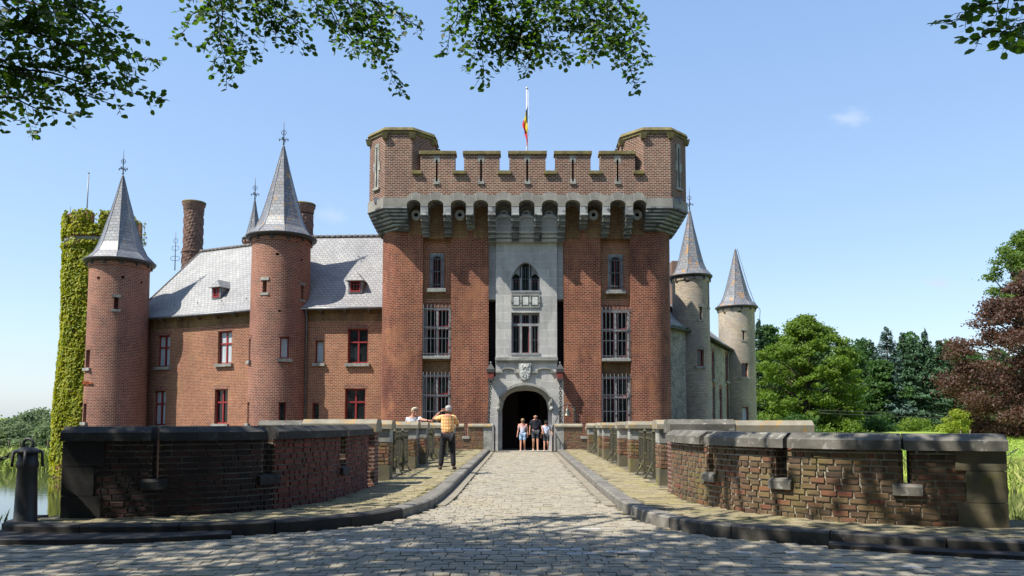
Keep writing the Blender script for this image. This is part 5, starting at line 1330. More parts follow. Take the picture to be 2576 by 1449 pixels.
tower('round_tower', 'tallest spired round brick tower standing at the middle of the left wing', 'tower', xB, yB, 1.64, RB_, -3.6, Z(603, yB - RB_ * .3), 'tower_brick', 'spire_slate', Z(368, yB), Z(306, yB),
      [('slit', 661, 671, 706, 737), ('win', 704, 727, 848, 902), ('dark', 701, 719, 1012, 1062), ('slit', 757, 763, 712, 748), ('dark', 622, 628, 850, 905), ('dark', 615, 623, 1012, 1065), ('hole', 694, 701, 637, 644), ('hole', 756, 761, 645, 651), ('hole', 700, 706, 780, 785)])
# creeping red shoot on the left tower
rg = np.random.default_rng(4)
t_ = rg.uniform(0, 1, 260); aa = -1.05 + t_ * .75 + .0; Cx = np.stack([xA + 1.68 * np.sin(aa), yA - 1.70 * np.cos(aa), Z(962, yA - 1.4) - .06 * t_ + rg.normal(0, .05, 260) * (1 - .6 * t_)], 1)
V, Fc = leaves(Cx, np.stack([np.sin(aa), -np.cos(aa), .3 + 0 * aa], 1) + rg.normal(0, .4, (260, 3)), rg.uniform(.07, .15, 260), rg, .8)
o_ = raw('creeper', V, Fc, 'creeper_leaf'); tag(o_, 'short orange creeper shoot spreading on the left round tower', 'creeper'); rebase(o_, (xA, yA - 1.7, Z(962, yA - 1.4)))

# ---- left wing
Wg = thing('castle_wing', 'two storey brick castle wing with steep grey slate roof and red windows', 'castle wing', (-15.2, 41.8, -2.3))
C0, C1, C2 = Vector((-7.0, 41.0, 0)), Vector((-13.6, 41.35, 0)), Vector((-23.7, 46.0, 0))
def wall_fn(A, B_):
    d_ = (B_ - A).normalized(); n_ = Vector((-d_.y, d_.x, 0)) 
    if n_.y < 0: n_ = -n_
    return (lambda s, z, d: (A.x + d_.x * s + n_.x * d, A.y + d_.y * s + n_.y * d, z)), (B_ - A).length, d_, n_
f1, L1, d1, n1 = wall_fn(C2, C1); f2, L2, d2, n2 = wall_fn(C1, C0)
def s_on(A, B_, u):     # where the ray of column u meets the vertical wall A->B
    k = (u - U0) / F; d_ = (B_ - A).normalized(); return (k * A.y - A.x) / (d_.x - k * d_.y)
ZE = Z(776, 41.2)
def win_rect(A, B_, u0, u1, v0, v1):
    a, c = s_on(A, B_, u0 * 1.0), s_on(A, B_, u1); p_ = A + (B_ - A).normalized() * (a + c) / 2; return (a, c, Z(v1, p_.y), Z(v0, p_.y), .3)
H1 = [win_rect(C2, C1, *r_) for r_ in ((392, 424, 844, 923), (545, 580, 833, 915), (387, 417, 983, 1070), (540, 573, 979, 1066))]
H2 = [win_rect(C1, C0, *r_) for r_ in ((873, 924, 827, 914), (868, 919, 978, 1066), (791, 811, 857, 913), (786, 803, 1014, 1062))]
b = MB(); b.grid(f1, 0, L1, -3.6, ZE + .1, H1, ds=9); b.grid(f2, 0, L2, -3.6, ZE + .1, H2, ds=9)
BK = [C2 + n1 * 8, C1 + (n1 + n2).normalized() * 8.2, C0 + n2 * 8]
for p_, q_ in ((C2, BK[0]), (BK[0], BK[1]), (BK[1], BK[2])): b.poly([(p_.x, p_.y, -3.6), (q_.x, q_.y, -3.6), (q_.x, q_.y, ZE + .1), (p_.x, p_.y, ZE + .1)][::-1])
b.build('wall', 'wing_brick', Wg)
b = MB()   # ochre course under the eaves is a real change of brick
b.grid(lambda s, z, d: f1(s, z, d - .012), 0, L1, ZE - .72, ZE + .1, ds=9); b.grid(lambda s, z, d: f2(s, z, d - .012), 0, L2, ZE - .72, ZE + .1, ds=9); b.build('upper_course', 'ochre_brick', Wg)
for k, h in enumerate(H1): red_window(Wg, f1, *h[:4], curt=(1, 2, 1, 0)[k], arch_m='tower_brick', trim=.07)
for k, h in enumerate(H2[:2]): red_window(Wg, f2, *h[:4], curt=0, arch_m='tower_brick', trim=.07)
for k, h in enumerate(H2[2:]): red_window(Wg, f2, *h[:4], cross=False, curt=2 if k == 0 else 0, arch_m='tower_brick', trim=.05)
# roof
ZR = Z(594, 45.0); hd = 4.0; ov = .42
E2, E1, E0 = C2 - n1 * ov - d1 * .35, C1 - (n1 + n2).normalized() * ov, C0 - n2 * ov
R2, R1_, R0_ = C2 + n1 * hd + d1 * .9, C1 + (n1 + n2).normalized() * hd * 1.02, C0 + n2 * hd
B2, B1, B0 = BK[0] - d1 * .35 + n1 * ov, BK[1], BK[2]
def v3(p_, z): return (p_.x, p_.y, z)
def lp_(a, c, t_): return Vector(a).lerp(Vector(c), t_)
b = MB()
def slope(ea, eb, rb, ra):
    """roof face with a slight sprocketed flare at the eaves"""
    pa, pb, qa, qb = lp_(ea, ra, .14), lp_(eb, rb, .14), Vector(ra), Vector(rb); pa.z -= .16; pb.z -= .16
    for P_ in ([ea, eb, pb, pa], [pa, pb, qb, qa]):
        a, c, d_, e_ = [Vector(x) for x in P_]; hx = (c - a).normalized(); up = ((e_ + d_) - (a + c)); up = (up - hx * up.dot(hx)).normalized()
        off = a.z * 1.2
        b.poly([tuple(a), tuple(c), tuple(d_), tuple(e_)], [((x - a).dot(hx), (x - a).dot(up) + off) for x in (a, c, d_, e_)])
slope(v3(E2, ZE), v3(E1, ZE), v3(R1_, ZR), v3(R2, ZR)); slope(v3(E1, ZE), v3(E0, ZE), v3(R0_, ZR), v3(R1_, ZR))
slope(v3(B2, ZE), v3(E2, ZE), v3(R2, ZR), v3(R2 + n1 * .01, ZR)); slope(v3(B1, ZE), v3(B2, ZE), v3(R2, ZR), v3(R1_, ZR)); slope(v3(B0, ZE), v3(B1, ZE), v3(R1_, ZR), v3(R0_, ZR))
roof = b.build('roof', 'slate_roof', Wg)
b = MB()
for a, c in ((R2, R1_), (R1_, R0_)):
    n_ = int((c - a).length / .33)
    for i in range(n_): p_, q_ = a.lerp(c, i / n_), a.lerp(c, (i + .94) / n_); b.tube([v3(p_, ZR + .03), v3(q_, ZR + .0)], [.13, .11], 7)
b.tube([v3(E2, ZE + .03), tuple(lp_(v3(E2, ZE), v3(R2, ZR), .14) - Vector((0, 0, .14))), v3(R2, ZR)], .06, 6)
b.build('ridge', 'ridge_tile', roof, uv=False)
b = MB()
for a, c, nn in ((E2, E1, n1), (E1, E0, n2)):
    b.tube([v3(a, ZE - .06), v3(c, ZE - .06)], .075, 8)
    n_ = int((c - a).length / 1.3)
    for i in range(1, n_): p_ = a.lerp(c, i / n_); b.tube([v3(p_ - nn * .02, ZE - .1), v3(p_ + nn * .45, ZE - .3)], .05, 5)
b.build('gutter', 'zinc', Wg, uv=False)
b = MB()   # soffit
for a, c, nn in ((E2, E1, n1), (E1, E0, n2)): b.poly([v3(a, ZE - .1), v3(c, ZE - .1), v3(c + nn * .5, ZE - .06), v3(a + nn * .5, ZE - .06)][::-1])
b.build('soffit', 'rafter_wood', Wg, uv=False)
def pipe(parent, pts):
    b = MB(); b.tube(pts, .055, 8)
    z = pts[-1][2] + .6
    while z < pts[-2][2] - .2: b.tube([(pts[-1][0], pts[-1][1], z), (pts[-1][0], pts[-1][1], z + .07)], .075, 8); z += 1.9
    b.build('downpipe', 'zinc', parent, uv=False)
px = Vector(f1(s_on(C2, C1, 342), 0, -.14)); pipe(Wg, [(px.x, px.y - .2, ZE - .1), (px.x, px.y, ZE - .5), (px.x, px.y, -2)])
px = Vector(f2(s_on(C1, C0, 770), 0, -.12)); pipe(Wg, [(px.x, px.y - .2, ZE - .1), (px.x, px.y, ZE - .5), (px.x, px.y, -2)])
# dormers
def dormer(A, B_, nn, dd, u0, u1, v0, v1, moss):
    s0, s1 = s_on(A, B_, u0), s_on(A, B_, u1); sl_ = (ZR - ZE) / (hd + ov); base = A + dd * (s0 + s1) / 2
    t_ = .9; y_ = base.y + nn.y * t_; z0, z1 = Z(v1, y_), Z(v0, y_); t_ = (z0 - ZE) / sl_ - ov + .05
    hw = (s1 - s0) / 2; org = base + nn * t_
    M_ = Matrix(((dd.x, nn.x, 0, org.x), (dd.y, nn.y, 0, org.y), (0, 0, 1, 0), (0, 0, 0, 1))); dep = (z1 - z0) / sl_ + .4
    D_ = MB(M_); D_.box(-hw, hw, .05, dep, z0 - .3, z1); r = D_.build('dormer', 'spire_clean', roof)
    fn = lambda s, z, d: tuple(M_ @ Vector((s, d - .14, z)))
    b = MB(M_); b.box(-hw, -hw + .1, -.02, .05, z0 - .05, z1); b.box(hw - .1, hw, -.02, .05, z0 - .05, z1); b.box(-hw + .1, hw - .1, -.02, .05, z1 - .1, z1); b.box(-hw + .1, hw - .1, -.02, .05, z0 - .05, z0 + .03); b.build('frame', 'zinc', r, uv=False)
    w0 = red_window(r, fn, -hw + .1, hw - .1, z0 + .03, z1 - .1, cross=False, sill=False, trim=.07, glaz=2, d=.1)
    b = MB(M_); zt_ = z1 + hw * 1.15; e_ = .12
    for s_ in (-1, 1):
        b.poly([(s_ * (hw + e_), -.2, z1 - .1), (0, -.2 + .25, zt_), (0, dep + .5, zt_), (s_ * (hw + e_), dep + .25, z1 - .1)][::s_])
    b.poly([(-hw - e_, -.2, z1 - .1), (hw + e_, -.2, z1 - .1), (0, .05, zt_)]); b.build('dormer_roof', moss, r)
dormer(C2, C1, n1, d1, 508, 530, 722, 752, 'slate_roof'); dormer(C1, C0, n2, d2, 866, 902, 706, 739, 'slate_roof')
# little hooks on the slates
for s_ in np.arange(1.2, L1 - 1, 1.9):
    b = MB(); p_ = Vector(f1(s_, ZE + .75, .2)); b.tube([p_, p_ + Vector((.0, -.12, -.04)), p_ + Vector((.05, -.16, .06))], .018, 4); b.build('roof_hook', 'zinc', roof, uv=False)
# chimneys
def chimney(xc, yc, r0, z0, z1, twist=True):
    b = MB(); n_ = 24; rows = []; zz = np.arange(z0, z1 - .5, .17)
    for i, z in enumerate(zz):
        rel = (z - z0) / (z1 - z0); R_ = r0 * (1.06 if rel < .42 else .96)
        rows.append([b.v((xc + (R_ + (.06 if (k + i) % 4 < 2 else 0) * twist) * math.cos(2 * PI * k / n_), yc + (R_ + (.06 if (k + i) % 4 < 2 else 0) * twist) * math.sin(2 * PI * k / n_), z)) for k in range(n_)])
    for i in range(len(rows) - 1):
        for k in range(n_): b.f((rows[i][k], rows[i][(k + 1) % n_], rows[i + 1][(k + 1) % n_], rows[i + 1][k]), [(k * .2, zz[i]), ((k + 1) * .2, zz[i]), ((k + 1) * .2, zz[i + 1]), (k * .2, zz[i + 1])])
    zm = z0 + (z1 - z0) * .42
    b.lathe(xc, yc, [(r0, zm - .1), (r0 * 1.16, zm - .06), (r0 * 1.16, zm + .06), (r0, zm + .1)], 20)
    b.lathe(xc, yc, [(r0, z1 - .55), (r0 * 1.08, z1 - .45), (r0 * 1.08, z1 - .28), (r0 * 1.2, z1 - .14), (r0 * 1.2, z1), (r0 * .7, z1)], 20)
    o_ = b.build('chimney', 'chimney_brick', roof)
    b = MB(); b.lathe(xc, yc, [(r0 * 1.24, z1 - .01), (r0 * 1.24, z1 + .07), (r0 * .75, z1 + .1)], 20); b.build('chimney_cap', 'mossy_stone', o_, uv=False)
yc_ = 50.5; chimney(X(487, 560, yc_), yc_, .62, ZR - 2.2, Z(512, yc_)); yc_ = 46.6; chimney(X(762, 560, yc_), yc_, .62, ZR - 1.5, Z(517, yc_))
# wrought iron finials on the hip end
fx_, fy_ = X(441, 640, 50), 50.0
b = MB(); zf = Z(658, fy_); zt_ = Z(583, fy_)
b.tube([(fx_, fy_, zf - .6), (fx_, fy_, zt_)], [.035, .012], 6)
for s_ in (-1, 1):
    for z_, w__ in ((zf + .05, .32), (zf + .75, .24), (zf + 1.25, .14)):
        b.tube([(fx_ + s_ * w__ * (math.sin(a)), fy_, z_ + .2 * (1 - math.cos(a)) * .8) for a in np.linspace(0, PI * 1.25, 10)], .014, 4)
b.tube([(fx_ + .45, fy_, zf - .2), (fx_ + .45, fy_, zf + .9)], .02, 5); b.ring((fx_ + .45, fy_, zf + .6), .1, .014, 'y', 10, 4)
b.build('iron_finial', 'finial_iron', roof, uv=False)
# small spire rising behind the wing
ys = 56.0; xs0 = X(640, 560, ys)
tower('stair_turret', 'slender slate spired turret showing behind the left wing roof', 'turret', xs0, ys, .75, .72, -1, Z(607, ys), 'tower_brick', 'spire_clean', Z(505, ys), Z(446, ys), eave=1.15, fin=1.2)

# ---- ivy tower
yI = 53; xI = X(256, 800, yI); RI = 2.22
IT = thing('ivy_clad_tower', 'broad round tower almost hidden by yellow green ivy, with battlements', 'tower', (xI, yI, -2.3))
ztI = Z(541, yI - 1.5)
b = MB(); rI = lambda z: RI + .40 * max(0, (8 - z) / 11)
b.lathe(xI, yI, [(rI(z), z) for z in (-3.6, -1, 1, 3, 5, 8, ztI - 3.0, ztI - 2.4)] + [(RI + .12, ztI - 2.2), (RI + .18, ztI - 1.9), (RI + .18, ztI - .9), (RI - .4, ztI - .9)], 40)
b.build('wall', 'tower_brick', IT)
b = MB(); b.lathe(xI, yI, [(RI + .16, ztI - 1.95), (RI + .26, ztI - 1.9), (RI + .26, ztI - 1.7), (RI + .17, ztI - 1.66)], 40, capt=False); b.build('string_course', 'band_stone', IT, uv=False)
for k in range(9):
    b = MB(); a0 = 2 * PI * k / 9 + .2; P_ = []
    for i in range(6): a = a0 + i / 5 * .50; P_.append((xI + (RI + .17) * math.cos(a), yI + (RI + .17) * math.sin(a)))
    for i in range(5, -1, -1): a = a0 + i / 5 * .50; P_.append((xI + (RI - .3) * math.cos(a), yI + (RI - .3) * math.sin(a)))
    b.prism(P_, ztI - .89, ztI); b.build('merlon', 'tower_brick', IT)
rg = np.random.default_rng(21); N_ = 42000
a = rg.uniform(-PI, PI, N_); z = rg.uniform(-2.2, ztI + .1, N_)
# patches left bare near the string course and on the top right
cl = np.sin(a * 5 + z * .7) + np.sin(a * 11 - z * 1.3 + 2) * .7 + rg.normal(0, .35, N_)
bare = (np.abs(z - (ztI - 1.8)) < .22) & (rg.random(N_) < .93)
rightside = np.cos(a - (.0)) > .62        # +x side carries less ivy near the top
bare |= rightside & (z > ztI - 4.2) & (rg.random(N_) < .9)
bare |= (z < -1.2) & (rg.random(N_) < .6)
gap = ((a + PI + .2 * 0) % (2 * PI / 9)); bare |= (z > ztI - .85) & ((((a - .2) % (2 * PI / 9)) > .52)) & (rg.random(N_) < .9)
k_ = ~bare; a, z, cl = a[k_], z[k_], cl[k_]; n_ = len(a)
th = .07 + .15 * np.clip(cl * .4 + .5, 0, 1) + rg.uniform(0, .12, n_)
R_ = RI + .40 * np.clip((8 - z) / 11, 0, 2) + th + (z > ztI - 2.2) * .15
Cc = np.stack([xI + R_ * np.cos(a), yI + R_ * np.sin(a), z], 1)
Nn = np.stack([np.cos(a), np.sin(a), np.full(n_, .55)], 1) + rg.normal(0, .38, (n_, 3)); T_ = np.stack([rg.normal(0, .4, n_), rg.normal(0, .4, n_), np.full(n_, -1.0)], 1)
V, Fc = leaves(Cc, Nn, rg.uniform(.15, .29, n_), rg, .85, T=T_)
iv = raw('ivy', V, Fc, 'ivy_leaf'); tag(iv, 'dense yellow green ivy coating the broad round tower from water to battlements', 'ivy'); rebase(iv, (xI, yI - RI, WZ))
fp = thing('mast', 'thin bare grey mast on top of the ivy clad tower', 'mast', (X(219, 500, yI), yI, ztI - .9))
b = MB(); b.tube([(X(219, 500, yI), yI, ztI - .9), (X(221, 500, yI), yI, Z(436, yI))], [.05, .04], 6); b.build('pole', 'zinc', fp, uv=False)
b = MB(); b.ball((X(221, 500, yI), yI, Z(436, yI)), .06, 8, 6); b.build('knob', 'iron', fp, uv=False)
rd = thing('lightning_rod', 'very thin short rod at the left edge of the ivy clad tower top', 'rod', (X(178, 530, yI), yI, ztI - .9))
b = MB(); b.tube([(X(178, 530, yI), yI, ztI - .9), (X(177, 530, yI), yI, Z(520, yI))], .02, 5); b.build('rod', 'iron', rd, uv=False)

# ---- right hand towers and wing
y1_ = 49.5; x1_ = X(1739, 850, y1_); R1c = 1.20
tower('pale_tower', 'nearer pale yellow brick round tower with lichen spotted spire beside the gatehouse', 'tower', x1_, y1_, 1.22, R1c, -3.6, Z(703, y1_), 'pale_brick', 'spire_slate', Z(530, y1_), Z(472, y1_),
      [('slit', 1760, 1766, 772, 804), ('slit', 1781, 1784, 704, 770), ('win', 1754, 1771, 880, 921), ('hole', 1700, 1706, 703, 709), ('hole', 1727, 1735, 703, 710)], eave=1.16, fin=.95)
y2_ = 61.0; x2_ = X(1854.5, 900, y2_); R2c = 1.42
tower('pale_tower', 'farther pale brick round tower at the right end of the castle, spire with lightning cable', 'tower', x2_, y2_, 1.45, R2c, -3.6, Z(779, y2_), 'pale_brick', 'spire_slate', Z(628, y2_), None,
      [('slit', 1868, 1873, 832, 855), ('win', 1866, 1882, 914, 948), ('win', 1867, 1883, 1024, 1062), ('hole', 1857, 1866, 777, 785), ('hole', 1821, 1826, 783, 788)], eave=1.17)
b = MB(); za_ = Z(628, y2_)
b.tube([(x2_ + .06, y2_ - .3, za_), (x2_ + .75, y2_ - .7, Z(720, y2_)), (x2_ + 1.2, y2_ - .9, Z(765, y2_)), (x2_ + 1.78, y2_ - .5, Z(782, y2_)), (x2_ + 1.72, y2_ - .3, Z(830, y2_)), (x2_ + 1.5, y2_ - .3, -1)], .022, 5)
ck = b.build('lightning_cable', 'iron', None, uv=False); tag(ck, 'thin black cable looping down the spire of the farthest right tower', 'cable'); rebase(ck, (x2_ + .06, y2_ - .3, za_))
RW = thing('castle_wing', 'weathered grey and pale brick castle wing running back between the two pale towers', 'castle wing', (13, 50, -2.3))
# grey rubble wall from the gatehouse to the near tower
A0 = Vector((7.3, 44.2, 0)); A1 = Vector((x1_ - .55, y1_ - 1.0, 0)); A1 = A1 + (A1 - A0).normalized() * .3
fa, La, da, na = wall_fn(A0, A1); zra = Z(824, 47)
b = MB(); b.grid(fa, 0, La, -3.6, zra, ds=9); b.build('rubble_wall', 'rubble', RW)
b = MB(); b.poly([v3(A0 - na * .25, zra - .02), v3(A1 + da * .9 - na * .25, zra - .02), v3(A1 + na * 2.6, zra + 2.4), v3(A0 + na * 2.6, zra + 2.4)]); b.build('lean_to_roof', 'ridge_tile' if 0 else 'slate_roof', RW)
b = MB(); b.tube([v3(A0 - na * .3, zra - .08), v3(A1 + da * .9 - na * .3, zra - .08)], .08, 8); b.build('gutter', 'iron', RW, uv=False)
rg = np.random.default_rng(3); n_ = 420; tt = rg.uniform(.45, 1, n_); Cc = np.array([v3(A0.lerp(A1 + da * .6, t_) - na * rg.uniform(-.2, .3), zra + rg.uniform(-.02, .12)) for t_ in tt])
V, Fc = leaves(Cc, rg.normal(0, .5, (n_, 3)) + [0, -.3, 1], rg.uniform(.08, .16, n_), rg, .7); raw('roof_moss', V, Fc, 'green_moss', RW)
A2 = Vector((x1_ + .85, y1_ + .5, 0)); A3 = Vector((x2_ - .9, y2_ - .9, 0)); fb, Lb, db, nb_ = wall_fn(A2, A3)
if nb_.x > 0: nb_ = -nb_; 
fb = lambda s, z, d: (A2.x + db.x * s + nb_.x * d, A2.y + db.y * s + nb_.y * d, z)
zrb = Z(842, 50.4)
Hb = []
for u0, u1, v0, v1 in ((1792.5, 1799, 885, 955), (1826, 1833, 893, 959), (1793, 1799, 973, 1062), (1810, 1817, 977, 1062), (1828, 1834, 977, 1062)):
    a, c = s_on(A2, A3, u0), s_on(A2, A3, u1); p_ = A2 + db * (a + c) / 2; Hb.append((a, c, Z(v1, p_.y), Z(v0, p_.y), .25))
b = MB(); b.grid(fb, 0, Lb, -3.6, zrb, Hb, ds=9); b.build('wall', 'rubble', RW)
for h in Hb: red_window(RW, fb, *h[:4], cross=True, trim=.08, arch_m='tower_brick', d=.12, sillm='grey_stone')
b = MB(); e_ = -nb_ * .35
b.poly([v3(A2 + e_, zrb - .1), v3(A3 + e_, zrb - .1), v3(A3 + nb_ * 3.6, zrb + 3.3), v3(A2 + nb_ * 3.6, zrb + 3.3)]); 
b.poly([v3(A2 + nb_ * 7.2 , zrb - .1), v3(A2 + nb_ * 3.6, zrb + 3.3), v3(A3 + nb_ * 3.6, zrb + 3.3), v3(A3 + nb_ * 7.2, zrb - .1)])
b.build('roof', 'slate_roof', RW)
b = MB(); b.tube([v3(A2 + e_, zrb - .15), v3(A3 + e_, zrb - .15)], .09, 8); 
for i in range(12): p_ = A2.lerp(A3, (i + .5) / 12); b.box(p_.x - .06, p_.x + .3, p_.y - .06, p_.y + .06, zrb - .32, zrb - .2)
b.build('gutter', 'iron', RW, uv=False)
p_ = A3 - db * 1.2 - nb_ * .08; pipe(RW, [(p_.x + .2, p_.y, zrb - .2), (p_.x, p_.y, zrb - .6), (p_.x, p_.y, -2)])
b = MB(); q0, q1 = A2 + nb_ * 7, A3 + nb_ * 7; b.poly([v3(q1, -3.6), v3(q0, -3.6), v3(q0, zrb), v3(q1, zrb)]); b.poly([v3(A3, -3.6), v3(q1, -3.6), v3(q1, zrb), v3(A3 + nb_ * 3.6, zrb + 3.3), v3(A3, zrb)]); b.build('rear_wall', 'rubble', RW)
b = MB(); cx_ = X(1700, 670, 54); b.box(cx_ - .35, cx_ + .5, 53.6, 54.4, zrb, Z(659, 54)); b.build('chimney', 'chimney_brick', RW)
# ---------------------------------------------------------------- trees
def crown_points(rg, blobs, n, shell=.45):
    w_ = np.array([b_[3] ** 2 for b_ in blobs]); ch = rg.choice(len(blobs), n, p=w_ / w_.sum()); B = np.array(blobs)[ch]
    d = rg.normal(size=(n, 3)); d /= np.linalg.norm(d, axis=1)[:, None]
    r = rg.uniform(shell * .4, 1, n) ** .6 * (1 + .7 * rg.random(n) ** 5)
    wob = 1 + .28 * np.sin(d[:, 0] * 7 + ch) * np.sin(d[:, 2] * 6 + ch * 1.7)
    C = B[:, :3] + d * (r * wob * B[:, 3])[:, None] * np.array([1.1, 1.1, .58]); return C, d
def broad_tree(name, label, cat, group, x, y, z0, H, Wd, leaf, nblob, nleaf, size, seed, trunk=.22, r0=None, shape=1.0, aspect=.75, bark='bark', low=.12, blob=(.12, .22)):
    rg = np.random.default_rng(seed); r = thing(name, label, cat, (x, y, z0), group); blobs = []
    for k in range(nblob):
        t_ = (k + .5) / nblob; zz = low + (1 - low) * t_; prof = math.sin(PI * min(1, (zz - low) / (1 - low) * .86 + .14)) ** .6 * (1 if zz < .6 else (1 - (zz - .6) / .4 * .45)) * shape
        a = k * 2.39996 + rg.uniform(-.4, .4); rad = Wd / 2 * prof * rg.uniform(.45, .95) * (1 if k % 5 else .3)
        br = Wd * rg.uniform(*blob) * (1 - .25 * t_); blobs.append((x + rad * math.cos(a), y + rad * math.sin(a), z0 + H * min(zz, .995) - br * .45, br))
    C, d = crown_points(rg, blobs, nleaf, .5)
    keep = C[:, 2] > z0 + H * low * .4; C, d = C[keep], d[keep]; n = len(C)
    Nn = d * .7 + rg.normal(0, .75, (n, 3)) + [0, 0, .5]
    V, Fc = leaves(C, Nn, rg.uniform(size * .6, size * 1.35, n), rg, aspect); raw('crown', V, Fc, leaf, r)
    b = MB(); tr = r0 or H * .022; top = Vector((x, y, z0 + H * .72)); b.tube([(x, y, z0 - .4), (x, y, z0 + .4), (x + .1, y, z0 + H * trunk), top], [tr * 1.5, tr * 1.05, tr * .85, tr * .25], 10)
    for k, (bx2, by2, bz2, br) in enumerate(blobs):
        if k % 2: continue
        s_ = Vector((x, y, z0 + min((bz2 - z0) * .62, H * .65))); e_ = Vector((bx2, by2, bz2)); m_ = s_.lerp(e_, .5) + Vector((0, 0, H * .03)); b.tube([s_, m_, e_], [tr * .38, tr * .24, tr * .08], 6, False)
    b.build('trunk', bark, r, uv=False); return r
def conifer(label, x, y, z0, H, Wd, leaf, seed, group, nleaf=7000, size=.42):
    rg = np.random.default_rng(seed); r = thing('conifer_tree', label, 'conifer', (x, y, z0), group)
    tiers = int(H / .5); C = []; N = []; T = []
    b = MB(); tr = H * .013; b.tube([(x, y, z0 - .4), (x, y, z0 + H * .5), (x, y, z0 + H)], [tr * 1.4, tr, .03], 8)
    nb = 0; per = max(6, nleaf // (tiers * 8))
    for i in range(tiers):
        t_ = (i + .3) / tiers; zz = z0 + H * (.06 + .94 * t_); R_ = Wd / 2 * (1 - t_) ** .8 * rg.uniform(.8, 1.1)
        for k in range(8):
            a = rg.uniform(0, 2 * PI); L = R_ * rg.uniform(.6, 1.15) + .15; m = max(3, int(per * (.35 + 1.2 * (1 - t_))))
            u = rg.uniform(.12, 1, m) ** .7; dr = -.28 * u * L + .12 * u * u * L
            wd = (.10 + .22 * (1 - u)) * L * .8
            off = rg.normal(0, 1, m) * wd
            C.append(np.stack([x + math.cos(a) * u * L - math.sin(a) * off, y + math.sin(a) * u * L + math.cos(a) * off, zz + rg.normal(0, .3) + dr + rg.normal(0, .14, m)], 1))
            N.append(np.tile([math.cos(a) * .35, math.sin(a) * .35, 1], (m, 1)) + rg.normal(0, .4, (m, 3))); T.append(np.tile([math.cos(a), math.sin(a), -.45], (m, 1)) + rg.normal(0, .35, (m, 3)))
            if k % 2 == 0: b.tube([(x, y, zz), (x + math.cos(a) * L * .8, y + math.sin(a) * L * .8, zz - .18 * L)], [tr * .3, .02], 4, False)
    C, N, T = map(np.concatenate, (C, N, T)); V, Fc = leaves(C, N, rg.uniform(size * .6, size * 1.3, len(C)), rg, .42, T=T); raw('crown', V, Fc, leaf, r)
    b.build('trunk', 'bark', r, uv=False)
def tx(u, Y): return (u - U0) / F * Y
def th(v, Y, z0): return Z(v, Y) - z0
# big green tree right of the castle
Y = 92; z0 = hgt(tx(2020, Y), Y)
broad_tree('broadleaf_tree', 'large sunlit green spreading tree right of the pale towers', 'tree', None, tx(2030, Y), Y, z0, th(792, Y, z0), 14.5, 'oak_leaf', 230, 60000, .30, 1, low=.05, blob=(.035, .085), shape=1.05)
G2 = 'dark woodland trees behind the lawn'
for k, (u, v, Yt, wd, lab) in enumerate(((1935, 815, 104, 9, 'dark green tree top rising between the far pale tower and the big sunlit tree'), (2130, 866, 112, 12, 'dark leafy tree just right of the big sunlit tree'), (2170, 850, 126, 12, 'leafy tree left of the tallest conifer'),
                                 (2215, 905, 105, 7, 'rounded green bush like tree in front of the conifers'), (2090, 900, 120, 12, 'dark tree half hidden behind the big sunlit tree'), (2440, 880, 118, 14, 'dark tree behind the copper beech'), (2590, 950, 118, 14, 'dark tree behind the copper beech at the frame edge'), (2000, 860, 122, 13, 'dark tree behind the crown of the big sunlit tree'))):
    z0 = hgt(tx(u, Yt), Yt); broad_tree('broadleaf_tree', lab, 'tree', G2, tx(u, Yt), Yt, z0, th(v, Yt, z0), wd, 'wood_leaf', 36, 12000, .42, 10 + k, low=.03, blob=(.10, .2))
G3 = 'conifers at the wood edge'
for k, (u, v, Yt, wd, bl, lab) in enumerate(((2235, 826, 116, 11.5, 1, 'tallest conifer of the wood edge with blue green boughs'), (2275, 845, 120, 10, 0, 'second conifer just right of the tallest one'), (2305, 850, 118, 9.5, 0, 'narrow conifer third from the left in the wood edge row'),
                                     (2330, 836, 120, 11, 0, 'conifer with a sharp top in the middle right of the row'), (2368, 855, 117, 10.5, 0, 'rightmost conifer beside the copper beech'), (2250, 935, 104, 6.5, 1, 'pale blue green lower conifer standing in front of the tallest'), (2195, 862, 124, 9, 0, 'dark conifer left of the tallest one'),
                                     (1912, 810, 98, 5, 0, 'dark conifer tip close behind the farthest tower'), (2290, 900, 110, 8, 0, 'shorter dark conifer filling the middle of the row'), (2340, 905, 111, 8, 0, 'shorter dark conifer near the copper beech'))):
    z0 = hgt(tx(u, Yt), Yt); conifer(lab, tx(u, Yt), Yt, z0, th(v, Yt, z0), wd, 'blue_conifer_leaf' if bl else 'conifer_leaf', 50 + k, G3, 13000)
wd_ = MB()
# copper beech and green tree at the frame edge
Y = 78; z0 = hgt(tx(2560, Y), Y)
broad_tree('copper_beech_tree', 'massive copper beech with dark purple red leaves at the right edge', 'tree', None, tx(2632, Y), Y, z0, th(668, Y, z0), 17.6, 'copper_leaf', 300, 90000, .26, 77, low=.02, blob=(.04, .10), shape=1.15)
Y = 90; z0 = hgt(tx(2590, Y), Y)
broad_tree('broadleaf_tree', 'tall light green leafy tree rising above the copper beech', 'tree', None, tx(2592, Y), Y, z0, th(578, Y, z0), 10.5, 'lime_leaf', 80, 18000, .27, 31, low=.6, blob=(.05, .12), trunk=.6)
Y = 72; z0 = hgt(tx(2405, Y), Y)
broad_tree('young_tree', 'small bright yellow green tree in front of the copper beech', 'tree', None, tx(2408, Y), Y, z0, th(1028, Y, z0), 3.2, 'yellow_leaf', 16, 3600, .16, 5, low=.3, r0=.05, blob=(.14, .24))
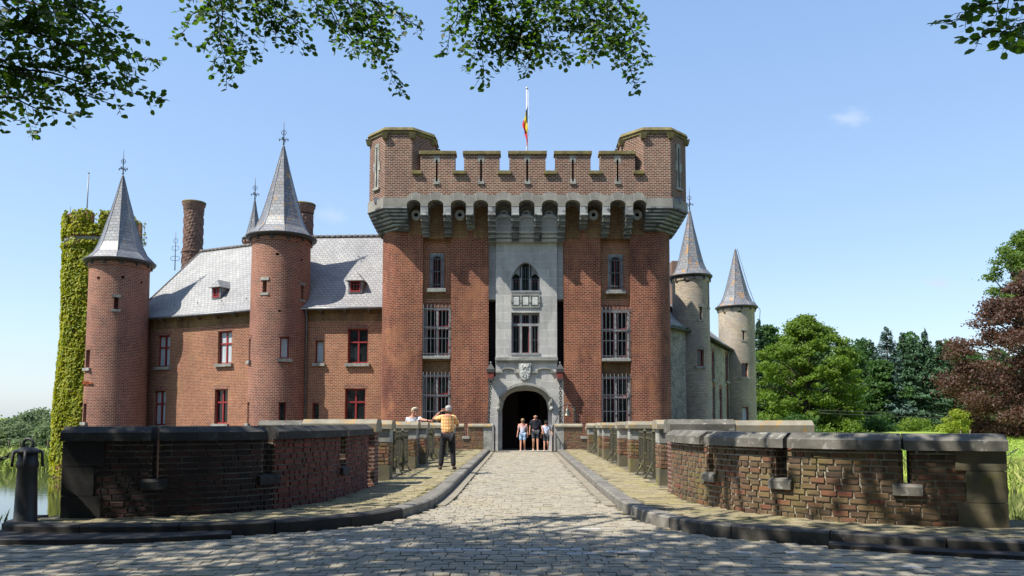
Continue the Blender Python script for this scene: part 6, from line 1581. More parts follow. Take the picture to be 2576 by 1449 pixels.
# shrubs under the trees
for k, (u, v, Yt, wd) in enumerate(((1925, 1035, 84, 6), (2010, 1040, 86, 7), (2120, 1050, 88, 7), (2200, 1045, 96, 6), (2300, 1048, 98, 7), (2470, 1058, 88, 6), (2555, 1060, 86, 7))):
    z0 = hgt(tx(u, Yt), Yt); broad_tree('shrub', 'low green shrub under the far trees, ' + ('leftmost', 'second from the left', 'third from the left', 'in the middle of the row', 'third from the right', 'second from the right', 'rightmost')[k], 'shrub', 'shrubs under the far trees', tx(u, Yt), Yt, z0, th(v, Yt, z0), wd, 'wood_leaf' if k % 2 else 'oak_leaf', 10, 3000, .28, 90 + k, low=.02, r0=.05, blob=(.16, .26))
# undergrowth mass behind as a far wood
rg = np.random.default_rng(8); n = 26000; u = rg.uniform(1880, 2760, n); Yt = rg.uniform(124, 134, n); top = 885 + 30 * np.sin(u * .021) + 25 * np.sin(u * .057)
zt_ = np.array([Z(v, 128) for v in top]); zb_ = .0; zz = zb_ + (zt_ - zb_) * rg.uniform(0, 1, n)
V, Fc = leaves(np.stack([(u - U0) / F * Yt, Yt, zz], 1), rg.normal(0, .6, (n, 3)) + [0, -.8, .5], rg.uniform(.5, 1.0, n), rg, .8)
o_ = raw('far_wood', V, Fc, 'wood_leaf'); tag(o_, None, kind='stuff')
# left far bank trees
G4 = 'distant trees on the left bank'
for k, (u, v, Yt, wd) in enumerate(((-60, 1045, 86, 9), (28, 1052, 84, 6), (72, 1036, 86, 5.5), (100, 1027, 88, 6), (135, 1040, 86, 5.5), (165, 1046, 84, 6), (15, 1075, 79, 4.5), (-10, 1060, 92, 7), (52, 1062, 80, 4.5), (120, 1068, 79, 4.5))):
    lab = ('green tree far left beyond the frame edge side of the far bank', 'second distant tree from the left edge', 'distant tree under the tallest of the left bank group', 'tallest distant tree on the left bank', 'distant tree left of the ivy tower', 'distant tree partly behind the ivy tower', 'low bushy tree at the left edge of the far bank', 'pale distant tree farthest back at the left edge', 'low rounded tree between two taller distant trees', 'low tree beside the ivy tower on the far bank')[k]
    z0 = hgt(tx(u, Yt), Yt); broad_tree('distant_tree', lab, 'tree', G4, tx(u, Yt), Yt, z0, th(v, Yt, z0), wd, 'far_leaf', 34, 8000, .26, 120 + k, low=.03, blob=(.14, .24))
for k, (x0, x1, y0, h) in enumerate(((-330, -40, 420, 15), )):
    pass
# reeds along the banks
def blades(name, m, n, seed, pos, h, w_, lean=.25):
    rg = np.random.default_rng(seed); P = pos(rg, n); hh = rg.uniform(*h, n); a = rg.uniform(0, 2 * PI, n); dx = np.stack([np.cos(a), np.sin(a), 0 * a], 1) * w_; ln = rg.normal(0, lean, (n, 3)); ln[:, 2] = 0
    up = np.array([0, 0, 1.0]); mid = P + (up + ln * .5) * (hh * .55)[:, None]; tip = P + (up + ln * 1.6) * hh[:, None]
    V = np.stack([P - dx, P + dx, mid + dx * .8, tip, mid - dx * .8], 1).reshape(-1, 3); o_ = raw(name, V, np.arange(n * 5).reshape(n, 5), m); tag(o_, None, kind='stuff'); return o_
def hv(x, y): return height(x, y)
def p_right(rg, n): x = rg.uniform(18, 60, n); y = 39.5 + rg.uniform(.0, 4.5, n) + .8 * np.sin(x * .35); return np.stack([x, y, np.maximum(hv(x, y), WZ)], 1)
blades('bank_reeds', 'reed', 9000, 1, p_right, (.3, .9), .03)
def p_left(rg, n): x = rg.uniform(-75, -26, n); y = np.interp(x, [-60, -27], [58, 57]) + rg.uniform(.0, 6, n) + .8 * np.sin(x * .35) ; return np.stack([x, y, np.maximum(hv(x, y), WZ)], 1)
blades('bank_reeds', 'reed', 12000, 2, p_left, (.4, 1.1), .035)
def p_near(rg, n): x = rg.uniform(6.6, 9.8, n); y = 10.4 + rg.uniform(-.2, 1.5, n); return np.stack([x, y, hv(x, y)], 1)
blades('tall_grass', 'reed', 1500, 3, p_near, (.35, .85), .006)
def p_near2(rg, n): x = -6.9 - rg.uniform(0, 4, n); y = 10.0 + rg.uniform(-.3, 1.6, n); return np.stack([x, y, hv(x, y)], 1)
blades('tall_grass', 'grass_blade', 1800, 4, p_near2, (.12, .42), .006)
def p_lawn(rg, n): x = rg.uniform(20, 60, n); y = rg.uniform(43, 80, n); return np.stack([x, y, hv(x, y)], 1)
blades('lawn_grass', 'grass_blade', 16000, 5, p_lawn, (.08, .22), .03)
# moss tufts in the road joints
def p_joint(rg, n): c = rg.choice(60, n); cx = np.random.default_rng(1).uniform(-4.5, 3.5, 60)[c]; cy = np.random.default_rng(2).uniform(6.4, 9.2, 60)[c]; return np.stack([cx + rg.normal(0, .12, n), cy + rg.normal(0, .025, n), np.full(n, -.03)], 1)
blades('joint_moss', 'grass_blade', 3000, 6, p_joint, (.012, .03), .005, .7)
# stalks: bare grass stems by the left bollard
# fence posts on the left bank and lawn posts on the right
for k, (u, v0, v1, Yt) in enumerate(((4, 1122, 1140, 70), (27, 1127, 1142, 70), (55, 1128, 1142, 70), (125, 1122, 1140, 70))):
    x = tx(u, Yt); z = hgt(x, Yt); b = MB(); b.tube([(x, Yt, z - .3), (x + .02, Yt, z + 1.15)], [.09, .08], 8); o_ = b.build('fence_post', 'bark', None, uv=False); rebase(o_, (x, Yt, z)); tag(o_, ('first', 'second', 'third', 'fourth')[k] + ' wooden fence post from the left edge on the far bank of the moat', 'fence post', 'fence posts on the left bank')
for k, (u, Yt) in enumerate(((2412, 70), (2436, 70))):
    x = tx(u, Yt); z = hgt(x, Yt); b = MB(); b.tube([(x, Yt, z - .3), (x + .05, Yt, z + 1.1)], [.06, .05], 8); o_ = b.build('support_stake', 'rafter_wood', None, uv=False); rebase(o_, (x, Yt, z)); tag(o_, ('left', 'right')[k] + ' one of two thin pale stakes beside the small yellow green tree', 'stake', 'stakes by the young tree')
# overhead wires across the lawn
Yw = 82
for k, (va, vb) in enumerate(((1032, 1036), (1039, 1051))):
    b = MB(); b.tube([(tx(u, Yw), Yw, Z(va + (vb - va) * t_ + 6 * math.sin(PI * t_), Yw)) for t_, u in [(i / 14, 2060 + 640 * i / 14) for i in range(15)]], .03, 4); o_ = b.build('overhead_wire', 'finial_iron', None, uv=False)
    tag(o_, ('upper' if k == 0 else 'lower') + ' thin wire strung across in front of the far trees', 'wire'); rebase(o_, (tx(2060, Yw), Yw, Z(va, Yw)))
# bollards with chains
def bollard(x, y, z, lab, s=1.0):
    r = thing('bollard', lab, 'bollard', (x, y, z)); b = MB()
    b.lathe(x, y, [(.155 * s, z), (.155 * s, z + .1 * s), (.13 * s, z + .13 * s), (.11 * s, z + .78 * s), (.125 * s, z + .80 * s), (.125 * s, z + .86 * s), (.115 * s, z + .88 * s), (.11 * s, z + .99 * s)], 20); b.build('post', 'iron', r, uv=False)
    b = MB(); b.lathe(x, y, [(.12 * s, z + .97 * s), (.16 * s, z + .98 * s), (.15 * s, z + 1.01 * s), (.05 * s, z + 1.05 * s)], 20)
    for k in range(4):
        a = k * PI / 2 + .4; b.tube([(x + .155 * s * math.cos(a), y + .155 * s * math.sin(a), z + 1.0 * s), (x + .165 * s * math.cos(a), y + .165 * s * math.sin(a), z + .8 * s)], .018 * s, 5)
    b.build('cap', 'iron', r, uv=False); b = MB(); b.ring((x, y, z + 1.09 * s), .06 * s, .02 * s, 'y', 16, 6); b.build('ring', 'iron', r, uv=False); return r
bxx, byy = X(64, 1300, 10.05), 10.05; bollard(bxx, byy, .0, 'black cast iron bollard with ring at the left edge of the road', 1.05)
def chain(p0, p1, sag, link, lab):
    b = MB(); p0, p1 = Vector(p0), Vector(p1); n_ = int((p1 - p0).length * 1.05 / link)
    for i in range(n_ + 1):
        t_ = i / n_; p_ = p0.lerp(p1, t_) - Vector((0, 0, sag * 4 * t_ * (1 - t_))); t2 = (i + 1) / n_; q_ = p0.lerp(p1, t2) - Vector((0, 0, sag * 4 * t2 * (1 - t2)))
        d_ = (q_ - p_).normalized(); k0 = len(b.V); b.ring((0, 0, 0), link * .42, link * .13, 'z' if i % 2 else 'y', 12, 5); M_ = Vector((1, 0, 0)).rotation_difference(d_).to_matrix()
        for k in range(k0, len(b.V)): vx, vy, vz = b.V[k]; b.V[k] = tuple(p_ + M_ @ Vector((vx * 1.5, vy * .85, vz * .85)))
    o_ = b.build('chain', 'iron', None, uv=False); tag(o_, lab, 'chain'); rebase(o_, p0)
chain((bxx - .05, byy, 1.10), (bxx - 1.9, byy - .2, 1.0), .28, .085, 'iron chain swinging from the ring of the left bollard out of frame')
x = tx(2511, 36); bollard(X(2511, 1130, 36), 40.8, hgt(X(2511, 1130, 40.8), 40.8), 'small dark bollard on the grass bank beyond the right wall', .9)
x0_ = X(2511, 1130, 40.8) * 1.0
chain((X(2511, 1130, 36), 40.8, hgt(X(2511, 1130, 40.8), 40.8) + .9), (X(2511, 1130, 36) + 4, 40.8, -.1), .3, .14, 'thin chain sagging from the small bollard on the right bank')

# ---------------------------------------------------------------- foreground beeches
rgb = np.random.default_rng(99)
def spray(rg, p0, p1, wid, sink, twigs, dens=1.12, drop=.35, lsz=(.056, .09)):
    """a leafy branch from p0 to p1 with side twigs; leaf positions collected in sink"""
    p0, p1 = np.array(p0), np.array(p1); L = np.linalg.norm(p1 - p0); ax = (p1 - p0) / L
    n = int(L / .045); ts = np.linspace(0, 1, n + 1); sag = rg.normal(0, .025, 3)
    P = [p0 + (p1 - p0) * t_ + np.array([0, 0, -.18 * L * t_ * (1 - t_)]) * drop + sag * math.sin(PI * t_) * L + .02 * np.array([math.sin(t_ * 17), math.cos(t_ * 13), math.sin(t_ * 21)]) for t_ in ts]
    twigs.append((P[::2] + [P[-1]], .012 * (L / 1.5) ** .5, .002))
    def leafrow(Q, ax_, s_=1):
        for i, q_ in enumerate(Q[1:]):
            side = 1 if i % 2 else -1; lat = np.cross(ax_, [0, -.5, 1]); lat /= (np.linalg.norm(lat) + 1e-9)
            t_ = ax_ * .75 + lat * side * .8 + rg.normal(0, .3, 3) + np.array([0, 0, -.3]); sink.append((q_, t_, rg.normal(0, .55, 3) + np.array([0, -.35, .75]), rg.uniform(*lsz) * s_))
    for i in range(1, n):
        t_ = ts[i]; ln = wid * (.35 + .65 * math.sin(PI * min(1, t_ * .8 + .18))) * (1 - t_ * .55) * rg.uniform(.5, 1.15)
        if rg.random() > .78 * dens: continue
        side = 1 if i % 2 else -1; lat = np.cross(ax, rg.normal(0, .35, 3) + np.array([0, -1, .25])); lat /= np.linalg.norm(lat)
        d_ = ax * .62 + lat * side * .85 + np.array([0, 0, -.28]); d_ /= np.linalg.norm(d_); m_ = max(2, int(ln / .036)); Q = [P[i] + d_ * ln * k / m_ + np.array([0, 0, -.12 * ln * (k / m_) ** 2]) for k in range(m_ + 1)]
        twigs.append(([Q[0], Q[len(Q) // 2], Q[-1]], .004, .001)); leafrow(Q, d_)
        if ln > .3:
            for _ in range(int(ln / .13)):
                j = rg.integers(1, m_); l2 = ln * rg.uniform(.25, .45); d2 = d_ + lat * rg.normal(0, .9) + rg.normal(0, .3, 3); d2 /= np.linalg.norm(d2); m2 = max(2, int(l2 / .036)); Q2 = [Q[j] + d2 * l2 * k / m2 for k in range(m2 + 1)]
                twigs.append(([Q2[0], Q2[-1]], .003, .001)); leafrow(Q2, d2, .95)
    leafrow(P[n // 2:], ax)
def make_sprays(parent, specs, seed, group, dn=1.0):
    rg = np.random.default_rng(seed); sink, twigs = [], []
    for (u0, v0, u1, v1, wpx, Yc, *rest) in specs:
        Y0, Y1 = Yc + rg.uniform(-.3, .3), Yc + rg.uniform(-.5, .5)
        spray(rg, W(u0, v0, Y0), W(u1, v1, Y1), wpx * 1.12 / F * Yc, sink, twigs, *(rest or (dn,)))
    C = np.array([s_[0] for s_ in sink]); T_ = np.array([s_[1] for s_ in sink]); N = np.array([s_[2] for s_ in sink]); S = np.array([s_[3] for s_ in sink])
    V, Fc = leaves(C, N, S, rg, .95, hexa=True, T=T_, fold=.09)
    b = MB()
    for P, r0, r1 in twigs:
        b.tube([tuple(p_) for p_ in P], list(np.linspace(r0, r1, len(P))), 4, False)
    br_ = b.build('branch', 'branch_bark', parent, uv=False); lf = raw('foliage', V, Fc, 'beech_leaf', br_); return len(C)
T1 = thing('beech_tree', 'large beech whose dark leafy branches hang across the top left of the sky', 'tree', (-9.6, 3.2, 0))
T2 = thing('beech_tree', 'beech whose branch tip shows in the top right corner of the sky', 'tree', (8.6, 1.4, 0))
n1_ = make_sprays(T1, [(-90, 60, 405, 160, 105, 7.8), (-90, 150, 420, 254, 100, 8.0), (100, -70, 330, 215, 110, 7.8), (-90, 210, 215, 288, 90, 7.6), (-60, -20, 300, 35, 100, 8.2), (-60, 70, 210, 130, 130, 7.9), (-90, 262, 60, 306, 60, 7.8),
                        (-60, -60, 160, 120, 130, 7.7), (60, 0, 260, 120, 100, 8.1), (-80, 100, 120, 210, 120, 7.9), (-40, 150, 260, 200, 110, 8.3), (150, -60, 200, 90, 90, 8.4), (-90, 20, 60, 100, 120, 7.7), (160, 110, 330, 165, 80, 8.0), (40, 180, 330, 270, 80, 7.8)], 1, 0, .82)
n2_ = make_sprays(T1, [(560, -90, 572, 228, 95, 9.2), (610, -80, 788, 132, 85, 9.3), (600, -60, 440, 100, 70, 9.2, .55), (585, -40, 445, 32, 45, 9.4, .5), (650, -90, 690, 70, 90, 9.2), (560, -60, 640, 150, 80, 9.0), (520, -60, 560, 90, 70, 9.4, .7), (680, -60, 745, 60, 60, 9.3), (640, 0, 730, 110, 80, 9.2), (540, 20, 600, 180, 70, 9.1), (600, -80, 660, 40, 90, 9.3)], 2, 0)
n3_ = make_sprays(T1, [(800, -90, 1070, 76, 85, 9.6), (840, -60, 1016, 243, 70, 9.5, .8), (790, -60, 905, 140, 75, 9.7), (870, -20, 960, 110, 70, 9.6), (760, -50, 830, 60, 50, 9.4, .6), (900, 10, 1000, 130, 60, 9.5), (820, 20, 960, 150, 70, 9.6), (930, -20, 1030, 60, 60, 9.6)], 3, 0)
n4_ = make_sprays(T1, [(1160, -90, 1108, 140, 60, 9.8, .8), (1210, -90, 1216, 225, 95, 9.7), (1270, -80, 1335, 188, 105, 9.7), (1400, -90, 1478, 152, 100, 9.8), (1480, -90, 1606, 240, 75, 9.6), (1420, -80, 1592, 40, 80, 9.9), (1530, -70, 1630, 165, 70, 9.7), (1180, -60, 1280, 120, 100, 9.6), (1330, 40, 1420, 150, 85, 9.8), (1300, -60, 1420, 80, 70, 10.0, .7), (1450, -40, 1540, 110, 90, 9.7), (1130, -40, 1200, 60, 70, 9.6), (1240, 90, 1440, 140, 70, 9.8), (1350, -60, 1380, 120, 100, 9.8), (1440, 20, 1560, 130, 90, 9.7), (1220, 20, 1330, 150, 90, 9.8), (1500, 60, 1600, 170, 70, 9.7)], 4, 0)
n5_ = make_sprays(T2, [(2660, -60, 2368, 62, 95, 5.6), (2680, 10, 2425, 100, 85, 5.5, .9), (2660, 60, 2560, 118, 60, 5.4), (2640, -60, 2450, 10, 110, 5.7), (2680, 30, 2520, 80, 90, 5.6)], 5, 0)
print('spray leaves', n1_, n2_, n3_, n4_, n5_)
def canopy(root, blobs, n, size, seed, tx_, ty_, tz_, tr):
    rg = np.random.default_rng(seed); C, d = crown_points(rg, blobs, n, .2)
    V, Fc = leaves(C, rg.normal(0, .7, (n, 3)) + [0, 0, .6], rg.uniform(size * .7, size * 1.3, n), rg, .75); raw('crown', V, Fc, 'canopy_leaf', root)
    b = MB(); b.tube([(tx_, ty_, -.4), (tx_, ty_, .5), (tx_ + .1, ty_ + .1, 5), (tx_ + .2, ty_ + .3, tz_)], [tr * 1.5, tr, tr * .85, tr * .4], 14)
    for bx2, by2, bz2, br in blobs[::2]:
        s_ = Vector((tx_ + .1, ty_ + .1, min(bz2 * .6, tz_ * .7))); e_ = Vector((bx2, by2, bz2)); b.tube([s_, s_.lerp(e_, .5) + Vector((0, 0, .5)), e_], [tr * .3, tr * .18, .03], 6, False)
    b.build('trunk', 'bark', root, uv=False)
# crown blobs (x, y, z, r) high above the road, outside the upper edge of the view
b1 = []
rr = random.Random(12)
for gx_ in np.arange(-16, 2.6, 2.0):
    for gy_ in np.arange(-8, 12.5, 2.0):
        x, y = gx_ + rr.uniform(-.6, .6), gy_ + rr.uniform(-.6, .6); z = rr.uniform(8.6, 11.5); R_ = rr.uniform(1.3, 1.9)
        lim = 1.45 + .60 * max(0, y + R_) + R_ * .8
        if y > 0 and abs(x) < .72 * (y + R_) + 1.5 and z < lim: z = lim + rr.uniform(0, 1)
        # the road beyond y ~ 11 stays in the sun
        ys_ = y + .33 * z; xs_s = x + .62 * z
        if ys_ > 10.9 + rr.uniform(-.7, .4) and xs_s > -3.6: continue
        if ys_ > 9.2 and xs_s > -2.5 and rr.random() < .45: continue
        if ys_ > 14.6: continue
        b1.append((x, y, z, R_))
canopy(T1, b1, 50000, .22, 6, -9.6, 3.2, 10, .42)
b2 = []
for gx_ in np.arange(3, 15, 2.0):
    for gy_ in np.arange(-9, 6, 2.0):
        x, y = gx_ + rr.uniform(-.6, .6), gy_ + rr.uniform(-.6, .6); z = rr.uniform(8.0, 11.5); R_ = rr.uniform(1.3, 1.9); lim = 1.45 + .60 * max(0, y + R_) + R_ * .8
        if y > -1 and z < lim: z = lim + rr.uniform(0, 1)
        if rr.random() < .25: continue
        b2.append((x, y, z, R_))
canopy(T2, b2, 26000, .22, 7, 8.6, 1.4, 10, .38)
# unseen wood added behind the viewer to darken window reflections and front fill
rg = np.random.default_rng(18); n = 26000; x = rg.uniform(-70, 70, n); y = rg.uniform(-34, -26, n); z = rg.uniform(0, 1, n) ** .8 * (27 + 3 * np.sin(x * .3))
V, Fc = leaves(np.stack([x, y, z], 1), rg.normal(0, .6, (n, 3)) + [0, .8, .5], rg.uniform(.8, 1.6, n), rg, .8); o_ = raw('unseen_wood', V, Fc, 'wood_leaf'); tag(o_, None, kind='stuff')
# connecting limbs from the trunk to the hanging branches
for root, (tx_, ty_), targets in ((T1, (-9.5, 3.3), [(-60, 40, 7.9), (590, -80, 9.3), (800, -90, 9.6), (1250, -95, 9.8), (1480, -95, 9.8)]), (T2, (8.6, 1.5), [(2670, -20, 5.6)])):
    b = MB()
    for u, v, Yc in targets:
        e_ = W(u, v, Yc); s_ = Vector((tx_, ty_, 5.5 if root is T1 else 4.5)); m_ = s_.lerp(e_, .5) + Vector((0, -.6, 2.2)); q1 = s_.lerp(e_, .8) + Vector((0, -.2, 1.3))
        b.tube([s_, m_, q1, e_], [.14, .09, .04, .012], 8, False)
    b.build('limb', 'bark', root, uv=False)
# ---------------------------------------------------------------- people
mat('skin', (.52, .27, .18), (.46, .23, .15), 8, .6); mat('skin_tan', (.42, .20, .13), (.36, .17, .11), 8, .6)
mat('navy_cloth', (.018, .02, .03), None, 6, .9); mat('black_cloth', (.014, .014, .017), (.02, .02, .024), 6, .85); mat('shorts_grey', (.06, .065, .075), None, 6, .9)
mat('pale_cloth', (.52, .57, .70), (.44, .48, .60), 9, .9); mat('light_blue_cloth', (.33, .47, .66), None, 6, .9); mat('white_shoe', (.62, .62, .6), None, 6, .7); mat('black_shoe', (.015, .014, .014), None, 6, .5)
mat('grey_hair', (.30, .28, .26), (.42, .40, .38), 30, .8); mat('blond_hair', (.40, .27, .12), (.28, .18, .08), 30, .8); mat('silver_hair', (.52, .44, .33), (.36, .29, .2), 30, .8); mat('mask_cloth', (.012, .012, .014), None, 6, .8); mat('beard', (.10, .06, .04), None, 20, .9)
mat('floral_cloth', (.66, .66, .70), (.30, .30, .38), 22, .9, lo=.5, hi=.58); mat('eye', (.02, .02, .02), None, 5, .2)
m, t, p, o = nodes('plaid_cloth')
tc = t.nodes.new('ShaderNodeTexCoord'); c_ = None
def wave(axis, sc_, pw):
    wv = t.nodes.new('ShaderNodeTexWave'); wv.bands_direction = axis; wv.inputs['Scale'].default_value = sc_; wv.inputs['Distortion'].default_value = .6; t.links.new(tc.outputs['Object'], wv.inputs[0]); return ramp(t, wv.outputs[1], *pw)
a_ = mixc(t, wave('X', 4.2, (.5, .75)), (.95, .58, .20), (.85, .33, .03)); a_ = mixc(t, wave('Z', 3.6, (.72, .86)), a_, (.50, .17, .03)); a_ = mixc(t, wave('X', 8.4, (.86, .95)), a_, (.85, .72, .55))
t.links.new(a_, p.inputs['Base Color']); p.inputs['Roughness'].default_value = .85
m, t, p, o = nodes('dip_dye_cloth')
tc = t.nodes.new('ShaderNodeTexCoord'); sx_ = t.nodes.new('ShaderNodeSeparateXYZ'); t.links.new(tc.outputs['Object'], sx_.inputs[0]); cr = t.nodes.new('ShaderNodeValToRGB'); e = cr.color_ramp.elements
e[0].position = 0; e[0].color = (.28, .48, .72, 1); e[1].position = 1; e[1].color = (.70, .26, .18, 1); k = e.new(.5); k.color = (.62, .58, .62, 1)
t.links.new(ramp(t, sx_.outputs[2], .85, 1.28), cr.inputs[0]); t.links.new(cr.outputs[0], p.inputs['Base Color']); p.inputs['Roughness'].default_value = .9
def skin_mesh(J, E, root, sub=2):
    """J: name -> (pos, radius); E: edges. Returns (verts, faces) of the smooth skinned surface"""
    names = list(J); ix = {n_: i for i, n_ in enumerate(names)}
    me = bpy.data.meshes.new('tmp'); me.from_pydata([J[n_][0] for n_ in names], [(ix[a], ix[b_]) for a, b_ in E], []); ob = bpy.data.objects.new('tmp', me); COL.objects.link(ob)
    md = ob.modifiers.new('s', 'SKIN'); md.use_smooth_shade = True
    if not me.skin_vertices: 
        me.attributes  # layer missing
    sv = me.skin_vertices[0].data
    for n_ in names:
        r_ = J[n_][1]; r_ = r_ if hasattr(r_, '__len__') else (r_, r_); sv[ix[n_]].radius = r_; sv[ix[n_]].use_root = (n_ == root)
    sb = ob.modifiers.new('d', 'SUBSURF'); sb.levels = sub; sb.render_levels = sub
    dg = bpy.context.evaluated_depsgraph_get(); dg.update(); ev = ob.evaluated_get(dg); m2 = ev.to_mesh()
    V = [tuple(v.co) for v in m2.vertices]; Fs = [tuple(p_.vertices) for p_ in m2.polygons]; ev.to_mesh_clear()
    bpy.data.objects.remove(ob); bpy.data.meshes.remove(me); return V, Fs
def add_skin(mb, J, E, root, sub=2):
    V, Fs = skin_mesh(J, E, root, sub); k = len(mb.V)
    for v in V: mb.v(v)
    for f_ in Fs: mb.f([i + k for i in f_], None, True)
def person(label, loc, rot, H, pose, look, group=None):
    """pose: joint overrides in a 1.75 m frame, facing -y; x to the picture's right"""
    s = H / 1.75
    r = thing('person', label, 'person', loc, group); r.rotation_euler = (0, 0, rot)
    M_ = Matrix.Translation(loc) @ Matrix.Scale(s, 4)
    P = dict(pel=(0, 0, .95), sp=(0, .01, 1.10), ch=(0, .01, 1.28), nb=(0, .015, 1.44), nk=(0, .0, 1.50), hd=(0, -.01, 1.585), ht=(0, .0, 1.675),
             sL=(-.175, .01, 1.405), eL=(-.235, .03, 1.12), wL=(-.25, -.04, .88), hL=(-.25, -.07, .80), sR=(.175, .01, 1.405), eR=(.235, .03, 1.12), wR=(.25, -.04, .88), hR=(.25, -.07, .80),
             pL=(-.095, 0, .90), kL=(-.11, -.02, .50), aL=(-.12, .02, .09), tL=(-.13, -.14, .04), pR=(.095, 0, .90), kR=(.11, -.02, .50), aR=(.12, .02, .09), tR=(.13, -.14, .04))
    P.update(pose); hw = look.get('wide', 1.0); bel = look.get('belly', 0)
    Rr_ = dict(pel=(.155 * hw, .115), sp=(.14 * hw, .11 + bel), ch=(.16 * hw, .115 + bel * .5), nb=(.085, .07), nk=.055, hd=(.068, .088), ht=(.075, .095), sL=.062, sR=.062, eL=.042, eR=.042, wL=.028, wR=.028, hL=(.035, .022), hR=(.035, .022), pL=.09, pR=.09, kL=.058, kR=.058, aL=.038, aR=.038, tL=(.042, .03), tR=(.042, .03))
    E = [('pel', 'sp'), ('sp', 'ch'), ('ch', 'nb'), ('nb', 'nk'), ('nk', 'hd'), ('hd', 'ht'), ('nb', 'sL'), ('sL', 'eL'), ('eL', 'wL'), ('wL', 'hL'), ('nb', 'sR'), ('sR', 'eR'), ('eR', 'wR'), ('wR', 'hR'), ('pel', 'pL'), ('pL', 'kL'), ('kL', 'aL'), ('aL', 'tL'), ('pel', 'pR'), ('pR', 'kR'), ('kR', 'aR'), ('aR', 'tR')]
    J = {k: (Vector(P[k]), Rr_[k]) for k in P}; mb = MB(M_); add_skin(mb, J, E, 'pel')
    hd = Vector(P['hd']); fd = Vector(look.get('face', (0, -1, 0))).normalized(); rt = Vector((-fd.y, fd.x, 0)); hc = hd + Vector((0, 0, .035))
    # nose, ears, chin, lips in the same mesh
    mb.ball(tuple(hc + fd * .105 - Vector((0, 0, .02))), (.014, .018, .022), 8, 6); mb.ball(tuple(hc + fd * .085 - Vector((0, 0, .085))), (.03, .026, .022), 8, 6)
    for e_ in (-1, 1): mb.ball(tuple(hc + rt * e_ * .082 - Vector((0, 0, .01))), (.012, .02, .03), 8, 6)
    # fingers
    for sd in 'LR':
        w_, h_ = Vector(P['w' + sd]), Vector(P['h' + sd]); d_ = (h_ - w_).normalized(); sx__ = d_.cross(Vector((0, 1, 0))); sx__ = sx__.normalized() if sx__.length > .1 else Vector((1, 0, 0)); cu = d_.cross(sx__).normalized() * (-1)
        for i, L in enumerate((.062, .072, .068, .055)):
            o0 = h_ + sx__ * (i - 1.5) * .017; p1 = o0 + d_ * L * .5; p2 = p1 + (d_ * .6 + cu * .6) * L * .5; mb.tube([o0, p1, p2], [.0095, .0085, .007], 6)
        o0 = w_.lerp(h_, .5) + sx__ * (.03 if sd == 'L' else -.03); mb.tube([o0, o0 + (d_ * .7 + sx__ * (.5 if sd == 'L' else -.5)) * .035, o0 + (d_ * .95 + sx__ * (.4 if sd == 'L' else -.4)) * .06], [.011, .010, .008], 6)
    body = mb.build('body', look.get('skin', 'skin'), r, uv=False)
    b = MB(M_)
    for e_ in (-1, 1): b.ball(tuple(hc + rt * e_ * .032 + fd * .082 + Vector((0, 0, .012))), .011, 8, 6)
    if not look.get('hat'): b.build('eyes', 'eye', body, uv=False)
    # shirt
    g_ = .018; k_ = look.get('sleeve', .6)
    JS = {}; mid = lambda a, c, t_: Vector(P[a]).lerp(Vector(P[c]), t_)
    hem = look.get('hem', .0)
    JS['b0'] = (Vector(P['pel']) + Vector((0, 0, -.02 - hem)), (.168 * hw, .128 + bel * .4)); JS['sp'] = (Vector(P['sp']), (.158 * hw, .128 + bel)); JS['ch'] = (Vector(P['ch']), (.178 * hw, .132 + bel * .5)); JS['nb'] = (Vector(P['nb']) - Vector((0, 0, .01)), (.105, .085))
    ES = [('b0', 'sp'), ('sp', 'ch'), ('ch', 'nb')]
    for sd in 'LR':
        JS['s' + sd] = (Vector(P['s' + sd]), .082); JS['m' + sd] = (mid('s' + sd, 'e' + sd, k_), .066); ES += [('nb', 's' + sd), ('s' + sd, 'm' + sd)]
    b = MB(M_); add_skin(b, JS, ES, 'ch'); b.build('shirt', look['shirt'], r, uv=False)
    # trousers or shorts
    JT = {'pel': (Vector(P['pel']) - Vector((0, 0, .01)), (.166 * hw, .125))}; ET = []
    for sd in 'LR':
        JT['p' + sd] = (Vector(P['p' + sd]), .105); ET.append(('pel', 'p' + sd))
        if look.get('long'):
            JT['k' + sd] = (Vector(P['k' + sd]), .085); JT['a' + sd] = (Vector(P['a' + sd]) + Vector((0, 0, .0)), .072); ET += [('p' + sd, 'k' + sd), ('k' + sd, 'a' + sd)]
        else: JT['k' + sd] = (mid('p' + sd, 'k' + sd, .86), .092); ET.append(('p' + sd, 'k' + sd))
    b = MB(M_); add_skin(b, JT, ET, 'pel'); b.build('trousers' if look.get('long') else 'shorts', look['legs'], r, uv=False)
    for sd in 'LR':
        a_, t_ = Vector(P['a' + sd]), Vector(P['t' + sd]); d_ = (t_ - a_); d_.z = 0; d_.normalize(); b = MB(M_)
        JF = {'h': (a_ - d_ * .04 + Vector((0, 0, -.035)), (.044, .045)), 'm': (a_ + d_ * .08 + Vector((0, 0, -.045 + (t_.z - .04) * .5)), (.046, .038)), 't': (t_ + d_ * .02, (.044, .028))}
        add_skin(b, JF, [('h', 'm'), ('m', 't')], 'm'); b.build('shoe', look['shoe'], r, uv=False)
    # hair, hat, beard, mask, glasses
    if look.get('hair'):
        b = MB(M_); b.ball(tuple(hc + Vector((0, 0, .048)) - fd * .018), (.091, .098, .078), 14, 10); b.ball(tuple(hc - fd * .045 + Vector((0, 0, .01))), (.082, .07, .085), 12, 8)
        if look.get('fluffy'): b.ball(tuple(hc + Vector((0, 0, .085)) + fd * .03), (.085, .07, .045), 12, 8)
        b.build('hair', look['hair'], body, uv=False)
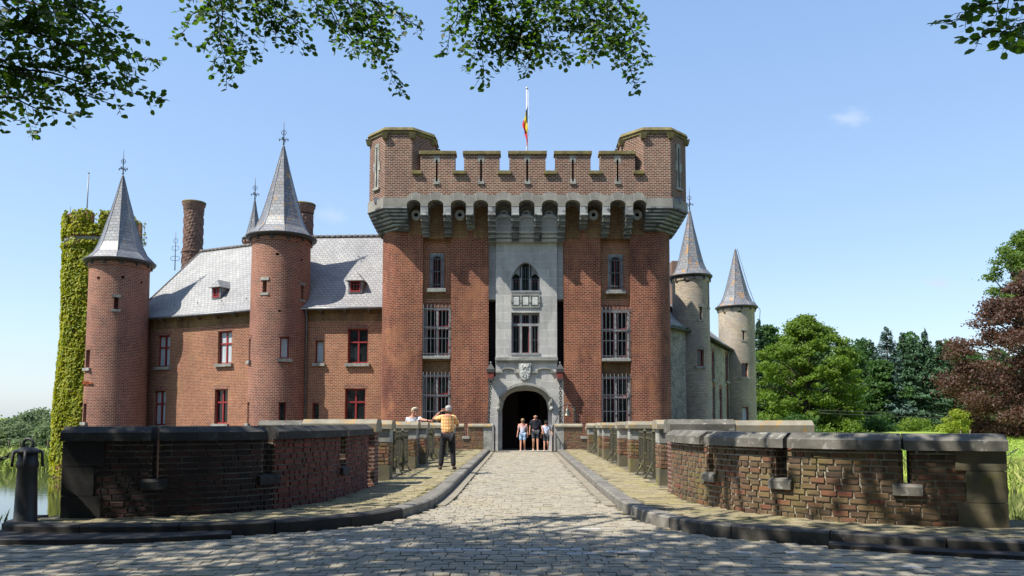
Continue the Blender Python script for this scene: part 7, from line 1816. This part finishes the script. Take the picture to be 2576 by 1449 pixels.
    if look.get('hat'):
        b = MB(M_); b.ball(tuple(hc + Vector((0, 0, .06))), (.102, .105, .075), 14, 10); b.ball(tuple(hc + Vector((0, 0, .035)) + fd * .10), (.075, .075, .014), 12, 6); b.build('cap', 'black_cloth', r, uv=False)
    if look.get('mask'):
        b = MB(M_); b.ball(tuple(hc + fd * .062 - Vector((0, 0, .05))), (.07, .06, .055), 12, 8); b.build('face_mask', 'mask_cloth', r, uv=False)
    if look.get('beard'):
        b = MB(M_); b.ball(tuple(hc + fd * .052 - Vector((0, 0, .075))), (.066, .055, .045), 12, 8); b.build('beard', 'beard', body, uv=False)
    if look.get('glasses'):
        b = MB(M_)
        for e_ in (-1, 1): c0 = hc + rt * e_ * .034 + fd * .10 + Vector((0, 0, .012)); b.tube([tuple(c0 + rt * .028 * math.cos(a) + Vector((0, 0, .02 * math.sin(a)))) for a in np.linspace(0, 2 * PI, 11)], .004, 5, False); b.tube([tuple(c0 + rt * e_ * .028), tuple(hc + rt * e_ * .088)], .004, 5)
        b.build('glasses', 'eye', r, uv=False)
    if look.get('watch'):
        w_, h_ = Vector(P['w' + look['watch']]), Vector(P['h' + look['watch']]); d_ = (w_ - Vector(P['e' + look['watch']])).normalized(); b = MB(M_); b.tube([tuple(w_ - d_ * .03), tuple(w_ - d_ * .0)], .036, 10); b.build('wristwatch', 'eye', r, uv=False)
    if look.get('belt'):
        b = MB(M_); b.lathe(0, 0, [(.1705 * hw, 0), (.1705 * hw, .03)], 20, capt=False); 
        for k in range(len(b.V)): pass
    return r, M_
# man in orange plaid photographing, seen from behind, left arm raised
mx = X(1126, 1170, 20.6)
PM = dict(sL=(-.19, .0, 1.40), eL=(-.42, -.17, 1.36), wL=(-.24, -.34, 1.56), hL=(-.15, -.36, 1.61), sR=(.19, .01, 1.40), eR=(.27, -.13, 1.17), wR=(.10, -.30, 1.36), hR=(.03, -.33, 1.45),
          pL=(-.10, 0, .90), kL=(-.155, -.01, .50), aL=(-.185, .03, .085), tL=(-.23, -.11, .04), pR=(.10, 0, .90), kR=(.13, -.03, .50), aR=(.165, .03, .085), tR=(.20, -.12, .04), hd=(.01, -.03, 1.58), ht=(.01, -.02, 1.67), nb=(0, .015, 1.44), ch=(0, .015, 1.28))
# facing away from the camera: mirror the pose front to back
PM = {k: (v[0], -v[1], v[2]) for k, v in PM.items()}; PM.update(sp=(0, -.01, 1.10), pel=(0, 0, .95), nk=(0, .01, 1.5))
pm, Mm = person('man in orange plaid shirt and black trousers seen from behind taking a photograph', (mx, 20.6, ZP), 0, 1.76, PM,
       dict(shirt='plaid_cloth', legs='black_cloth', shoe='black_shoe', long=1, hair='grey_hair', face=(-.25, 1, 0), skin='skin_tan', sleeve=.72, wide=1.12, belly=.02, watch='L'))
b = MB(Mm); b.box(-.13, .01, .38, .40, 1.575, 1.655, .004); ph = b.build('phone', 'black_cloth', None, uv=False); tag(ph, 'dark phone held up by the man in the orange shirt', 'phone'); rebase(ph, (mx - .06, 20.95, 1.8))
# woman behind the parapet, left hand lying on the coping
wx = X(1041, 1040, 22.35)
PW = dict(sR=(.17, .0, 1.40), eR=(.30, -.26, 1.37), wR=(.50, -.42, 1.345), hR=(.58, -.45, 1.34), sL=(-.17, .02, 1.40), eL=(-.20, .06, 1.13), wL=(-.12, -.12, 1.05), hL=(-.06, -.16, 1.04), hd=(.03, -.03, 1.585), ht=(.03, -.02, 1.67))
person('smiling woman with short hair, glasses and pale floral top leaning on the left parapet', (wx, 22.3, ZP), 0, 1.73, PW,
       dict(shirt='floral_cloth', legs='shorts_grey', shoe='white_shoe', long=1, hair='silver_hair', fluffy=1, glasses=1, face=(.55, -.8, 0), sleeve=.55, wide=1.0, watch='R'))
# three people walking out of the gate
walkA = dict(kL=(-.09, -.10, .50), aL=(-.10, .06, .12), tL=(-.11, -.09, .05), kR=(.10, -.08, .51), aR=(.10, -.20, .10), tR=(.11, -.36, .06), wL=(-.27, -.02, .90), hL=(-.28, -.04, .82), eL=(-.25, .05, 1.13), eR=(.25, .06, 1.13), wR=(.28, -.03, .90), hR=(.28, -.06, .82))
walkB = dict(kR=(.09, -.10, .50), aR=(.10, .08, .13), tR=(.11, -.07, .05), kL=(-.10, -.08, .51), aL=(-.11, -.20, .10), tL=(-.13, -.36, .06), wL=(-.28, -.04, .90), hL=(-.29, -.07, .82))
yg = 35.5
person('boy in salmon to blue dip dyed tee and light blue shorts wearing a black mask', (X(1315, 1100, yg), yg, 0), 0, 1.56, walkB, dict(shirt='dip_dye_cloth', legs='light_blue_cloth', shoe='white_shoe', hair='blond_hair', mask=1, wide=.86, sleeve=.7), 'three visitors walking out of the gate')
person('bald bearded man in dark tee and grey shorts walking between two youngsters', (X(1347, 1100, yg), yg, 0), 0, 1.78, dict(walkA, eR=(.29, .0, 1.14), wR=(.34, -.12, .93), hR=(.35, -.15, .85)), dict(shirt='navy_cloth', legs='shorts_grey', shoe='white_shoe', beard=1, wide=1.12, belly=.03, sleeve=.8), 'three visitors walking out of the gate')
person('youngster in pale blue tee and grey shorts with black cap and mask', (X(1374, 1100, yg), yg, 0), 0, 1.47, dict(walkB, eL=(-.25, .03, 1.13), eR=(.28, .02, 1.15), wR=(.36, -.1, .96), hR=(.38, -.14, .89)), dict(shirt='pale_cloth', legs='shorts_grey', shoe='white_shoe', hat=1, mask=1, wide=.9, sleeve=.7), 'three visitors walking out of the gate')
